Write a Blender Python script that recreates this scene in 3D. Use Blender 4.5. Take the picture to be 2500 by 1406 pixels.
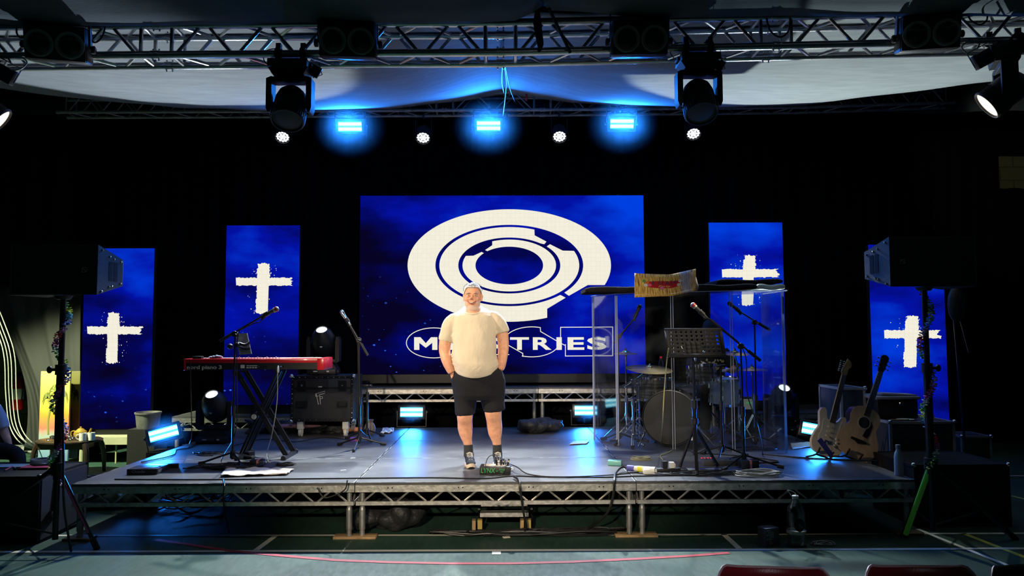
import bpy, bmesh, math, random
from mathutils import Vector, Matrix, noise
R = math.radians; PI = math.pi
random.seed(7)
sc = bpy.context.scene
for o in list(bpy.data.objects): bpy.data.objects.remove(o)
COL = sc.collection
# ---------------------------------------------------------------- camera
HC, FPX, PX, PY = 1.72, 1800.0, 2500, 1406
cam = bpy.data.cameras.new('camera'); cam.sensor_width = 36; cam.lens = FPX/PX*36; cam.clip_end = 100
co = bpy.data.objects.new('camera', cam); COL.objects.link(co)
CM = (Matrix.Rotation(-math.atan(20/FPX), 4, 'Z') @ Matrix.Rotation(PI/2+math.atan(112/FPX), 4, 'X') @ Matrix.Rotation(R(-.2), 4, 'Z'))
co.matrix_world = Matrix.Translation((0, 0, HC)) @ CM
sc.camera = co
def ray(px, py): return (CM.to_3x3() @ Vector(((px-PX/2)/FPX, -(py-PY/2)/FPX, -1)))
def W(px, py, Y):                       # the point at depth Y that the photo shows at this pixel
    d = ray(px, py); return Vector((0, 0, HC)) + d*(Y/d.y)
def F(px, py, z):                       # the point at height z that the photo shows at this pixel
    d = ray(px, py); return Vector((0, 0, HC)) + d*((z-HC)/d.z)
S = .47                                 # stage height
# ---------------------------------------------------------------- world, exposure
sc.view_settings.view_transform = 'Standard'; sc.view_settings.look = 'None'
sc.view_settings.exposure = 0; sc.view_settings.gamma = 1; sc.view_settings.use_curve_mapping = False
sc.cycles.max_bounces = 7; sc.cycles.diffuse_bounces = 3; sc.cycles.glossy_bounces = 4; sc.cycles.transmission_bounces = 7
sc.cycles.transparent_max_bounces = 12; sc.cycles.caustics_reflective = False; sc.cycles.caustics_refractive = False
sc.cycles.sample_clamp_indirect = 3
w = bpy.data.worlds.new('world'); sc.world = w; w.use_nodes = True
w.node_tree.nodes['Background'].inputs[0].default_value = (.25, .35, .5, 1); w.node_tree.nodes['Background'].inputs[1].default_value = .0035
# ---------------------------------------------------------------- lights (each sits at a lamp of the place)
def spot(name, loc, target, power, col, deg, blend=.3, r=.06):
    l = bpy.data.lights.new(name, 'SPOT'); l.energy = power; l.color = col; l.spot_size = R(deg); l.spot_blend = blend; l.shadow_soft_size = r
    o = bpy.data.objects.new(name, l); COL.objects.link(o); o.location = loc
    o.rotation_euler = (Vector(target)-Vector(loc)).to_track_quat('-Z', 'Y').to_euler(); return o
def area(name, loc, target, power, col, sx, sy):
    l = bpy.data.lights.new(name, 'AREA'); l.shape = 'RECTANGLE'; l.size = sx; l.size_y = sy; l.energy = power; l.color = col
    o = bpy.data.objects.new(name, l); COL.objects.link(o); o.location = loc
    o.rotation_euler = (Vector(target)-Vector(loc)).to_track_quat('-Z', 'Y').to_euler(); return o
WARM = (1, .80, .55); COOL = (.86, .93, 1)
# warm moving heads on the front truss, left and right, aimed at the middle of the stage
spot('warm_spot_left', W(2, 268, 5.5), (-.3, 7.2, 1.2), 900, WARM, 34, .6)
spot('warm_spot_right', W(2402, 240, 5.5), (-.1, 7.2, 1.1), 380, WARM, 34, .6)
# unseen front-of-house lamps behind the camera
spot('front_of_house_spot', (-1.6, -4.5, 4.2), (-.15, 7.4, 1.0), 3500, WARM, 22, .7, .1)
spot('front_of_house_cool_spot', (1.5, -4.5, 4.2), (-.1, 7.6, .9), 750, COOL, 26, .7, .1)
# white back lights
PARS = [(690, 336), (1033, 338), (1366, 335), (1693, 328)]
for i, (x, y) in enumerate(PARS):
    p = W(x, y, 9.75); spot('back_light', p + Vector((0, -.13, -.1)), (p.x*.7-.2, 5.3, 0), (850, 1500, 1400, 450)[i], (.88, .96, .97), (50, 62, 58, 50)[i], .5)
# beams of the floor moving heads on the ceiling cloth
# (positions match the lenses built below)
HEADS = {'floor': W(550, 968, 8.55), 'case': W(790, 822, 9.35), 'drum': W(1893, 962, 9.2)}
spot('beam_left', HEADS['floor']+Vector((0, -.05, .1)), W(380, 150, 7.0), 480, (.80, .90, 1), 62, .2, .03)
spot('beam_case', HEADS['case']+Vector((0, -.05, .1)), W(480, 190, 8.0), 240, (.82, .92, 1), 42, .35, .03)
spot('beam_right', HEADS['drum']+Vector((0, -.05, .1)), W(2130, 150, 7.0), 760, (.86, .97, .93), 68, .12, .02)
# blue strobes
BLUE = (.015, .22, 1)
for x, y in ((855, 309), (1193, 308), (1518, 302)):
    p = W(x, y, 9.75); area('strobe_beam', p+Vector((0, -.17, -.02)), (p.x, 6.5, 3.4), 75, BLUE, .33, .1)
for x, y, Y, t, e in ((1005, 1008, 10.1, (-1.0, 5, .3), 12), (1430, 1003, 10.1, (1.0, 7.2, .3), 20), (400, 1058, 8.7, (-2.5, 6.9, .8), 22), (1995, 1050, 8.3, (2.5, 6.7, .85), 14)):
    p = W(x, y, Y); spot('strobe_beam', p+Vector((0, -.09, 0)), t, e*9, BLUE, 84, .9, .12)
# work light at the side of the stage, left
spot('work_light', (-6.7, 7.9, 3.9), (-5.85, 9.8, 0), 2300, (.95, 1, .62), 60, .6, .08)
spot('house_light_right', (6.2, 8.0, 4.6), (8.3, 12, 4.3), 60, (1, .95, .7), 50, .4, .1)
# ---------------------------------------------------------------- materials
def nm(name):
    m = bpy.data.materials.new(name); m.use_nodes = True; nt = m.node_tree; return m, nt, nt.nodes['Principled BSDF']
def mat(name, c, rough=.6, metal=0, spec=.5, var=0, scale=8, bump=0, bscale=40, c2=None, emis=None, es=0, stretch=None, coat=0, trans=0, alpha=1, ior=1.45, sheen=0):
    m, nt, b = nm(name); b.inputs['Base Color'].default_value = (*c, 1); b.inputs['Roughness'].default_value = rough
    b.inputs['Metallic'].default_value = metal; b.inputs['Specular IOR Level'].default_value = spec; b.inputs['Coat Weight'].default_value = coat
    b.inputs['Transmission Weight'].default_value = trans; b.inputs['Alpha'].default_value = alpha; b.inputs['IOR'].default_value = ior
    b.inputs['Sheen Weight'].default_value = sheen
    if emis: b.inputs['Emission Color'].default_value = (*emis, 1); b.inputs['Emission Strength'].default_value = es
    if var or bump or c2:
        tc = nt.nodes.new('ShaderNodeTexCoord'); mp = nt.nodes.new('ShaderNodeMapping'); nt.links.new(tc.outputs['Object'], mp.inputs[0])
        if stretch: mp.inputs['Scale'].default_value = stretch
    if var or c2:
        n = nt.nodes.new('ShaderNodeTexNoise'); n.inputs['Scale'].default_value = scale; n.inputs['Detail'].default_value = 5; nt.links.new(mp.outputs[0], n.inputs[0])
        r = nt.nodes.new('ShaderNodeValToRGB'); r.color_ramp.elements[0].position = .35; r.color_ramp.elements[1].position = .65
        a = c2 if c2 else tuple(x*(1-var) for x in c); d = c if c2 else tuple(min(1, x*(1+var)) for x in c)
        r.color_ramp.elements[0].color = (*a, 1); r.color_ramp.elements[1].color = (*d, 1)
        nt.links.new(n.outputs[0], r.inputs[0]); nt.links.new(r.outputs[0], b.inputs['Base Color'])
    if bump:
        n = nt.nodes.new('ShaderNodeTexNoise'); n.inputs['Scale'].default_value = bscale; n.inputs['Detail'].default_value = 4; nt.links.new(mp.outputs[0], n.inputs[0])
        u = nt.nodes.new('ShaderNodeBump'); u.inputs['Strength'].default_value = bump; u.inputs['Distance'].default_value = .02; nt.links.new(n.outputs[0], u.inputs['Height']); nt.links.new(u.outputs[0], b.inputs['Normal'])
    return m
def emat(name, c, s):
    m = bpy.data.materials.new(name); m.use_nodes = True; nt = m.node_tree; nt.nodes.clear()
    e = nt.nodes.new('ShaderNodeEmission'); o = nt.nodes.new('ShaderNodeOutputMaterial'); e.inputs[0].default_value = (*c, 1); e.inputs[1].default_value = s
    nt.links.new(e.outputs[0], o.inputs[0]); return m
M = {}
M['black'] = mat('black_plastic', (.012, .012, .013), .45, bump=.1, bscale=200)
M['satin'] = mat('satin_black_metal', (.015, .016, .018), .3, metal=.3)
M['matte'] = mat('matte_black', (.01, .01, .011), .85)
M['alu'] = mat('aluminium', (.72, .72, .71), .26, metal=.85, var=.12, scale=14, bump=.05)
M['deckalu'] = mat('worn_aluminium', (.50, .49, .46), .42, metal=.85, var=.25, scale=20, bump=.1)
M['chrome'] = mat('chrome', (.75, .76, .78), .12, metal=1)
M['steel'] = mat('galvanised_steel', (.34, .34, .33), .5, metal=.8, var=.2, scale=12)
M['rubber'] = mat('black_rubber', (.012, .012, .012), .55)
M['cable'] = mat('cable_rubber', (.014, .014, .015), .42)
M['greycable'] = mat('grey_cable', (.32, .33, .30), .45)
M['whitecable'] = mat('white_cable', (.36, .38, .35), .5)
M['wood'] = mat('plywood', (.42, .27, .13), .6, var=.3, scale=10, stretch=(1, 8, 1), bump=.1)
M['darkwood'] = mat('dark_wood', (.035, .022, .015), .35, var=.3, scale=6, stretch=(1, 6, 1))
M['curtain'] = mat('black_drape', (.0045, .005, .0065), .95, spec=.1, bump=.15, bscale=90)
M['greydrape'] = mat('dark_grey_drape', (.055, .058, .055), .9, spec=.2, bump=.15, bscale=90)
M['cloth'] = mat('grey_ceiling_cloth', (.30, .33, .345), .9, spec=.1, var=.08, scale=3, bump=.25, bscale=30, stretch=(1, 4, 1))
M['skin'] = mat('skin', (.70, .35, .22), .5, var=.1, scale=30, bump=.08, bscale=120)
M['skin'].node_tree.nodes['Principled BSDF'].inputs['Subsurface Weight'].default_value = .08
M['cream'] = mat('cream_cotton', (.62, .54, .42), .9, var=.05, scale=5, bump=.9, bscale=5, sheen=.2, stretch=(1.6, 1, .8))
M['navy'] = mat('navy_jersey', (.005, .0055, .010), .9, var=.15, scale=6, bump=.3, bscale=12)
M['hair'] = mat('grey_hair', (.50, .51, .53), .75, var=.25, scale=60, bump=.6, bscale=90)
M['whiteplastic'] = mat('white_plastic', (.7, .7, .66), .4)
M['white'] = mat('white_paint', (.75, .74, .70), .5)
M['red'] = mat('red_lacquer', (.55, .012, .018), .3, coat=.3)
M['brass'] = mat('cymbal_bronze', (.50, .35, .16), .3, metal=1, var=.12, scale=4, bump=.1)
M['gold'] = mat('gold_glaze', (.75, .47, .08), .25, metal=.6)
M['edgealu'] = mat('brushed_edging', (.42, .43, .44), .4, metal=.35)
M['darkgrey'] = mat('dark_grey', (.05, .05, .055), .6)
M['carpet'] = mat('dark_carpet', (.028, .026, .028), 1, spec=.1, bump=1, bscale=160)
M['boxblack'] = mat('black_painted_ply', (.02, .022, .026), .6, bump=.4, bscale=140)
M['lenswhite'] = emat('white_lens_glow', (.93, .98, 1), 2.2)
M['lenswarm'] = emat('warm_lens_glow', (1, .86, .66), 1.6)
M['bluebar'] = emat('blue_strobe_glow', (.06, .62, 1), 2.6)
M['whitebar'] = emat('cyan_white_strobe_core', (.42, .93, 1), 2.4)
def glass_mat():
    m, nt, b = nm('clear_acrylic'); nt.nodes.remove(b)
    out = nt.nodes['Material Output']; t = nt.nodes.new('ShaderNodeBsdfTransparent'); g = nt.nodes.new('ShaderNodeBsdfGlossy'); mx = nt.nodes.new('ShaderNodeMixShader')
    t.inputs[0].default_value = (.93, .95, .97, 1); g.inputs['Roughness'].default_value = .04
    fr = nt.nodes.new('ShaderNodeFresnel'); fr.inputs[0].default_value = 1.45; fm = nt.nodes.new('ShaderNodeMath'); fm.operation = 'MULTIPLY'; fm.inputs[1].default_value = .42; nt.links.new(fr.outputs[0], fm.inputs[0]); nt.links.new(fm.outputs[0], mx.inputs[0])
    nt.links.new(t.outputs[0], mx.inputs[1]); nt.links.new(g.outputs[0], mx.inputs[2])
    d = nt.nodes.new('ShaderNodeBsdfDiffuse'); d.inputs[0].default_value = (.6, .68, .8, 1)
    tc = nt.nodes.new('ShaderNodeTexCoord'); n = nt.nodes.new('ShaderNodeTexNoise'); n.inputs['Scale'].default_value = 3; n.inputs['Detail'].default_value = 8; nt.links.new(tc.outputs['Object'], n.inputs[0])
    r = nt.nodes.new('ShaderNodeMapRange'); r.inputs[1].default_value = .4; r.inputs[2].default_value = .8; r.inputs[3].default_value = .0; r.inputs[4].default_value = .035; nt.links.new(n.outputs[0], r.inputs[0])
    m2 = nt.nodes.new('ShaderNodeMixShader'); nt.links.new(r.outputs[0], m2.inputs[0]); nt.links.new(mx.outputs[0], m2.inputs[1]); nt.links.new(d.outputs[0], m2.inputs[2])
    nt.links.new(m2.outputs[0], out.inputs[0]); return m
M['acrylic'] = glass_mat()
M['edge'] = mat('frosted_acrylic_edge', (.62, .68, .82), .25, alpha=.45)
def ramp_mat(name, stops, axis='Z', rough=.5):                        # bands of colour along the object's height
    m, nt, b = nm(name); b.inputs['Roughness'].default_value = rough
    tc = nt.nodes.new('ShaderNodeTexCoord'); sp = nt.nodes.new('ShaderNodeSeparateXYZ'); nt.links.new(tc.outputs['Generated'], sp.inputs[0])
    n = nt.nodes.new('ShaderNodeTexNoise'); n.inputs['Scale'].default_value = 5; n.inputs['Detail'].default_value = 4; nt.links.new(tc.outputs['Generated'], n.inputs[0])
    a = nt.nodes.new('ShaderNodeMath'); a.operation = 'MULTIPLY_ADD'; a.inputs[1].default_value = .12; nt.links.new(n.outputs[0], a.inputs[0]); nt.links.new(sp.outputs[axis], a.inputs[2])
    r = nt.nodes.new('ShaderNodeValToRGB'); el = r.color_ramp.elements
    while len(el) < len(stops): el.new(.5)
    for e, (p, c) in zip(el, stops): e.position = p; e.color = (*c, 1)
    nt.links.new(a.outputs[0], r.inputs[0]); nt.links.new(r.outputs[0], b.inputs['Base Color']); return m
def deck_mat():
    m, nt, b = nm('worn_black_deck_ply'); N = nt.nodes.new; L = nt.links.new
    tc = N('ShaderNodeTexCoord'); n = N('ShaderNodeTexNoise'); n.inputs['Scale'].default_value = 1.6; n.inputs['Detail'].default_value = 8; n.inputs['Roughness'].default_value = .65
    mp = N('ShaderNodeMapping'); mp.inputs['Scale'].default_value = (1, 2.2, 1); L(tc.outputs['Object'], mp.inputs[0]); L(mp.outputs[0], n.inputs[0])
    r = N('ShaderNodeValToRGB'); e = r.color_ramp.elements; e[0].position = .3; e[0].color = (.045, .046, .05, 1); e[1].position = .7; e[1].color = (.11, .111, .115, 1); L(n.outputs[0], r.inputs[0])
    s = N('ShaderNodeTexNoise'); s.inputs['Scale'].default_value = 24; s.inputs['Detail'].default_value = 6; m2 = N('ShaderNodeMapping'); m2.inputs['Scale'].default_value = (.25, 2, 1); L(tc.outputs['Object'], m2.inputs[0]); L(m2.outputs[0], s.inputs[0])
    r2 = N('ShaderNodeValToRGB'); r2.color_ramp.elements[0].position = .68; r2.color_ramp.elements[1].position = .74; L(s.outputs[0], r2.inputs[0])
    mx = N('ShaderNodeMix'); mx.data_type = 'RGBA'; mx.inputs['B'].default_value = (.3, .3, .29, 1); L(r2.outputs[0], mx.inputs['Factor']); L(r.outputs[0], mx.inputs['A']); L(mx.outputs['Result'], b.inputs['Base Color'])
    rr = N('ShaderNodeMapRange'); rr.inputs[3].default_value = .32; rr.inputs[4].default_value = .55; L(n.outputs[0], rr.inputs[0]); L(rr.outputs[0], b.inputs['Roughness'])
    u = N('ShaderNodeBump'); u.inputs['Strength'].default_value = .12; u.inputs['Distance'].default_value = .01; L(s.outputs[0], u.inputs['Height']); L(u.outputs[0], b.inputs['Normal']); return m
M['deck'] = deck_mat()
def screen_mat(name, seed, bright, dots):
    m = bpy.data.materials.new(name); m.use_nodes = True; nt = m.node_tree; nt.nodes.clear(); N = nt.nodes.new; L = nt.links.new
    out = N('ShaderNodeOutputMaterial'); em = N('ShaderNodeEmission'); tc = N('ShaderNodeTexCoord')
    mp = N('ShaderNodeMapping'); mp.inputs['Location'].default_value = (seed, 0, seed*.7); mp.inputs['Scale'].default_value = (.5, 1, 1.1); L(tc.outputs['Object'], mp.inputs[0])
    n = N('ShaderNodeTexNoise'); n.inputs['Scale'].default_value = 1.3; n.inputs['Detail'].default_value = 5; n.inputs['Roughness'].default_value = .5; L(mp.outputs[0], n.inputs[0])
    sp = N('ShaderNodeSeparateXYZ'); L(tc.outputs['Generated'], sp.inputs[0])
    a = N('ShaderNodeMath'); a.operation = 'MULTIPLY_ADD'; a.inputs[1].default_value = bright[0]; L(sp.outputs['X'], a.inputs[0]); L(n.outputs[0], a.inputs[2])
    a2 = N('ShaderNodeMath'); a2.operation = 'MULTIPLY_ADD'; a2.inputs[1].default_value = bright[1]; L(sp.outputs['Z'], a2.inputs[0]); L(a.outputs[0], a2.inputs[2])
    a3 = N('ShaderNodeMath'); a3.operation = 'ADD'; a3.inputs[1].default_value = bright[2]; L(a2.outputs[0], a3.inputs[0])
    r = N('ShaderNodeValToRGB'); el = r.color_ramp.elements; el[0].position = .38; el[0].color = (.002, .001, .018, 1); el[1].position = .88; el[1].color = (.0, .05, .75, 1)
    k = el.new(.52); k.color = (.001, .002, .10, 1); k = el.new(.68); k.color = (.001, .006, .38, 1); L(a3.outputs[0], r.inputs[0])
    v = N('ShaderNodeTexVoronoi'); v.inputs['Scale'].default_value = 16; m3 = N('ShaderNodeMapping'); m3.inputs['Scale'].default_value = (.8, 1, 1.2); m3.inputs['Location'].default_value = (seed, 3, 0); L(tc.outputs['Object'], m3.inputs[0]); L(m3.outputs[0], v.inputs[0])
    c = N('ShaderNodeSeparateColor'); L(v.outputs['Color'], c.inputs[0])
    sz = N('ShaderNodeMath'); sz.operation = 'POWER'; sz.inputs[1].default_value = 3.5; L(c.outputs[0], sz.inputs[0])
    s2 = N('ShaderNodeMath'); s2.operation = 'MULTIPLY'; s2.inputs[1].default_value = .27; L(sz.outputs[0], s2.inputs[0])
    lt = N('ShaderNodeMath'); lt.operation = 'LESS_THAN'; L(v.outputs['Distance'], lt.inputs[0]); L(s2.outputs[0], lt.inputs[1])
    zr = N('ShaderNodeMapRange'); zr.inputs[1].default_value = .58; zr.inputs[2].default_value = .2; L(sp.outputs['Z'], zr.inputs[0])
    xr = N('ShaderNodeMapRange'); xr.inputs[1].default_value = dots; xr.inputs[2].default_value = 0; L(sp.outputs['X'], xr.inputs[0])
    f = N('ShaderNodeMath'); f.operation = 'MULTIPLY'; L(zr.outputs[0], f.inputs[0]); L(xr.outputs[0], f.inputs[1])
    f2 = N('ShaderNodeMath'); f2.operation = 'MULTIPLY'; L(lt.outputs[0], f2.inputs[0]); L(f.outputs[0], f2.inputs[1])
    f3 = N('ShaderNodeMath'); f3.operation = 'MULTIPLY'; L(f2.outputs[0], f3.inputs[0]); L(c.outputs[1], f3.inputs[1])
    mx = N('ShaderNodeMix'); mx.data_type = 'RGBA'; mx.inputs['B'].default_value = (.03, .13, .9, 1); L(f3.outputs[0], mx.inputs['Factor']); L(r.outputs[0], mx.inputs['A'])
    L(mx.outputs['Result'], em.inputs[0]); em.inputs[1].default_value = 1.0; L(em.outputs[0], out.inputs[0]); return m
def led_white():
    m = bpy.data.materials.new('led_white_pixels'); m.use_nodes = True; nt = m.node_tree; nt.nodes.clear(); N = nt.nodes.new; L = nt.links.new
    out = N('ShaderNodeOutputMaterial'); em = N('ShaderNodeEmission'); tc = N('ShaderNodeTexCoord'); b = N('ShaderNodeTexBrick'); b.offset = 0
    mp = N('ShaderNodeMapping'); mp.inputs['Rotation'].default_value = (PI/2, 0, 0); L(tc.outputs['Object'], mp.inputs[0]); L(mp.outputs[0], b.inputs[0])
    b.inputs['Scale'].default_value = 1; b.inputs['Brick Width'].default_value = .0625; b.inputs['Row Height'].default_value = .0625; b.inputs['Mortar Size'].default_value = .002
    b.inputs['Color1'].default_value = (.93, .89, .74, 1); b.inputs['Color2'].default_value = (.90, .865, .72, 1); b.inputs['Mortar'].default_value = (.82, .79, .66, 1)
    L(b.outputs[0], em.inputs[0]); em.inputs[1].default_value = .98; L(em.outputs[0], out.inputs[0]); return m
M['ledwhite'] = led_white()
# ---------------------------------------------------------------- mesh builder
def V(*a): return Vector(a) if len(a) > 1 else Vector(a[0])
class MB:
    def __init__(s): s.v = []; s.f = []; s.m = []; s.k = 0
    def add(s, vs, fs, T=None):
        b = len(s.v); s.v += [(T @ Vector(v)) if T else Vector(v) for v in vs]; s.f += [[i+b for i in f] for f in fs]; s.m += [s.k]*len(fs); return s
    def box(s, c, d, rot=None, T=None, bev=0):
        x, y, z = (k/2 for k in d); A = Matrix.Translation(V(c)) @ (rot.to_4x4() if rot else Matrix.Identity(4)); A = T @ A if T else A
        if bev:
            bm = bmesh.new(); bmesh.ops.create_cube(bm, size=1); bmesh.ops.scale(bm, vec=d, verts=bm.verts)
            bmesh.ops.bevel(bm, geom=list(bm.edges), offset=bev, segments=2, affect='EDGES', profile=.5)
            bm.verts.index_update(); s.add([v.co.copy() for v in bm.verts], [[v.index for v in f.verts] for f in bm.faces], A); bm.free(); return s
        return s.add([(-x, -y, -z), (x, -y, -z), (x, y, -z), (-x, y, -z), (-x, -y, z), (x, -y, z), (x, y, z), (-x, y, z)],
                     [[0, 3, 2, 1], [4, 5, 6, 7], [0, 1, 5, 4], [1, 2, 6, 5], [2, 3, 7, 6], [3, 0, 4, 7]], A)
    def b2(s, a, b, bev=0): return s.box([(p+q)/2 for p, q in zip(a, b)], [abs(p-q) for p, q in zip(a, b)], bev=bev)
    def cyl(s, p, q, r, r2=None, n=12, T=None, caps=True):
        p, q = V(p), V(q); r2 = r if r2 is None else r2; d = (q-p).normalized(); a = d.orthogonal().normalized(); b = d.cross(a)
        vs = [p+(a*math.cos(t)+b*math.sin(t))*r for t in [2*PI*i/n for i in range(n)]]+[q+(a*math.cos(t)+b*math.sin(t))*r2 for t in [2*PI*i/n for i in range(n)]]
        fs = [[i, (i+1) % n, n+(i+1) % n, n+i] for i in range(n)]
        if caps: fs += [list(range(n))[::-1], list(range(n, 2*n))]
        return s.add(vs, fs, T)
    def bar(s, p, q, w, h, up=(0, 0, 1)):                       # rectangular bar from p to q
        p, q = V(p), V(q); d = (q-p).normalized(); u = V(up); a = d.cross(u)
        if a.length < 1e-4: a = d.orthogonal()
        a.normalize(); b = a.cross(d); a *= w/2; b *= h/2
        return s.add([p-a-b, p+a-b, p+a+b, p-a+b, q-a-b, q+a-b, q+a+b, q-a+b], [[0, 1, 2, 3], [7, 6, 5, 4], [0, 4, 5, 1], [1, 5, 6, 2], [2, 6, 7, 3], [3, 7, 4, 0]])
    def tube(s, pts, r, n=6, T=None, smooth=0):
        pts = [V(p) for p in pts]
        if smooth:
            P = [pts[0]]+pts+[pts[-1]]; o = []
            for i in range(1, len(P)-2):
                for j in range(smooth):
                    t = j/smooth; o.append(.5*((2*P[i])+(P[i+1]-P[i-1])*t+(2*P[i-1]-5*P[i]+4*P[i+1]-P[i+2])*t*t+(-P[i-1]+3*P[i]-3*P[i+1]+P[i+2])*t**3))
            pts = o+[pts[-1]]
        rs = r if isinstance(r, (list, tuple)) else [r]*len(pts)
        if isinstance(r, (list, tuple)) and len(r) != len(pts): rs = [r[min(len(r)-2, int(q))]*(1-(q-min(len(r)-2, int(q))))+r[min(len(r)-2, int(q))+1]*(q-min(len(r)-2, int(q))) for q in [i*(len(r)-1)/(len(pts)-1) for i in range(len(pts))]]
        a = None; vs = []
        for i, p in enumerate(pts):
            d = (pts[min(i+1, len(pts)-1)]-pts[max(i-1, 0)])
            if d.length < 1e-7: d = Vector((0, 0, 1))
            d.normalize()
            a = d.orthogonal() if a is None else a-d*a.dot(d)
            if a.length < 1e-5: a = d.orthogonal()
            a = a.normalized(); b = d.cross(a); vs += [p+(a*math.cos(2*PI*k/n)+b*math.sin(2*PI*k/n))*rs[i] for k in range(n)]
        m = len(pts); fs = [[i*n+k, i*n+(k+1) % n, (i+1)*n+(k+1) % n, (i+1)*n+k] for i in range(m-1) for k in range(n)]+[list(range(n))[::-1], list(range((m-1)*n, m*n))]
        return s.add(vs, fs, T)
    def lathe(s, prof, c=(0, 0, 0), axis=(0, 0, 1), n=24, sx=1, sy=1, T=None):     # prof: [(r, h)]
        q = Vector((0, 0, 1)).rotation_difference(V(axis)).to_matrix().to_4x4(); A = Matrix.Translation(V(c)) @ q; A = T @ A if T else A
        vs = [(r*math.cos(2*PI*k/n)*sx, r*math.sin(2*PI*k/n)*sy, h) for r, h in prof for k in range(n)]
        m = len(prof); fs = [[i*n+k, i*n+(k+1) % n, (i+1)*n+(k+1) % n, (i+1)*n+k] for i in range(m-1) for k in range(n)]
        if prof[0][0] > 1e-6: fs.append(list(range(n))[::-1])
        if prof[-1][0] > 1e-6: fs.append(list(range((m-1)*n, m*n)))
        return s.add(vs, fs, A)
    def ell(s, c, r, rot=None, nu=16, nv=10, T=None):
        if not hasattr(r, '__len__'): r = (r, r, r)
        A = Matrix.Translation(V(c)) @ (rot.to_4x4() if rot else Matrix.Identity(4)); A = T @ A if T else A
        vs = [(0, 0, -r[2])]+[(r[0]*math.cos(2*PI*k/nu)*math.cos(t), r[1]*math.sin(2*PI*k/nu)*math.cos(t), r[2]*math.sin(t)) for t in [-PI/2+PI*j/nv for j in range(1, nv)] for k in range(nu)]+[(0, 0, r[2])]
        e = len(vs)-1; fs = [[0, 1+(k+1) % nu, 1+k] for k in range(nu)]+[[1+j*nu+k, 1+j*nu+(k+1) % nu, 1+(j+1)*nu+(k+1) % nu, 1+(j+1)*nu+k] for j in range(nv-2) for k in range(nu)]+[[e, 1+(nv-2)*nu+k, 1+(nv-2)*nu+(k+1) % nu] for k in range(nu)]
        return s.add(vs, fs, A)
    def prism(s, poly, depth, T=None):                          # poly in local xz (faces -y), depth along +y
        n = len(poly); vs = [(x, 0, z) for x, z in poly]+[(x, depth, z) for x, z in poly]
        if depth == 0: return s.add(vs[:n], [list(range(n))], T)
        return s.add(vs, [list(range(n)), list(range(2*n-1, n-1, -1))]+[[i, n+i, n+(i+1) % n, (i+1) % n] for i in range(n)], T)
    def grid(s, f, nu, nv, T=None, thick=0):
        vs = [V(f(i/nu, j/nv)) for j in range(nv+1) for i in range(nu+1)]
        fs = [[j*(nu+1)+i, j*(nu+1)+i+1, (j+1)*(nu+1)+i+1, (j+1)*(nu+1)+i] for j in range(nv) for i in range(nu)]
        return s.add(vs, fs, T)
    def text(s, t, w, h, depth=.002, T=None, bold=0, shear=0, flat=False):     # fitted to w x h, centred, facing -y
        c = bpy.data.curves.new('t', 'FONT'); c.body = t; c.size = 1; c.offset = bold; c.shear = shear; c.resolution_u = 3; c.extrude = 0 if flat else .02
        o = bpy.data.objects.new('t', c); COL.objects.link(o); dg = bpy.context.evaluated_depsgraph_get(); me = bpy.data.meshes.new_from_object(o.evaluated_get(dg))
        vs = [v.co.copy() for v in me.vertices]; fs = [list(p.vertices) for p in me.polygons]
        bpy.data.objects.remove(o); bpy.data.curves.remove(c); bpy.data.meshes.remove(me)
        x0 = min(v.x for v in vs); x1 = max(v.x for v in vs); y0 = min(v.y for v in vs); y1 = max(v.y for v in vs)
        return s.add([((v.x-(x0+x1)/2)/(x1-x0)*w, -v.z/.04*depth, (v.y-(y0+y1)/2)/(y1-y0)*h) for v in vs], fs, T)
    def build(s, name, m, parent=None, label=None, smooth=35, origin=None, solid=0, subd=0):
        if origin is None:
            xs = [v.x for v in s.v]; ys = [v.y for v in s.v]; zs = [v.z for v in s.v]
            origin = Vector(((min(xs)+max(xs))/2, (min(ys)+max(ys))/2, min(zs))) if parent is None else wloc(parent)
        if parent is not None: origin = wloc(parent)
        me = bpy.data.meshes.new(name); me.from_pydata([v-origin for v in s.v], [], s.f); me.validate()
        ms = m if isinstance(m, (list, tuple)) else [m]
        for q in ms: me.materials.append(M[q] if isinstance(q, str) else q)
        if len(ms) > 1 and len(me.polygons) == len(s.m): me.polygons.foreach_set('material_index', s.m)
        bm = bmesh.new(); bm.from_mesh(me); bmesh.ops.recalc_face_normals(bm, faces=bm.faces); bm.to_mesh(me); bm.free()
        me.polygons.foreach_set('use_smooth', [True]*len(me.polygons)); me.set_sharp_from_angle(angle=R(smooth)); me.update()
        o = bpy.data.objects.new(name, me); COL.objects.link(o)
        if parent is None: o.location = origin
        else: o.parent = parent
        if label: o['label'] = label
        if solid: q = o.modifiers.new('thickness', 'SOLIDIFY'); q.thickness = solid; q.offset = 0
        if subd: q = o.modifiers.new('subd', 'SUBSURF'); q.levels = subd; q.render_levels = subd
        return o
def wloc(o):
    p = Vector((0, 0, 0))
    while o is not None: p += o.location; o = o.parent
    return p
def thing(name, label, cat, loc=(0, 0, 0), group=None):
    o = bpy.data.objects.new(name, None); COL.objects.link(o); o.location = loc; o.empty_display_size = .1; return tag(o, label, cat, group)
def tag(o, label, cat, group=None, kind=None):
    o['label'] = label; o['category'] = cat
    if group: o['group'] = group
    if kind: o['kind'] = kind
    return o
def struct(o): o['kind'] = 'structure'; return o
KIDS = {}
def dup(root, loc=None, rz=None, label=None, group=None):
    allo = list(bpy.data.objects)
    def cp(o, par):
        c = o.copy(); COL.objects.link(c)
        if par is not None: c.parent = par
        for ch in allo:
            if ch.parent == o: cp(ch, c)
        return c
    r = cp(root, None)
    if loc is not None: r.location = loc
    if rz is not None: r.rotation_euler = (0, 0, rz)
    if label: r['label'] = label
    if group: r['group'] = group
    return r
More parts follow.
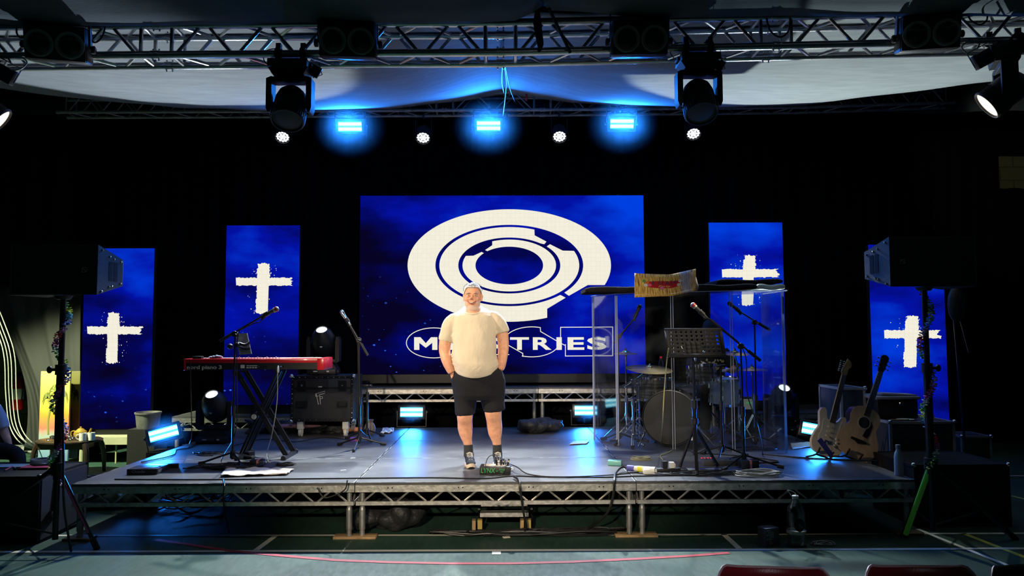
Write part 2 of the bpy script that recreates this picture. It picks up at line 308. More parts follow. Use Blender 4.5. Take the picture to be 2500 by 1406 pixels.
def one(name, mb, m, label, cat, group=None, kind=None, **k): return tag(mb.build(name, m, **k), label, cat, group, kind)
def TR(loc, rz=0, rx=0, ry=0, s=1): return Matrix.Translation(V(loc)) @ Matrix.Rotation(rz, 4, 'Z') @ Matrix.Rotation(rx, 4, 'X') @ Matrix.Rotation(ry, 4, 'Y') @ Matrix.Scale(s, 4)
def fused(name, mb, voxel, m, parent, iters=4, label=None, smooth=80):     # one continuous surface out of overlapping volumes
    o = mb.build(name, m, parent); q = o.modifiers.new('r', 'REMESH'); q.mode = 'VOXEL'; q.voxel_size = voxel
    q = o.modifiers.new('s', 'SMOOTH'); q.iterations = iters; q.factor = .5
    dg = bpy.context.evaluated_depsgraph_get(); dg.update(); me = bpy.data.meshes.new_from_object(o.evaluated_get(dg)); old = o.data; o.modifiers.clear(); o.data = me; bpy.data.meshes.remove(old); me.name = name
    me.polygons.foreach_set('use_smooth', [True]*len(me.polygons))
    if not me.materials: me.materials.append(M[m] if isinstance(m, str) else m)
    if label: o['label'] = label
    return o
# ================================================================ the hall
def floor_mat():
    m, nt, b = nm('green_sports_floor'); N = nt.nodes.new; L = nt.links.new
    tc = N('ShaderNodeTexCoord'); n = N('ShaderNodeTexNoise'); n.inputs['Scale'].default_value = 3; n.inputs['Detail'].default_value = 8; L(tc.outputs['Object'], n.inputs[0])
    r = N('ShaderNodeValToRGB'); e = r.color_ramp.elements; e[0].position = .3; e[0].color = (.012, .046, .028, 1); e[1].position = .7; e[1].color = (.022, .07, .046, 1); L(n.outputs[0], r.inputs[0])
    q = N('ShaderNodeTexNoise'); q.inputs['Scale'].default_value = 5; q.inputs['Detail'].default_value = 10; q.inputs['Roughness'].default_value = .75; m9 = N('ShaderNodeMapping'); m9.inputs['Scale'].default_value = (6, .8, 1); m9.inputs['Rotation'].default_value = (0, 0, -.9); L(tc.outputs['Object'], m9.inputs[0]); L(m9.outputs[0], q.inputs[0])
    r9 = N('ShaderNodeMapRange'); r9.inputs[1].default_value = .5; r9.inputs[2].default_value = .75; r9.inputs[4].default_value = .35; L(q.outputs[0], r9.inputs[0]); x9 = N('ShaderNodeMix'); x9.data_type = 'RGBA'; x9.inputs['B'].default_value = (.08, .13, .11, 1); L(r9.outputs[0], x9.inputs['Factor']); L(r.outputs[0], x9.inputs['A']); L(x9.outputs['Result'], b.inputs['Base Color'])
    s = N('ShaderNodeTexNoise'); s.inputs['Scale'].default_value = 9; s.inputs['Detail'].default_value = 9; mp = N('ShaderNodeMapping'); mp.inputs['Scale'].default_value = (3, 1, 1); mp.inputs['Rotation'].default_value = (0, 0, .5); L(tc.outputs['Object'], mp.inputs[0]); L(mp.outputs[0], s.inputs[0])
    rr = N('ShaderNodeMapRange'); rr.inputs[3].default_value = .48; rr.inputs[4].default_value = .8; L(s.outputs[0], rr.inputs[0]); L(rr.outputs[0], b.inputs['Roughness'])
    return m
mb = MB(); mb.b2((-10, -6, -.1), (11, 13.2, 0)); struct(mb.build('floor', floor_mat()))
M['block'] = None
def block_mat():
    m, nt, b = nm('painted_blockwork'); N = nt.nodes.new; L = nt.links.new; b.inputs['Roughness'].default_value = .8
    tc = N('ShaderNodeTexCoord'); mp = N('ShaderNodeMapping'); mp.inputs['Rotation'].default_value = (PI/2, 0, 0); L(tc.outputs['Object'], mp.inputs[0])
    k = N('ShaderNodeTexBrick'); k.inputs['Scale'].default_value = 1; k.inputs['Brick Width'].default_value = .45; k.inputs['Row Height'].default_value = .225; k.inputs['Mortar Size'].default_value = .008
    k.inputs['Color1'].default_value = (.26, .25, .13, 1); k.inputs['Color2'].default_value = (.30, .28, .15, 1); k.inputs['Mortar'].default_value = (.12, .11, .06, 1); L(mp.outputs[0], k.inputs[0]); L(k.outputs[0], b.inputs['Base Color']); return m
M['block'] = block_mat()
mb = MB(); mb.b2((-10, 12.2, 0), (11, 12.5, 6.5)); struct(mb.build('wall_back', 'block'))
mb = MB(); mb.b2((-10.2, -6, 0), (-10, 12.2, 6.5)); struct(mb.build('wall_left', 'block'))
mb = MB(); mb.b2((11, -6, 0), (11.2, 12.2, 6.5)); struct(mb.build('wall_right', 'block'))
mb = MB(); mb.b2((-10, -6, 6.5), (11, 12.5, 6.6)); struct(mb.build('ceiling', 'matte'))
# painted court lines
M['linewhite'] = mat('white_court_line', (.75, .74, .64), .5); M['linered'] = mat('red_court_line', (.42, .05, .07), .5); M['liney'] = mat('yellow_court_line', (.55, .5, .08), .5)
def strip(pts, wd, m, name, lab):
    mb = MB(); P = [V(p) for p in pts]; vs = []
    for i, p in enumerate(P):
        d = (P[min(i+1, len(P)-1)]-P[max(i-1, 0)]).normalized(); a = Vector((-d.y, d.x, 0))*wd/2; vs += [p-a, p+a]
    mb.add([v+Vector((0, 0, .003)) for v in vs], [[2*i, 2*i+1, 2*i+3, 2*i+2] for i in range(len(P)-1)]); o = mb.build(name, m); o['kind'] = 'structure'; return o
strip([F(-60, 1348, 0), F(1250, 1344, 0), F(2600, 1339, 0)], .05, 'linewhite', 'trim_1', '')
strip([F(-60, 1308, 0), F(1250, 1307, 0), F(2600, 1302, 0)], .045, 'linewhite', 'trim_2', '')
strip([F(623, 1345, 0), F(672, 1309, 0)], .05, 'linewhite', 'trim_3', '')
strip([F(1805, 1340, 0), F(1765, 1303, 0)], .05, 'linewhite', 'trim_4', '')
strip([F(1212, 1346, 0), F(1212, 1354, 0)], .07, 'linewhite', 'trim_5', '')
strip([F(x, y, 0) for x, y in ((380, 1318), (450, 1328), (560, 1345), (700, 1358), (820, 1368), (950, 1373), (1100, 1376), (1250, 1376), (1400, 1372), (1550, 1365), (1690, 1357), (1780, 1350))], .05, 'linered', 'trim_6', '')
strip([F(2350, 1302, 0), F(2500, 1360, 0), F(2620, 1405, 0)], .05, 'liney', 'trim_7', '')
strip([F(2470, 1211, 0), F(2540, 1228, 0)], .05, 'liney', 'trim_8', '')
strip([F(2440, 1162, 0), F(2560, 1162, 0)], .05, 'linewhite', 'trim_9', '')
strip([F(2240, 1292, 0), F(2420, 1365, 0), F(2560, 1420, 0)], .04, 'linewhite', 'trim_10', '')
# black drapes round the stage
def drape(name, pts, z0, z1, amp, per, m, label, cat='curtain', group=None, seed=0, thick=0, n=None):
    P = [V((*p, 0)) for p in pts]; L = [0]
    for a, b in zip(P, P[1:]): L.append(L[-1]+(b-a).length)
    tot = L[-1]; n = n or int(tot/per*8)
    def at(u):
        s = u*tot
        for i in range(len(P)-1):
            if s <= L[i+1] or i == len(P)-2:
                t = (s-L[i])/(L[i+1]-L[i]); d = (P[i+1]-P[i]).normalized(); return P[i].lerp(P[i+1], t), Vector((-d.y, d.x, 0)), s
    def f(u, v):
        p, nn, s = at(u); ph = 2*PI*s/per+1.7*noise.noise((s*1.3, seed, 0))
        a = amp*(1-.35*v)*(math.sin(ph)+.35*math.sin(2.3*ph+seed))*(.7+.6*noise.noise((s*.8, seed, v)))
        return p+nn*a+Vector((0, 0, z0+(z1-z0)*v))
    mb = MB(); mb.grid(f, n, 6); return one(name, mb, m, label, cat, group, solid=.004, smooth=60)
C0 = 11.5
xs = [-7.0, -4.4, -2.2, -.5, 1.2, 2.9, 4.6, 6.2, 7.82]
places = ['behind the outer left screen with the cross', 'between the two left screens', 'left of the large screen above the flight case', 'behind the left half of the large screen',
          'behind the right half of the large screen', 'between the large screen and the inner right screen', 'between the two right screens', 'at the far right behind the loudspeaker']
for i in range(8): drape('stage_curtain', [(xs[i], C0), (xs[i+1]+.05, C0)], .02, 5.75, .055, .28, 'curtain', 'black floor-length stage curtain panel '+places[i], seed=i)
drape('side_curtain', [(7.86, 11.5), (9.8, 11.5)], .02, 4.0, .07, .35, 'curtain', 'low black side curtain at the right below the gap of pale blockwork', seed=21)
drape('side_curtain', [(7.86, 11.48), (9.8, 11.48)], 4.66, 5.75, .07, .35, 'curtain', 'short black curtain hanging at the upper right above the gap of pale blockwork', seed=22)
# gathered grey drape at the left
def gf(u, v):
    top = W(-60+u*260, 700, 10.6); bot = W(60+u*135, 1100, 10.6); mid = W(98+u*97, 880+10*(1-u), 10.5)
    p = (top*(1-v)**2+mid*2*v*(1-v)+bot*v*v); ph = 15*u+1.5*math.sin(4*v); a = .030*math.sin(ph)+.012*math.sin(2.3*ph+2*v)
    return p+Vector((0, a*(1-.3*v), 0))
mb = MB(); mb.grid(gf, 90, 24); one('gathered_curtain', mb, 'greydrape', 'dark grey drape gathered in fanned folds behind the left loudspeaker', 'curtain', solid=.004, smooth=80)
mb = MB(); mb.grid(lambda u, v: W(-260+u*440, -20+v*740, 10.9)+Vector((0, .05*math.sin(u*40), 0)), 70, 6); one('wing_curtain', mb, 'curtain', 'tall black curtain hanging above and behind the left loudspeaker', 'curtain', solid=.004)
# ceiling cloth
back = [(-300, 150), (0, 205), (200, 238), (400, 260), (640, 272), (850, 271), (1000, 262), (1130, 246), (1235, 229), (1350, 247), (1500, 259), (1700, 262), (1850, 262), (2000, 254), (2200, 225), (2400, 195), (2500, 175), (2800, 120)]
def interp(t, tab):
    for (a, b), (c, d) in zip(tab, tab[1:]):
        if t <= c: k = (t-a)/(c-a); k = k*k*(3-2*k) if False else k; return b+(d-b)*k
    return tab[-1][1]
def cloth(x0, x1, name, label):
    def f(u, v):
        x = x0+(x1-x0)*u; yb = sum(interp(x+d, back) for d in (-60, -30, 0, 30, 60))/5
        if abs(x-1235) < 90: yb = interp(x, back)
        b = W(x, yb, 9.85); fr = W(x+(x-1250)*.55, 30, 5.45)
        p = fr.lerp(b, v); pin = math.exp(-((x-1235)/130)**2)
        p.z -= .16*math.sin(PI*v)*(1-pin)+.012*math.sin(9*u+5*v)*math.sin(PI*v)
        p.z += .02*noise.noise((x*.01, v*3, 1))+.05*pin*math.sin(PI*v)
        return p
    mb = MB(); mb.grid(f, 60, 30); return one(name, mb, 'cloth', label, 'ceiling cloth', 'ceiling cloths over the stage', solid=.003, smooth=80)
cloth(-300, 1235, 'ceiling_cloth', 'grey ceiling cloth sagging over the left half of the stage behind the front truss')
cloth(1235, 2800, 'ceiling_cloth', 'grey ceiling cloth sagging over the right half of the stage behind the front truss')
M['shadedcloth'] = mat('shaded_grey_ceiling_cloth', (.10, .125, .15), .9, spec=.1, var=.08, scale=3, bump=.25, bscale=30, stretch=(1, 4, 1))  # the grey cloth darkened, so the front pieces carry their shade in the colour
def fcloth(x0, x1, tab, label, sd):
    def f(u, v):
        x = x0+(x1-x0)*u; y = interp(x, tab); a = W(x, y, 5.12); b = a+Vector((0, -2.3, .75)); p = a.lerp(b, v); p.z -= .12*math.sin(PI*v)+.03*math.sin(PI*u)+.02*noise.noise((x*.006, v*3, sd)); return p
    mb = MB(); mb.grid(f, 50, 14); one('ceiling_cloth', mb, 'shadedcloth', label, 'ceiling cloth', 'ceiling cloths over the stage', solid=.003, smooth=80)
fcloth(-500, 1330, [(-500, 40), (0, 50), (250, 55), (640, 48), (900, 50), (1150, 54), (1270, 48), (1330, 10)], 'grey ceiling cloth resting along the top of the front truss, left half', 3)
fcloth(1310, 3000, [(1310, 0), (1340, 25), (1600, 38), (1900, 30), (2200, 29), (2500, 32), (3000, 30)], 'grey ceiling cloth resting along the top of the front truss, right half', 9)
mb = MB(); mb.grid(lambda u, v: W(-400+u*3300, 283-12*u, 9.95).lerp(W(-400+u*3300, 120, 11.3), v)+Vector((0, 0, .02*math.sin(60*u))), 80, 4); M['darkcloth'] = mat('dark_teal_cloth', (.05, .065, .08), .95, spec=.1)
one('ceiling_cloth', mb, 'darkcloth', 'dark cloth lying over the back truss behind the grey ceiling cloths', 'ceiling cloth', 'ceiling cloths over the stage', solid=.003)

# ================================================================ trusses
def truss(root, nodes, sp, rc, rd, m, period, name='truss_section'):
    # nodes: joint points of the lower front chord; sp spacing; chords go up and back
    U = [Vector((0, 0, 0)), Vector((0, sp, 0)), Vector((0, sp, sp)), Vector((0, 0, sp))]
    for a, b in zip(nodes, nodes[1:]):
        d = (b-a).normalized(); L = (b-a).length; a2 = a+d*.012; b2 = b-d*.012; mb = MB()
        for u in U:
            mb.cyl(a2+u, b2+u, rc, n=14)
            for e in (a2, b2): mb.cyl(e+u-d*.02, e+u+d*.02, rc*1.15, n=14)
        for e, s in ((a2, 1), (b2, -1)):
            for i in range(4): mb.cyl(e+d*s*.1+U[i], e+d*s*.1+U[(i+1) % 4], rd*1.1, n=8)
        k = max(1, round((L-.24)/period)); st = (L-.24)/k
        for i in range(k):
            for h in range(2):
                s0 = a+d*(.12+st*(i+h*.5)+.02); s1 = a+d*(.12+st*(i+h*.5+.5)-.02)
                lo, hi = (0, 1) if h else (1, 0)
                for fa, fb in ((U[0], U[3]), (U[1], U[2]), (U[0], U[1]), (U[3], U[2])):
                    p, q = (fa, fb) if lo else (fb, fa); mb.cyl(s0+p, s1+q, rd, n=8)
        sec = mb.build(name, m, root)
    for j in nodes[1:-1]:
        for u in U:
            mb = MB()
            mb.cyl(j+u-Vector((.03, 0, 0)), j+u+Vector((.03, 0, 0)), rc*.8, n=10)
            for s in (-.022, .022): mb.cyl(j+u+Vector((s, -rc*1.5, 0)), j+u+Vector((s, rc*1.5, 0)), .006, n=6); mb.cyl(j+u+Vector((s, 0, -rc*1.5)), j+u+Vector((s, 0, rc*1.5)), .006, n=6)
            mb.build('truss_coupler', 'chrome', root)
TY = 5.3
ft = thing('front_truss', 'aluminium box truss spanning above the front of the stage, carrying blinders and moving heads', 'truss', W(1222, 128, TY))
TN = [W(-480, 141, TY), W(381, 134, TY), W(1222, 128, TY), W(1895, 112, TY), W(2760, 92, TY)]
truss(ft, TN, .222, .029, .013, 'alu', .5)
def tz(x): # lower front chord point at pixel x
    for a, b in zip(((-480, 141), (381, 134), (1222, 128), (1895, 112)), ((381, 134), (1222, 128), (1895, 112), (2760, 92))):
        if x <= b[0]: t = (x-a[0])/(b[0]-a[0]); return W(x, a[1]+(b[1]-a[1])*t, TY)
    return W(x, 98, TY)
bt = thing('back_truss', 'thin aluminium truss at the back above the screens, carrying strobes and par cans', 'truss', W(1222, 268, 9.7))
BN = [W(140, 274, 9.7), W(600, 272, 9.7), W(1085, 269, 9.7), W(1325, 268, 9.7), W(1960, 262, 9.7), W(2330, 250, 9.7)]
truss(bt, BN, .24, .022, .009, 'steel', .45)
mb = MB()  # cables tied along the front truss, top
for k in range(5):
    pts = [tz(x)+Vector((0, .05+.03*k, .25+.012*math.sin(x*.02+k)+.012*k)) for x in range(-300, 2700, 60)]
    mb.tube(pts, .007, 6, smooth=2)
one('truss_cable_bundle', mb, 'cable', 'black cables tied along the top of the front truss', 'cable')
for x, w_, dz, lb in ((238, 20, .17, 'beside the left blinder'), (60, 18, .13, 'at the far left'), (1900, 30, .2, 'right of the right-hand moving head'), (2385, 26, .14, 'right of the far right blinder'), (830, 30, .1, 'above the second blinder')):
    p = tz(x)+Vector((0, -.01, .25)); mb = MB(); mb.tube([p+Vector((-w_*.003, 0, 0)), p+Vector((-w_*.0024, -.02, -dz*.7)), p+Vector((0, -.03, -dz)), p+Vector((w_*.0024, -.02, -dz*.7)), p+Vector((w_*.003, 0, 0))], .007, 6, smooth=5)
    one('looped_cable', mb, 'cable', 'black cable loop hanging in the front truss '+lb, 'cable')
# strap / rag hanging from the truss and cables down the middle seam
mb = MB(); p = W(1312, 32, 5.265); mb.tube([p, p+Vector((.0, 0, -.08)), p+Vector((.01, 0, -.16)), p+Vector((.02, -.01, -.24)), p+Vector((.01, -.02, -.3))], [.02, .03, .028, .024, .006], 8, smooth=3)
one('hanging_strap', mb, 'matte', 'black twisted strap hanging from the front truss right of its middle joint', 'strap')
mb = MB(); mb.tube([W(1228, 150, 5.6), W(1226, 200, 7.5), W(1232, 235, 9.6), W(1238, 292, 9.6)], .008, 6, smooth=6); mb.tube([W(1232, 150, 5.6), W(1245, 215, 7.5), W(1258, 250, 9.6)], .006, 6, smooth=6)
mb.tube([W(1230, 150, 5.6), W(1236, 210, 8), W(1228, 285, 9.6)], .005, 6, smooth=6)
one('seam_cables', mb, 'cable', 'thin black cords hanging down the seam between the two ceiling cloths', 'cord')
mb = MB(); mb.cyl(W(1340, 20, 5.0), W(1392, 128, 5.262), .012, n=8); one('hanging_rod', mb, 'matte', 'thin black rod leaning across the front truss right of the strap', 'rod')
mb = MB(); mb.box(W(1285, 237, 9.6), (.03, .03, .1), bev=.006); one('red_tag', mb, 'red', 'small red tag hanging at the centre of the ceiling cloth edge', 'tag')

# ================================================================ stage decks
M['wornedge'] = mat('worn_deck_edge', (.02, .02, .02), .6)
def _we():
    nt = M['wornedge'].node_tree; b = nt.nodes['Principled BSDF']; tc = nt.nodes.new('ShaderNodeTexCoord'); n = nt.nodes.new('ShaderNodeTexNoise'); n.inputs['Scale'].default_value = 7; n.inputs['Detail'].default_value = 8; n.inputs['Roughness'].default_value = .7; nt.links.new(tc.outputs['Object'], n.inputs[0])
    r = nt.nodes.new('ShaderNodeValToRGB'); e = r.color_ramp.elements; e[0].position = .46; e[0].color = (.03, .03, .03, 1); e[1].position = .6; e[1].color = (.42, .41, .38, 1); nt.links.new(n.outputs[0], r.inputs[0]); nt.links.new(r.outputs[0], b.inputs['Base Color'])
_we()
DD = 1.22; Y0 = 6.33; X0 = W(173, 1175, Y0).x; DW = (W(2235, 1167, Y0).x-X0)/3; print('STAGE', X0, DW, F(173,1175,S), F(850,1170,S), F(1545,1167,S), F(2235,1167,S))
def deck(name, label, x, y, z, w, d, group, legs=((0, 0), (1, 0)), feet=0, period=.305, zb=0, sides=False):
    t = thing(name, label, 'stage deck', (x+w/2, y+d/2, z-.2), group)
    mb = MB(); mb.b2((x+.004, y+.004, z-.022), (x+w-.004, y+d-.004, z)); mb.build('deck_top', 'deck', t)
    mb = MB(); zz = z+.0006
    for xa, ya, xb, yb in ((x+.004, y+.003, x+w-.004, y+.012), (x+.004, y+d-.012, x+w-.004, y+d-.003), (x+.004, y+.012, x+.013, y+d-.012), (x+w-.013, y+.012, x+w-.004, y+d-.012)): mb.add([(xa, ya, zz), (xb, ya, zz), (xb, yb, zz), (xa, yb, zz)], [[0, 1, 2, 3]])
    mb.build('worn_edge', 'wornedge', t)
    mb = MB()
    for yy in ((y, y+d-.04) if not sides else (y, y+d-.04)):
        mb.b2((x+.004, yy+.003, z-.08), (x+w-.004, yy+.037, z-.0225)); mb.b2((x+.01, yy+.003, z-.19), (x+w-.01, yy+.037, z-.158))
        k = round(w/period); st = (w-.1)/k
        for i in range(k):
            a = x+.05+i*st; mb.cyl((a+.02, yy+.02, z-.16), (a+st*.42, yy+.02, z-.078), .009, n=6); mb.cyl((a+st*.58, yy+.02, z-.078), (a+st-.02, yy+.02, z-.16), .009, n=6)
    for xx in (x+.004, x+w-.04):
        mb.b2((xx, y+.03, z-.08), (xx+.034, y+d-.03, z-.0225)); mb.b2((xx, y+.03, z-.19), (xx+.034, y+d-.03, z-.158))
        for i in range(4):
            a = y+.06+i*(d-.12)/4; h = (d-.12)/4; mb.cyl((xx+.018, a, z-.16), (xx+.018, a+h*.45, z-.078), .009, n=6); mb.cyl((xx+.018, a+h*.55, z-.078), (xx+.018, a+h, z-.16), .009, n=6)
    mb.k = 1
    for i in range(4):
        for s in (-.018, .018): mb.cyl((x+w*(.125+.25*i)+s, y+.0005, z-.045), (x+w*(.125+.25*i)+s, y+.004, z-.045), .006, n=8)
    mb.build('deck_frame', ['deckalu', 'matte'], t)
    for lx, ly in legs:
        px = x+.055 if lx == 0 else x+w-.055; py = y+.06 if ly == 0 else y+d-.06
        mb = MB(); mb.cyl((px, py, zb+feet), (px, py, z-.03), .022, n=14); mb.cyl((px, py, zb+feet+.05), (px, py, z-.235), .027, n=14); mb.cyl((px, py, z-.235), (px, py, z-.215), .027, .022, n=14); mb.cyl((px, py, zb+feet), (px, py, zb+feet+.012), .026, n=14)
        mb.build('leg', 'steel', t)
    return t
cn = ['left', 'middle', 'right']; rn = ['front', 'second', 'rear']
for r in range(3):
    for c in range(3):
        deck('stage_deck', f'black topped aluminium stage deck in the {rn[r]} row, {cn[c]} of three', X0+c*DW, Y0+r*DD, S, DW, DD, 'decks of the main stage', legs=((0, 0), (1, 0)) if r < 2 else ((0, 0), (1, 0), (0, 1), (1, 1)), feet=.02)
for i, (c, r) in enumerate(((0, 0), (1, 0), (2, 0), (3, 0), (0, 1), (1, 1), (2, 1), (3, 1), (0, 2), (1, 2), (2, 2), (3, 2))):
    x = X0+c*DW; x0, x1 = (x-.18, x+.18) if 0 < c < 3 else ((x-.06, x+.17) if c == 0 else (x-.17, x+.06))
    mb = MB(); mb.box(((x0+x1)/2, Y0+r*DD+.06, .01), (x1-x0, .12, .02), bev=.003)
    one('wooden_pad', mb, 'wood', f'plywood pad under the stage legs, {rn[r]} row, ' + ['below the left end', 'below the left seam', 'below the right seam', 'below the right end'][c], 'wood block')
# risers behind
deck('riser_deck', 'aluminium riser deck behind the stage at the left, under the inner left screen', -4.45, 10.0, .63, 2.4, DD, 'riser decks behind the stage')
deck('riser_deck', 'tall aluminium riser deck under the left half of the large screen', -1.98, 10.0, 1.0, 2.44, DD, 'riser decks behind the stage', zb=0)
deck('riser_deck', 'tall aluminium riser deck under the right half of the large screen', -1.98+2.44, 10.0, 1.0, 2.44, DD, 'riser decks behind the stage', zb=0)
deck('riser_deck', 'aluminium riser deck behind the stage at the right, under the inner right screen', 2.93, 10.0, .64, 2.44, DD, 'riser decks behind the stage')
t = thing('low_platform', 'low pale platform catching yellow light under the outer left screen', 'platform', (-5.25, 10.35, 0)); M['pale'] = mat('pale_painted_board', (.45, .45, .30), .6, var=.1)
mb = MB(); a = W(150, 1068, 10.05); b = W(372, 1085, 10.05); mb.b2((a.x, 10.05, b.z), (b.x+.05, 10.75, a.z)); mb.build('platform_board', 'pale', t)
for x in (198, 282): p = W(x, 1090, 10.1); mb = MB(); mb.cyl((p.x, 10.12, 0), (p.x, 10.12, b.z), .03 if x < 200 else .012, n=12); mb.build('leg', 'pale', t)
# pieces of gaffer tape and loose marks on the deck
for i, (x, y, w_, a, lb) in enumerate(((1500, 1128, .10, .6, 'beside the cyan adapter'), (838, 1148, .05, .3, 'at the left seam near the front'), (862, 1118, .05, .5, 'on the left seam further back'), (452, 1085, .06, .3, 'on the left stage edge'), (940, 1056, .12, .2, 'behind the man at the left'), (345, 1128, .04, .1, 'behind the board game box'))):
    p = F(x, y, S); mb = MB(); mb.box(p+Vector((0, 0, .0012)), (w_, .02, .002), rot=Matrix.Rotation(a, 3, 'Z')); one('tape_strip', mb, 'white', 'scrap of white tape on the stage deck '+lb, 'tape')
# ================================================================ LED screens
M['frame'] = mat('screen_frame', (.03, .03, .034), .5)
def screen(name, label, tl, tr, z0, Y, seed, bright, dots, w=1.0, h=2.5, group=None):
    cx = (tl+tr)/2; t = thing(name, label, 'screen', (cx, Y, z0), group)
    mb = MB(); mb.b2((cx-w/2, Y+.012, z0), (cx+w/2, Y+.09, z0+h))
    for i in range(int(w/.5)*2): x = cx-w/2+.06+i*(w-.12)/(max(1, int(w/.5)*2-1)); mb.b2((x-.008, Y+.02, z0+h), (x+.008, Y+.05, z0+h+.014))
    mb.build('frame', 'frame', t)
    mb = MB(); mb.b2((cx-w/2+.002, Y, z0+.002), (cx+w/2-.002, Y+.0115, z0+h-.002)); mb.build('display', screen_mat(name+'_picture', seed, bright, dots), t)
    mb = MB(); mb.b2((cx-w/2-.01, Y+.01, z0-.12), (cx+w/2+.01, Y+.09, z0-.002))
    for i in range(3): x = cx-w/2+.1+i*(w-.2)/2; mb.b2((x-.02, Y-.01, z0-.12), (x+.02, Y+.3, z0-.08))
    mb.build('ground_bar', 'satin', t)
    return t, cx
# --- big screen, 4 x 2.5 m
SY = 10.3; sx0 = W(877.5, 700, SY).x; sx1 = W(1574, 700, SY).x; BW = sx1-sx0; BZ = W(1225, 913, SY).z; BH = W(1225, 477, SY).z-BZ
big, bcx = screen('led_screen', 'large blue screen at the back of the stage with a white ringed logo and lettering', sx0, sx1, BZ, SY, 2.3, (.30, .24, -.20), .62, BW, BH)
def bp(cx, cy): return W(860+cx/2.812, 460+cy/2.812, SY)         # logo drawing coordinates on the screen
def flat(poly, d, parent, name, m='ledwhite'):
    mb = MB(); mb.add([Vector((p.x, SY-d, p.z)) for p in poly], [list(range(len(poly)))]); return mb.build(name, m, parent)
def arc(rx, ry, p, q, cw=1, n=90, c=(1078, 529)):                     # arc on the ellipse from the direction of p to that of q, clockwise in the picture
    a = math.atan2((p[1]-c[1])/ry, (p[0]-c[0])/rx); b = math.atan2((q[1]-c[1])/ry, (q[0]-c[0])/rx)
    if cw:
        while b <= a: b += 2*PI
    else:
        while b >= a: b -= 2*PI
    return [bp(c[0]+rx*math.cos(a+(b-a)*i/n), c[1]+ry*math.sin(a+(b-a)*i/n)) for i in range(n+1)]
P2 = lambda L: [bp(*p) for p in L]
flat(arc(698, 386, (1338, 887), (1733, 663))+P2([(1617, 663), (1487, 737), (1455, 715)])+arc(507, 279, (1455, 715), (1432, 733), 0)+P2([(1465, 750), (1338, 826)]), .004, big, 'logo_ring')
flat(arc(480, 264, (1525, 428), (1252, 280))+P2([(1252, 322), (1333, 365), (1318, 383)])+arc(350, 192, (1318, 383), (1338, 397), 0)[1:]+P2([(1357, 383), (1445, 427)]), .004, big, 'logo_ring')
flat(arc(321, 178, (960, 362), (780, 463))+P2([(832, 462), (888, 436), (900, 442)])+arc(232, 129, (900, 442), (930, 432), 0)+P2([(912, 423), (961, 390)]), .004, big, 'logo_ring')
mb = MB(); pm = 2.812*175
for ch, x0, x1 in (('M', 425, 585), ('I', 606, 640), ('N', 662, 800), ('I', 822, 856), ('S', 875, 1008), ('T', 1083, 1213), ('R', 1240, 1368), ('I', 1402, 1438), ('E', 1478, 1592), ('S', 1612, 1745)):
    a = bp(x0, 1108); b = bp(x1, 1021); 
    mb = MB()
    if ch in 'MN':                                                     # drawn, so that the wide strokes stay clean
        w_ = x1-x0; t_ = 36; o_ = 44; Bt, Tp = 1108, 1021
        pl = [(x0, Bt), (x0, Tp), (x0+o_, Tp), (x0+w_/2, 1062), (x1-o_, Tp), (x1, Tp), (x1, Bt), (x1-t_, Bt), (x1-t_, 1060), (x0+w_/2, 1094), (x0+t_, 1060), (x0+t_, Bt)] if ch == 'M' else [(x0, Bt), (x0, Tp), (x0+o_, Tp), (x1-t_, 1080), (x1-t_, Tp), (x1, Tp), (x1, Bt), (x1-o_, Bt), (x0+t_, 1050), (x0+t_, Bt)]
        mb.add([Vector((bp(*p).x, SY-.006, bp(*p).z)) for p in pl], [list(range(len(pl)))])
    else: mb.text(ch, b.x-a.x, b.z-a.z, .001, TR(((a.x+b.x)/2, SY-.006, (a.z+b.z)/2)), bold=.03, flat=True)
    mb.build('letter', 'ledwhite', big)
def stroke(pts, wd, name):
    mb = MB(); P = [bp(*p) for p in pts]
    for a, b in zip(P, P[1:]):
        d = (b-a).normalized()*wd/2; n = Vector((-d.z, 0, d.x)); a = Vector((a.x, SY-.005, a.z)); b = Vector((b.x, SY-.005, b.z)); mb.add([a-d+n, a-d-n, b+d-n, b+d+n], [[0, 1, 2, 3]])
    mb.build(name, 'ledwhite', big)
stroke([(560+188*math.cos(2*PI*i/48), 1060+103*math.sin(2*PI*i/48)) for i in range(49)], .011, 'logo_outline')
E3 = lambda a0, a1, n=24: [(1232+190*math.cos(R(a0+(a1-a0)*i/n)), 1053+103*math.sin(R(a0+(a1-a0)*i/n))) for i in range(n+1)]
stroke(E3(-150, -72)+[(1293, 982), (1430, 1062), (1463, 1078)], .011, 'logo_outline')
stroke([(1075, 1078), (1170, 1132), (1172, 1152)]+E3(110, 20), .011, 'logo_outline')
stroke([(1430, 1058), (1430, 953), (1787, 951), (1787, 1148), (1463, 1150), (1463, 1072)], .011, 'logo_outline')
stroke([(640, 1140), (1075, 1140)], .011, 'logo_outline')
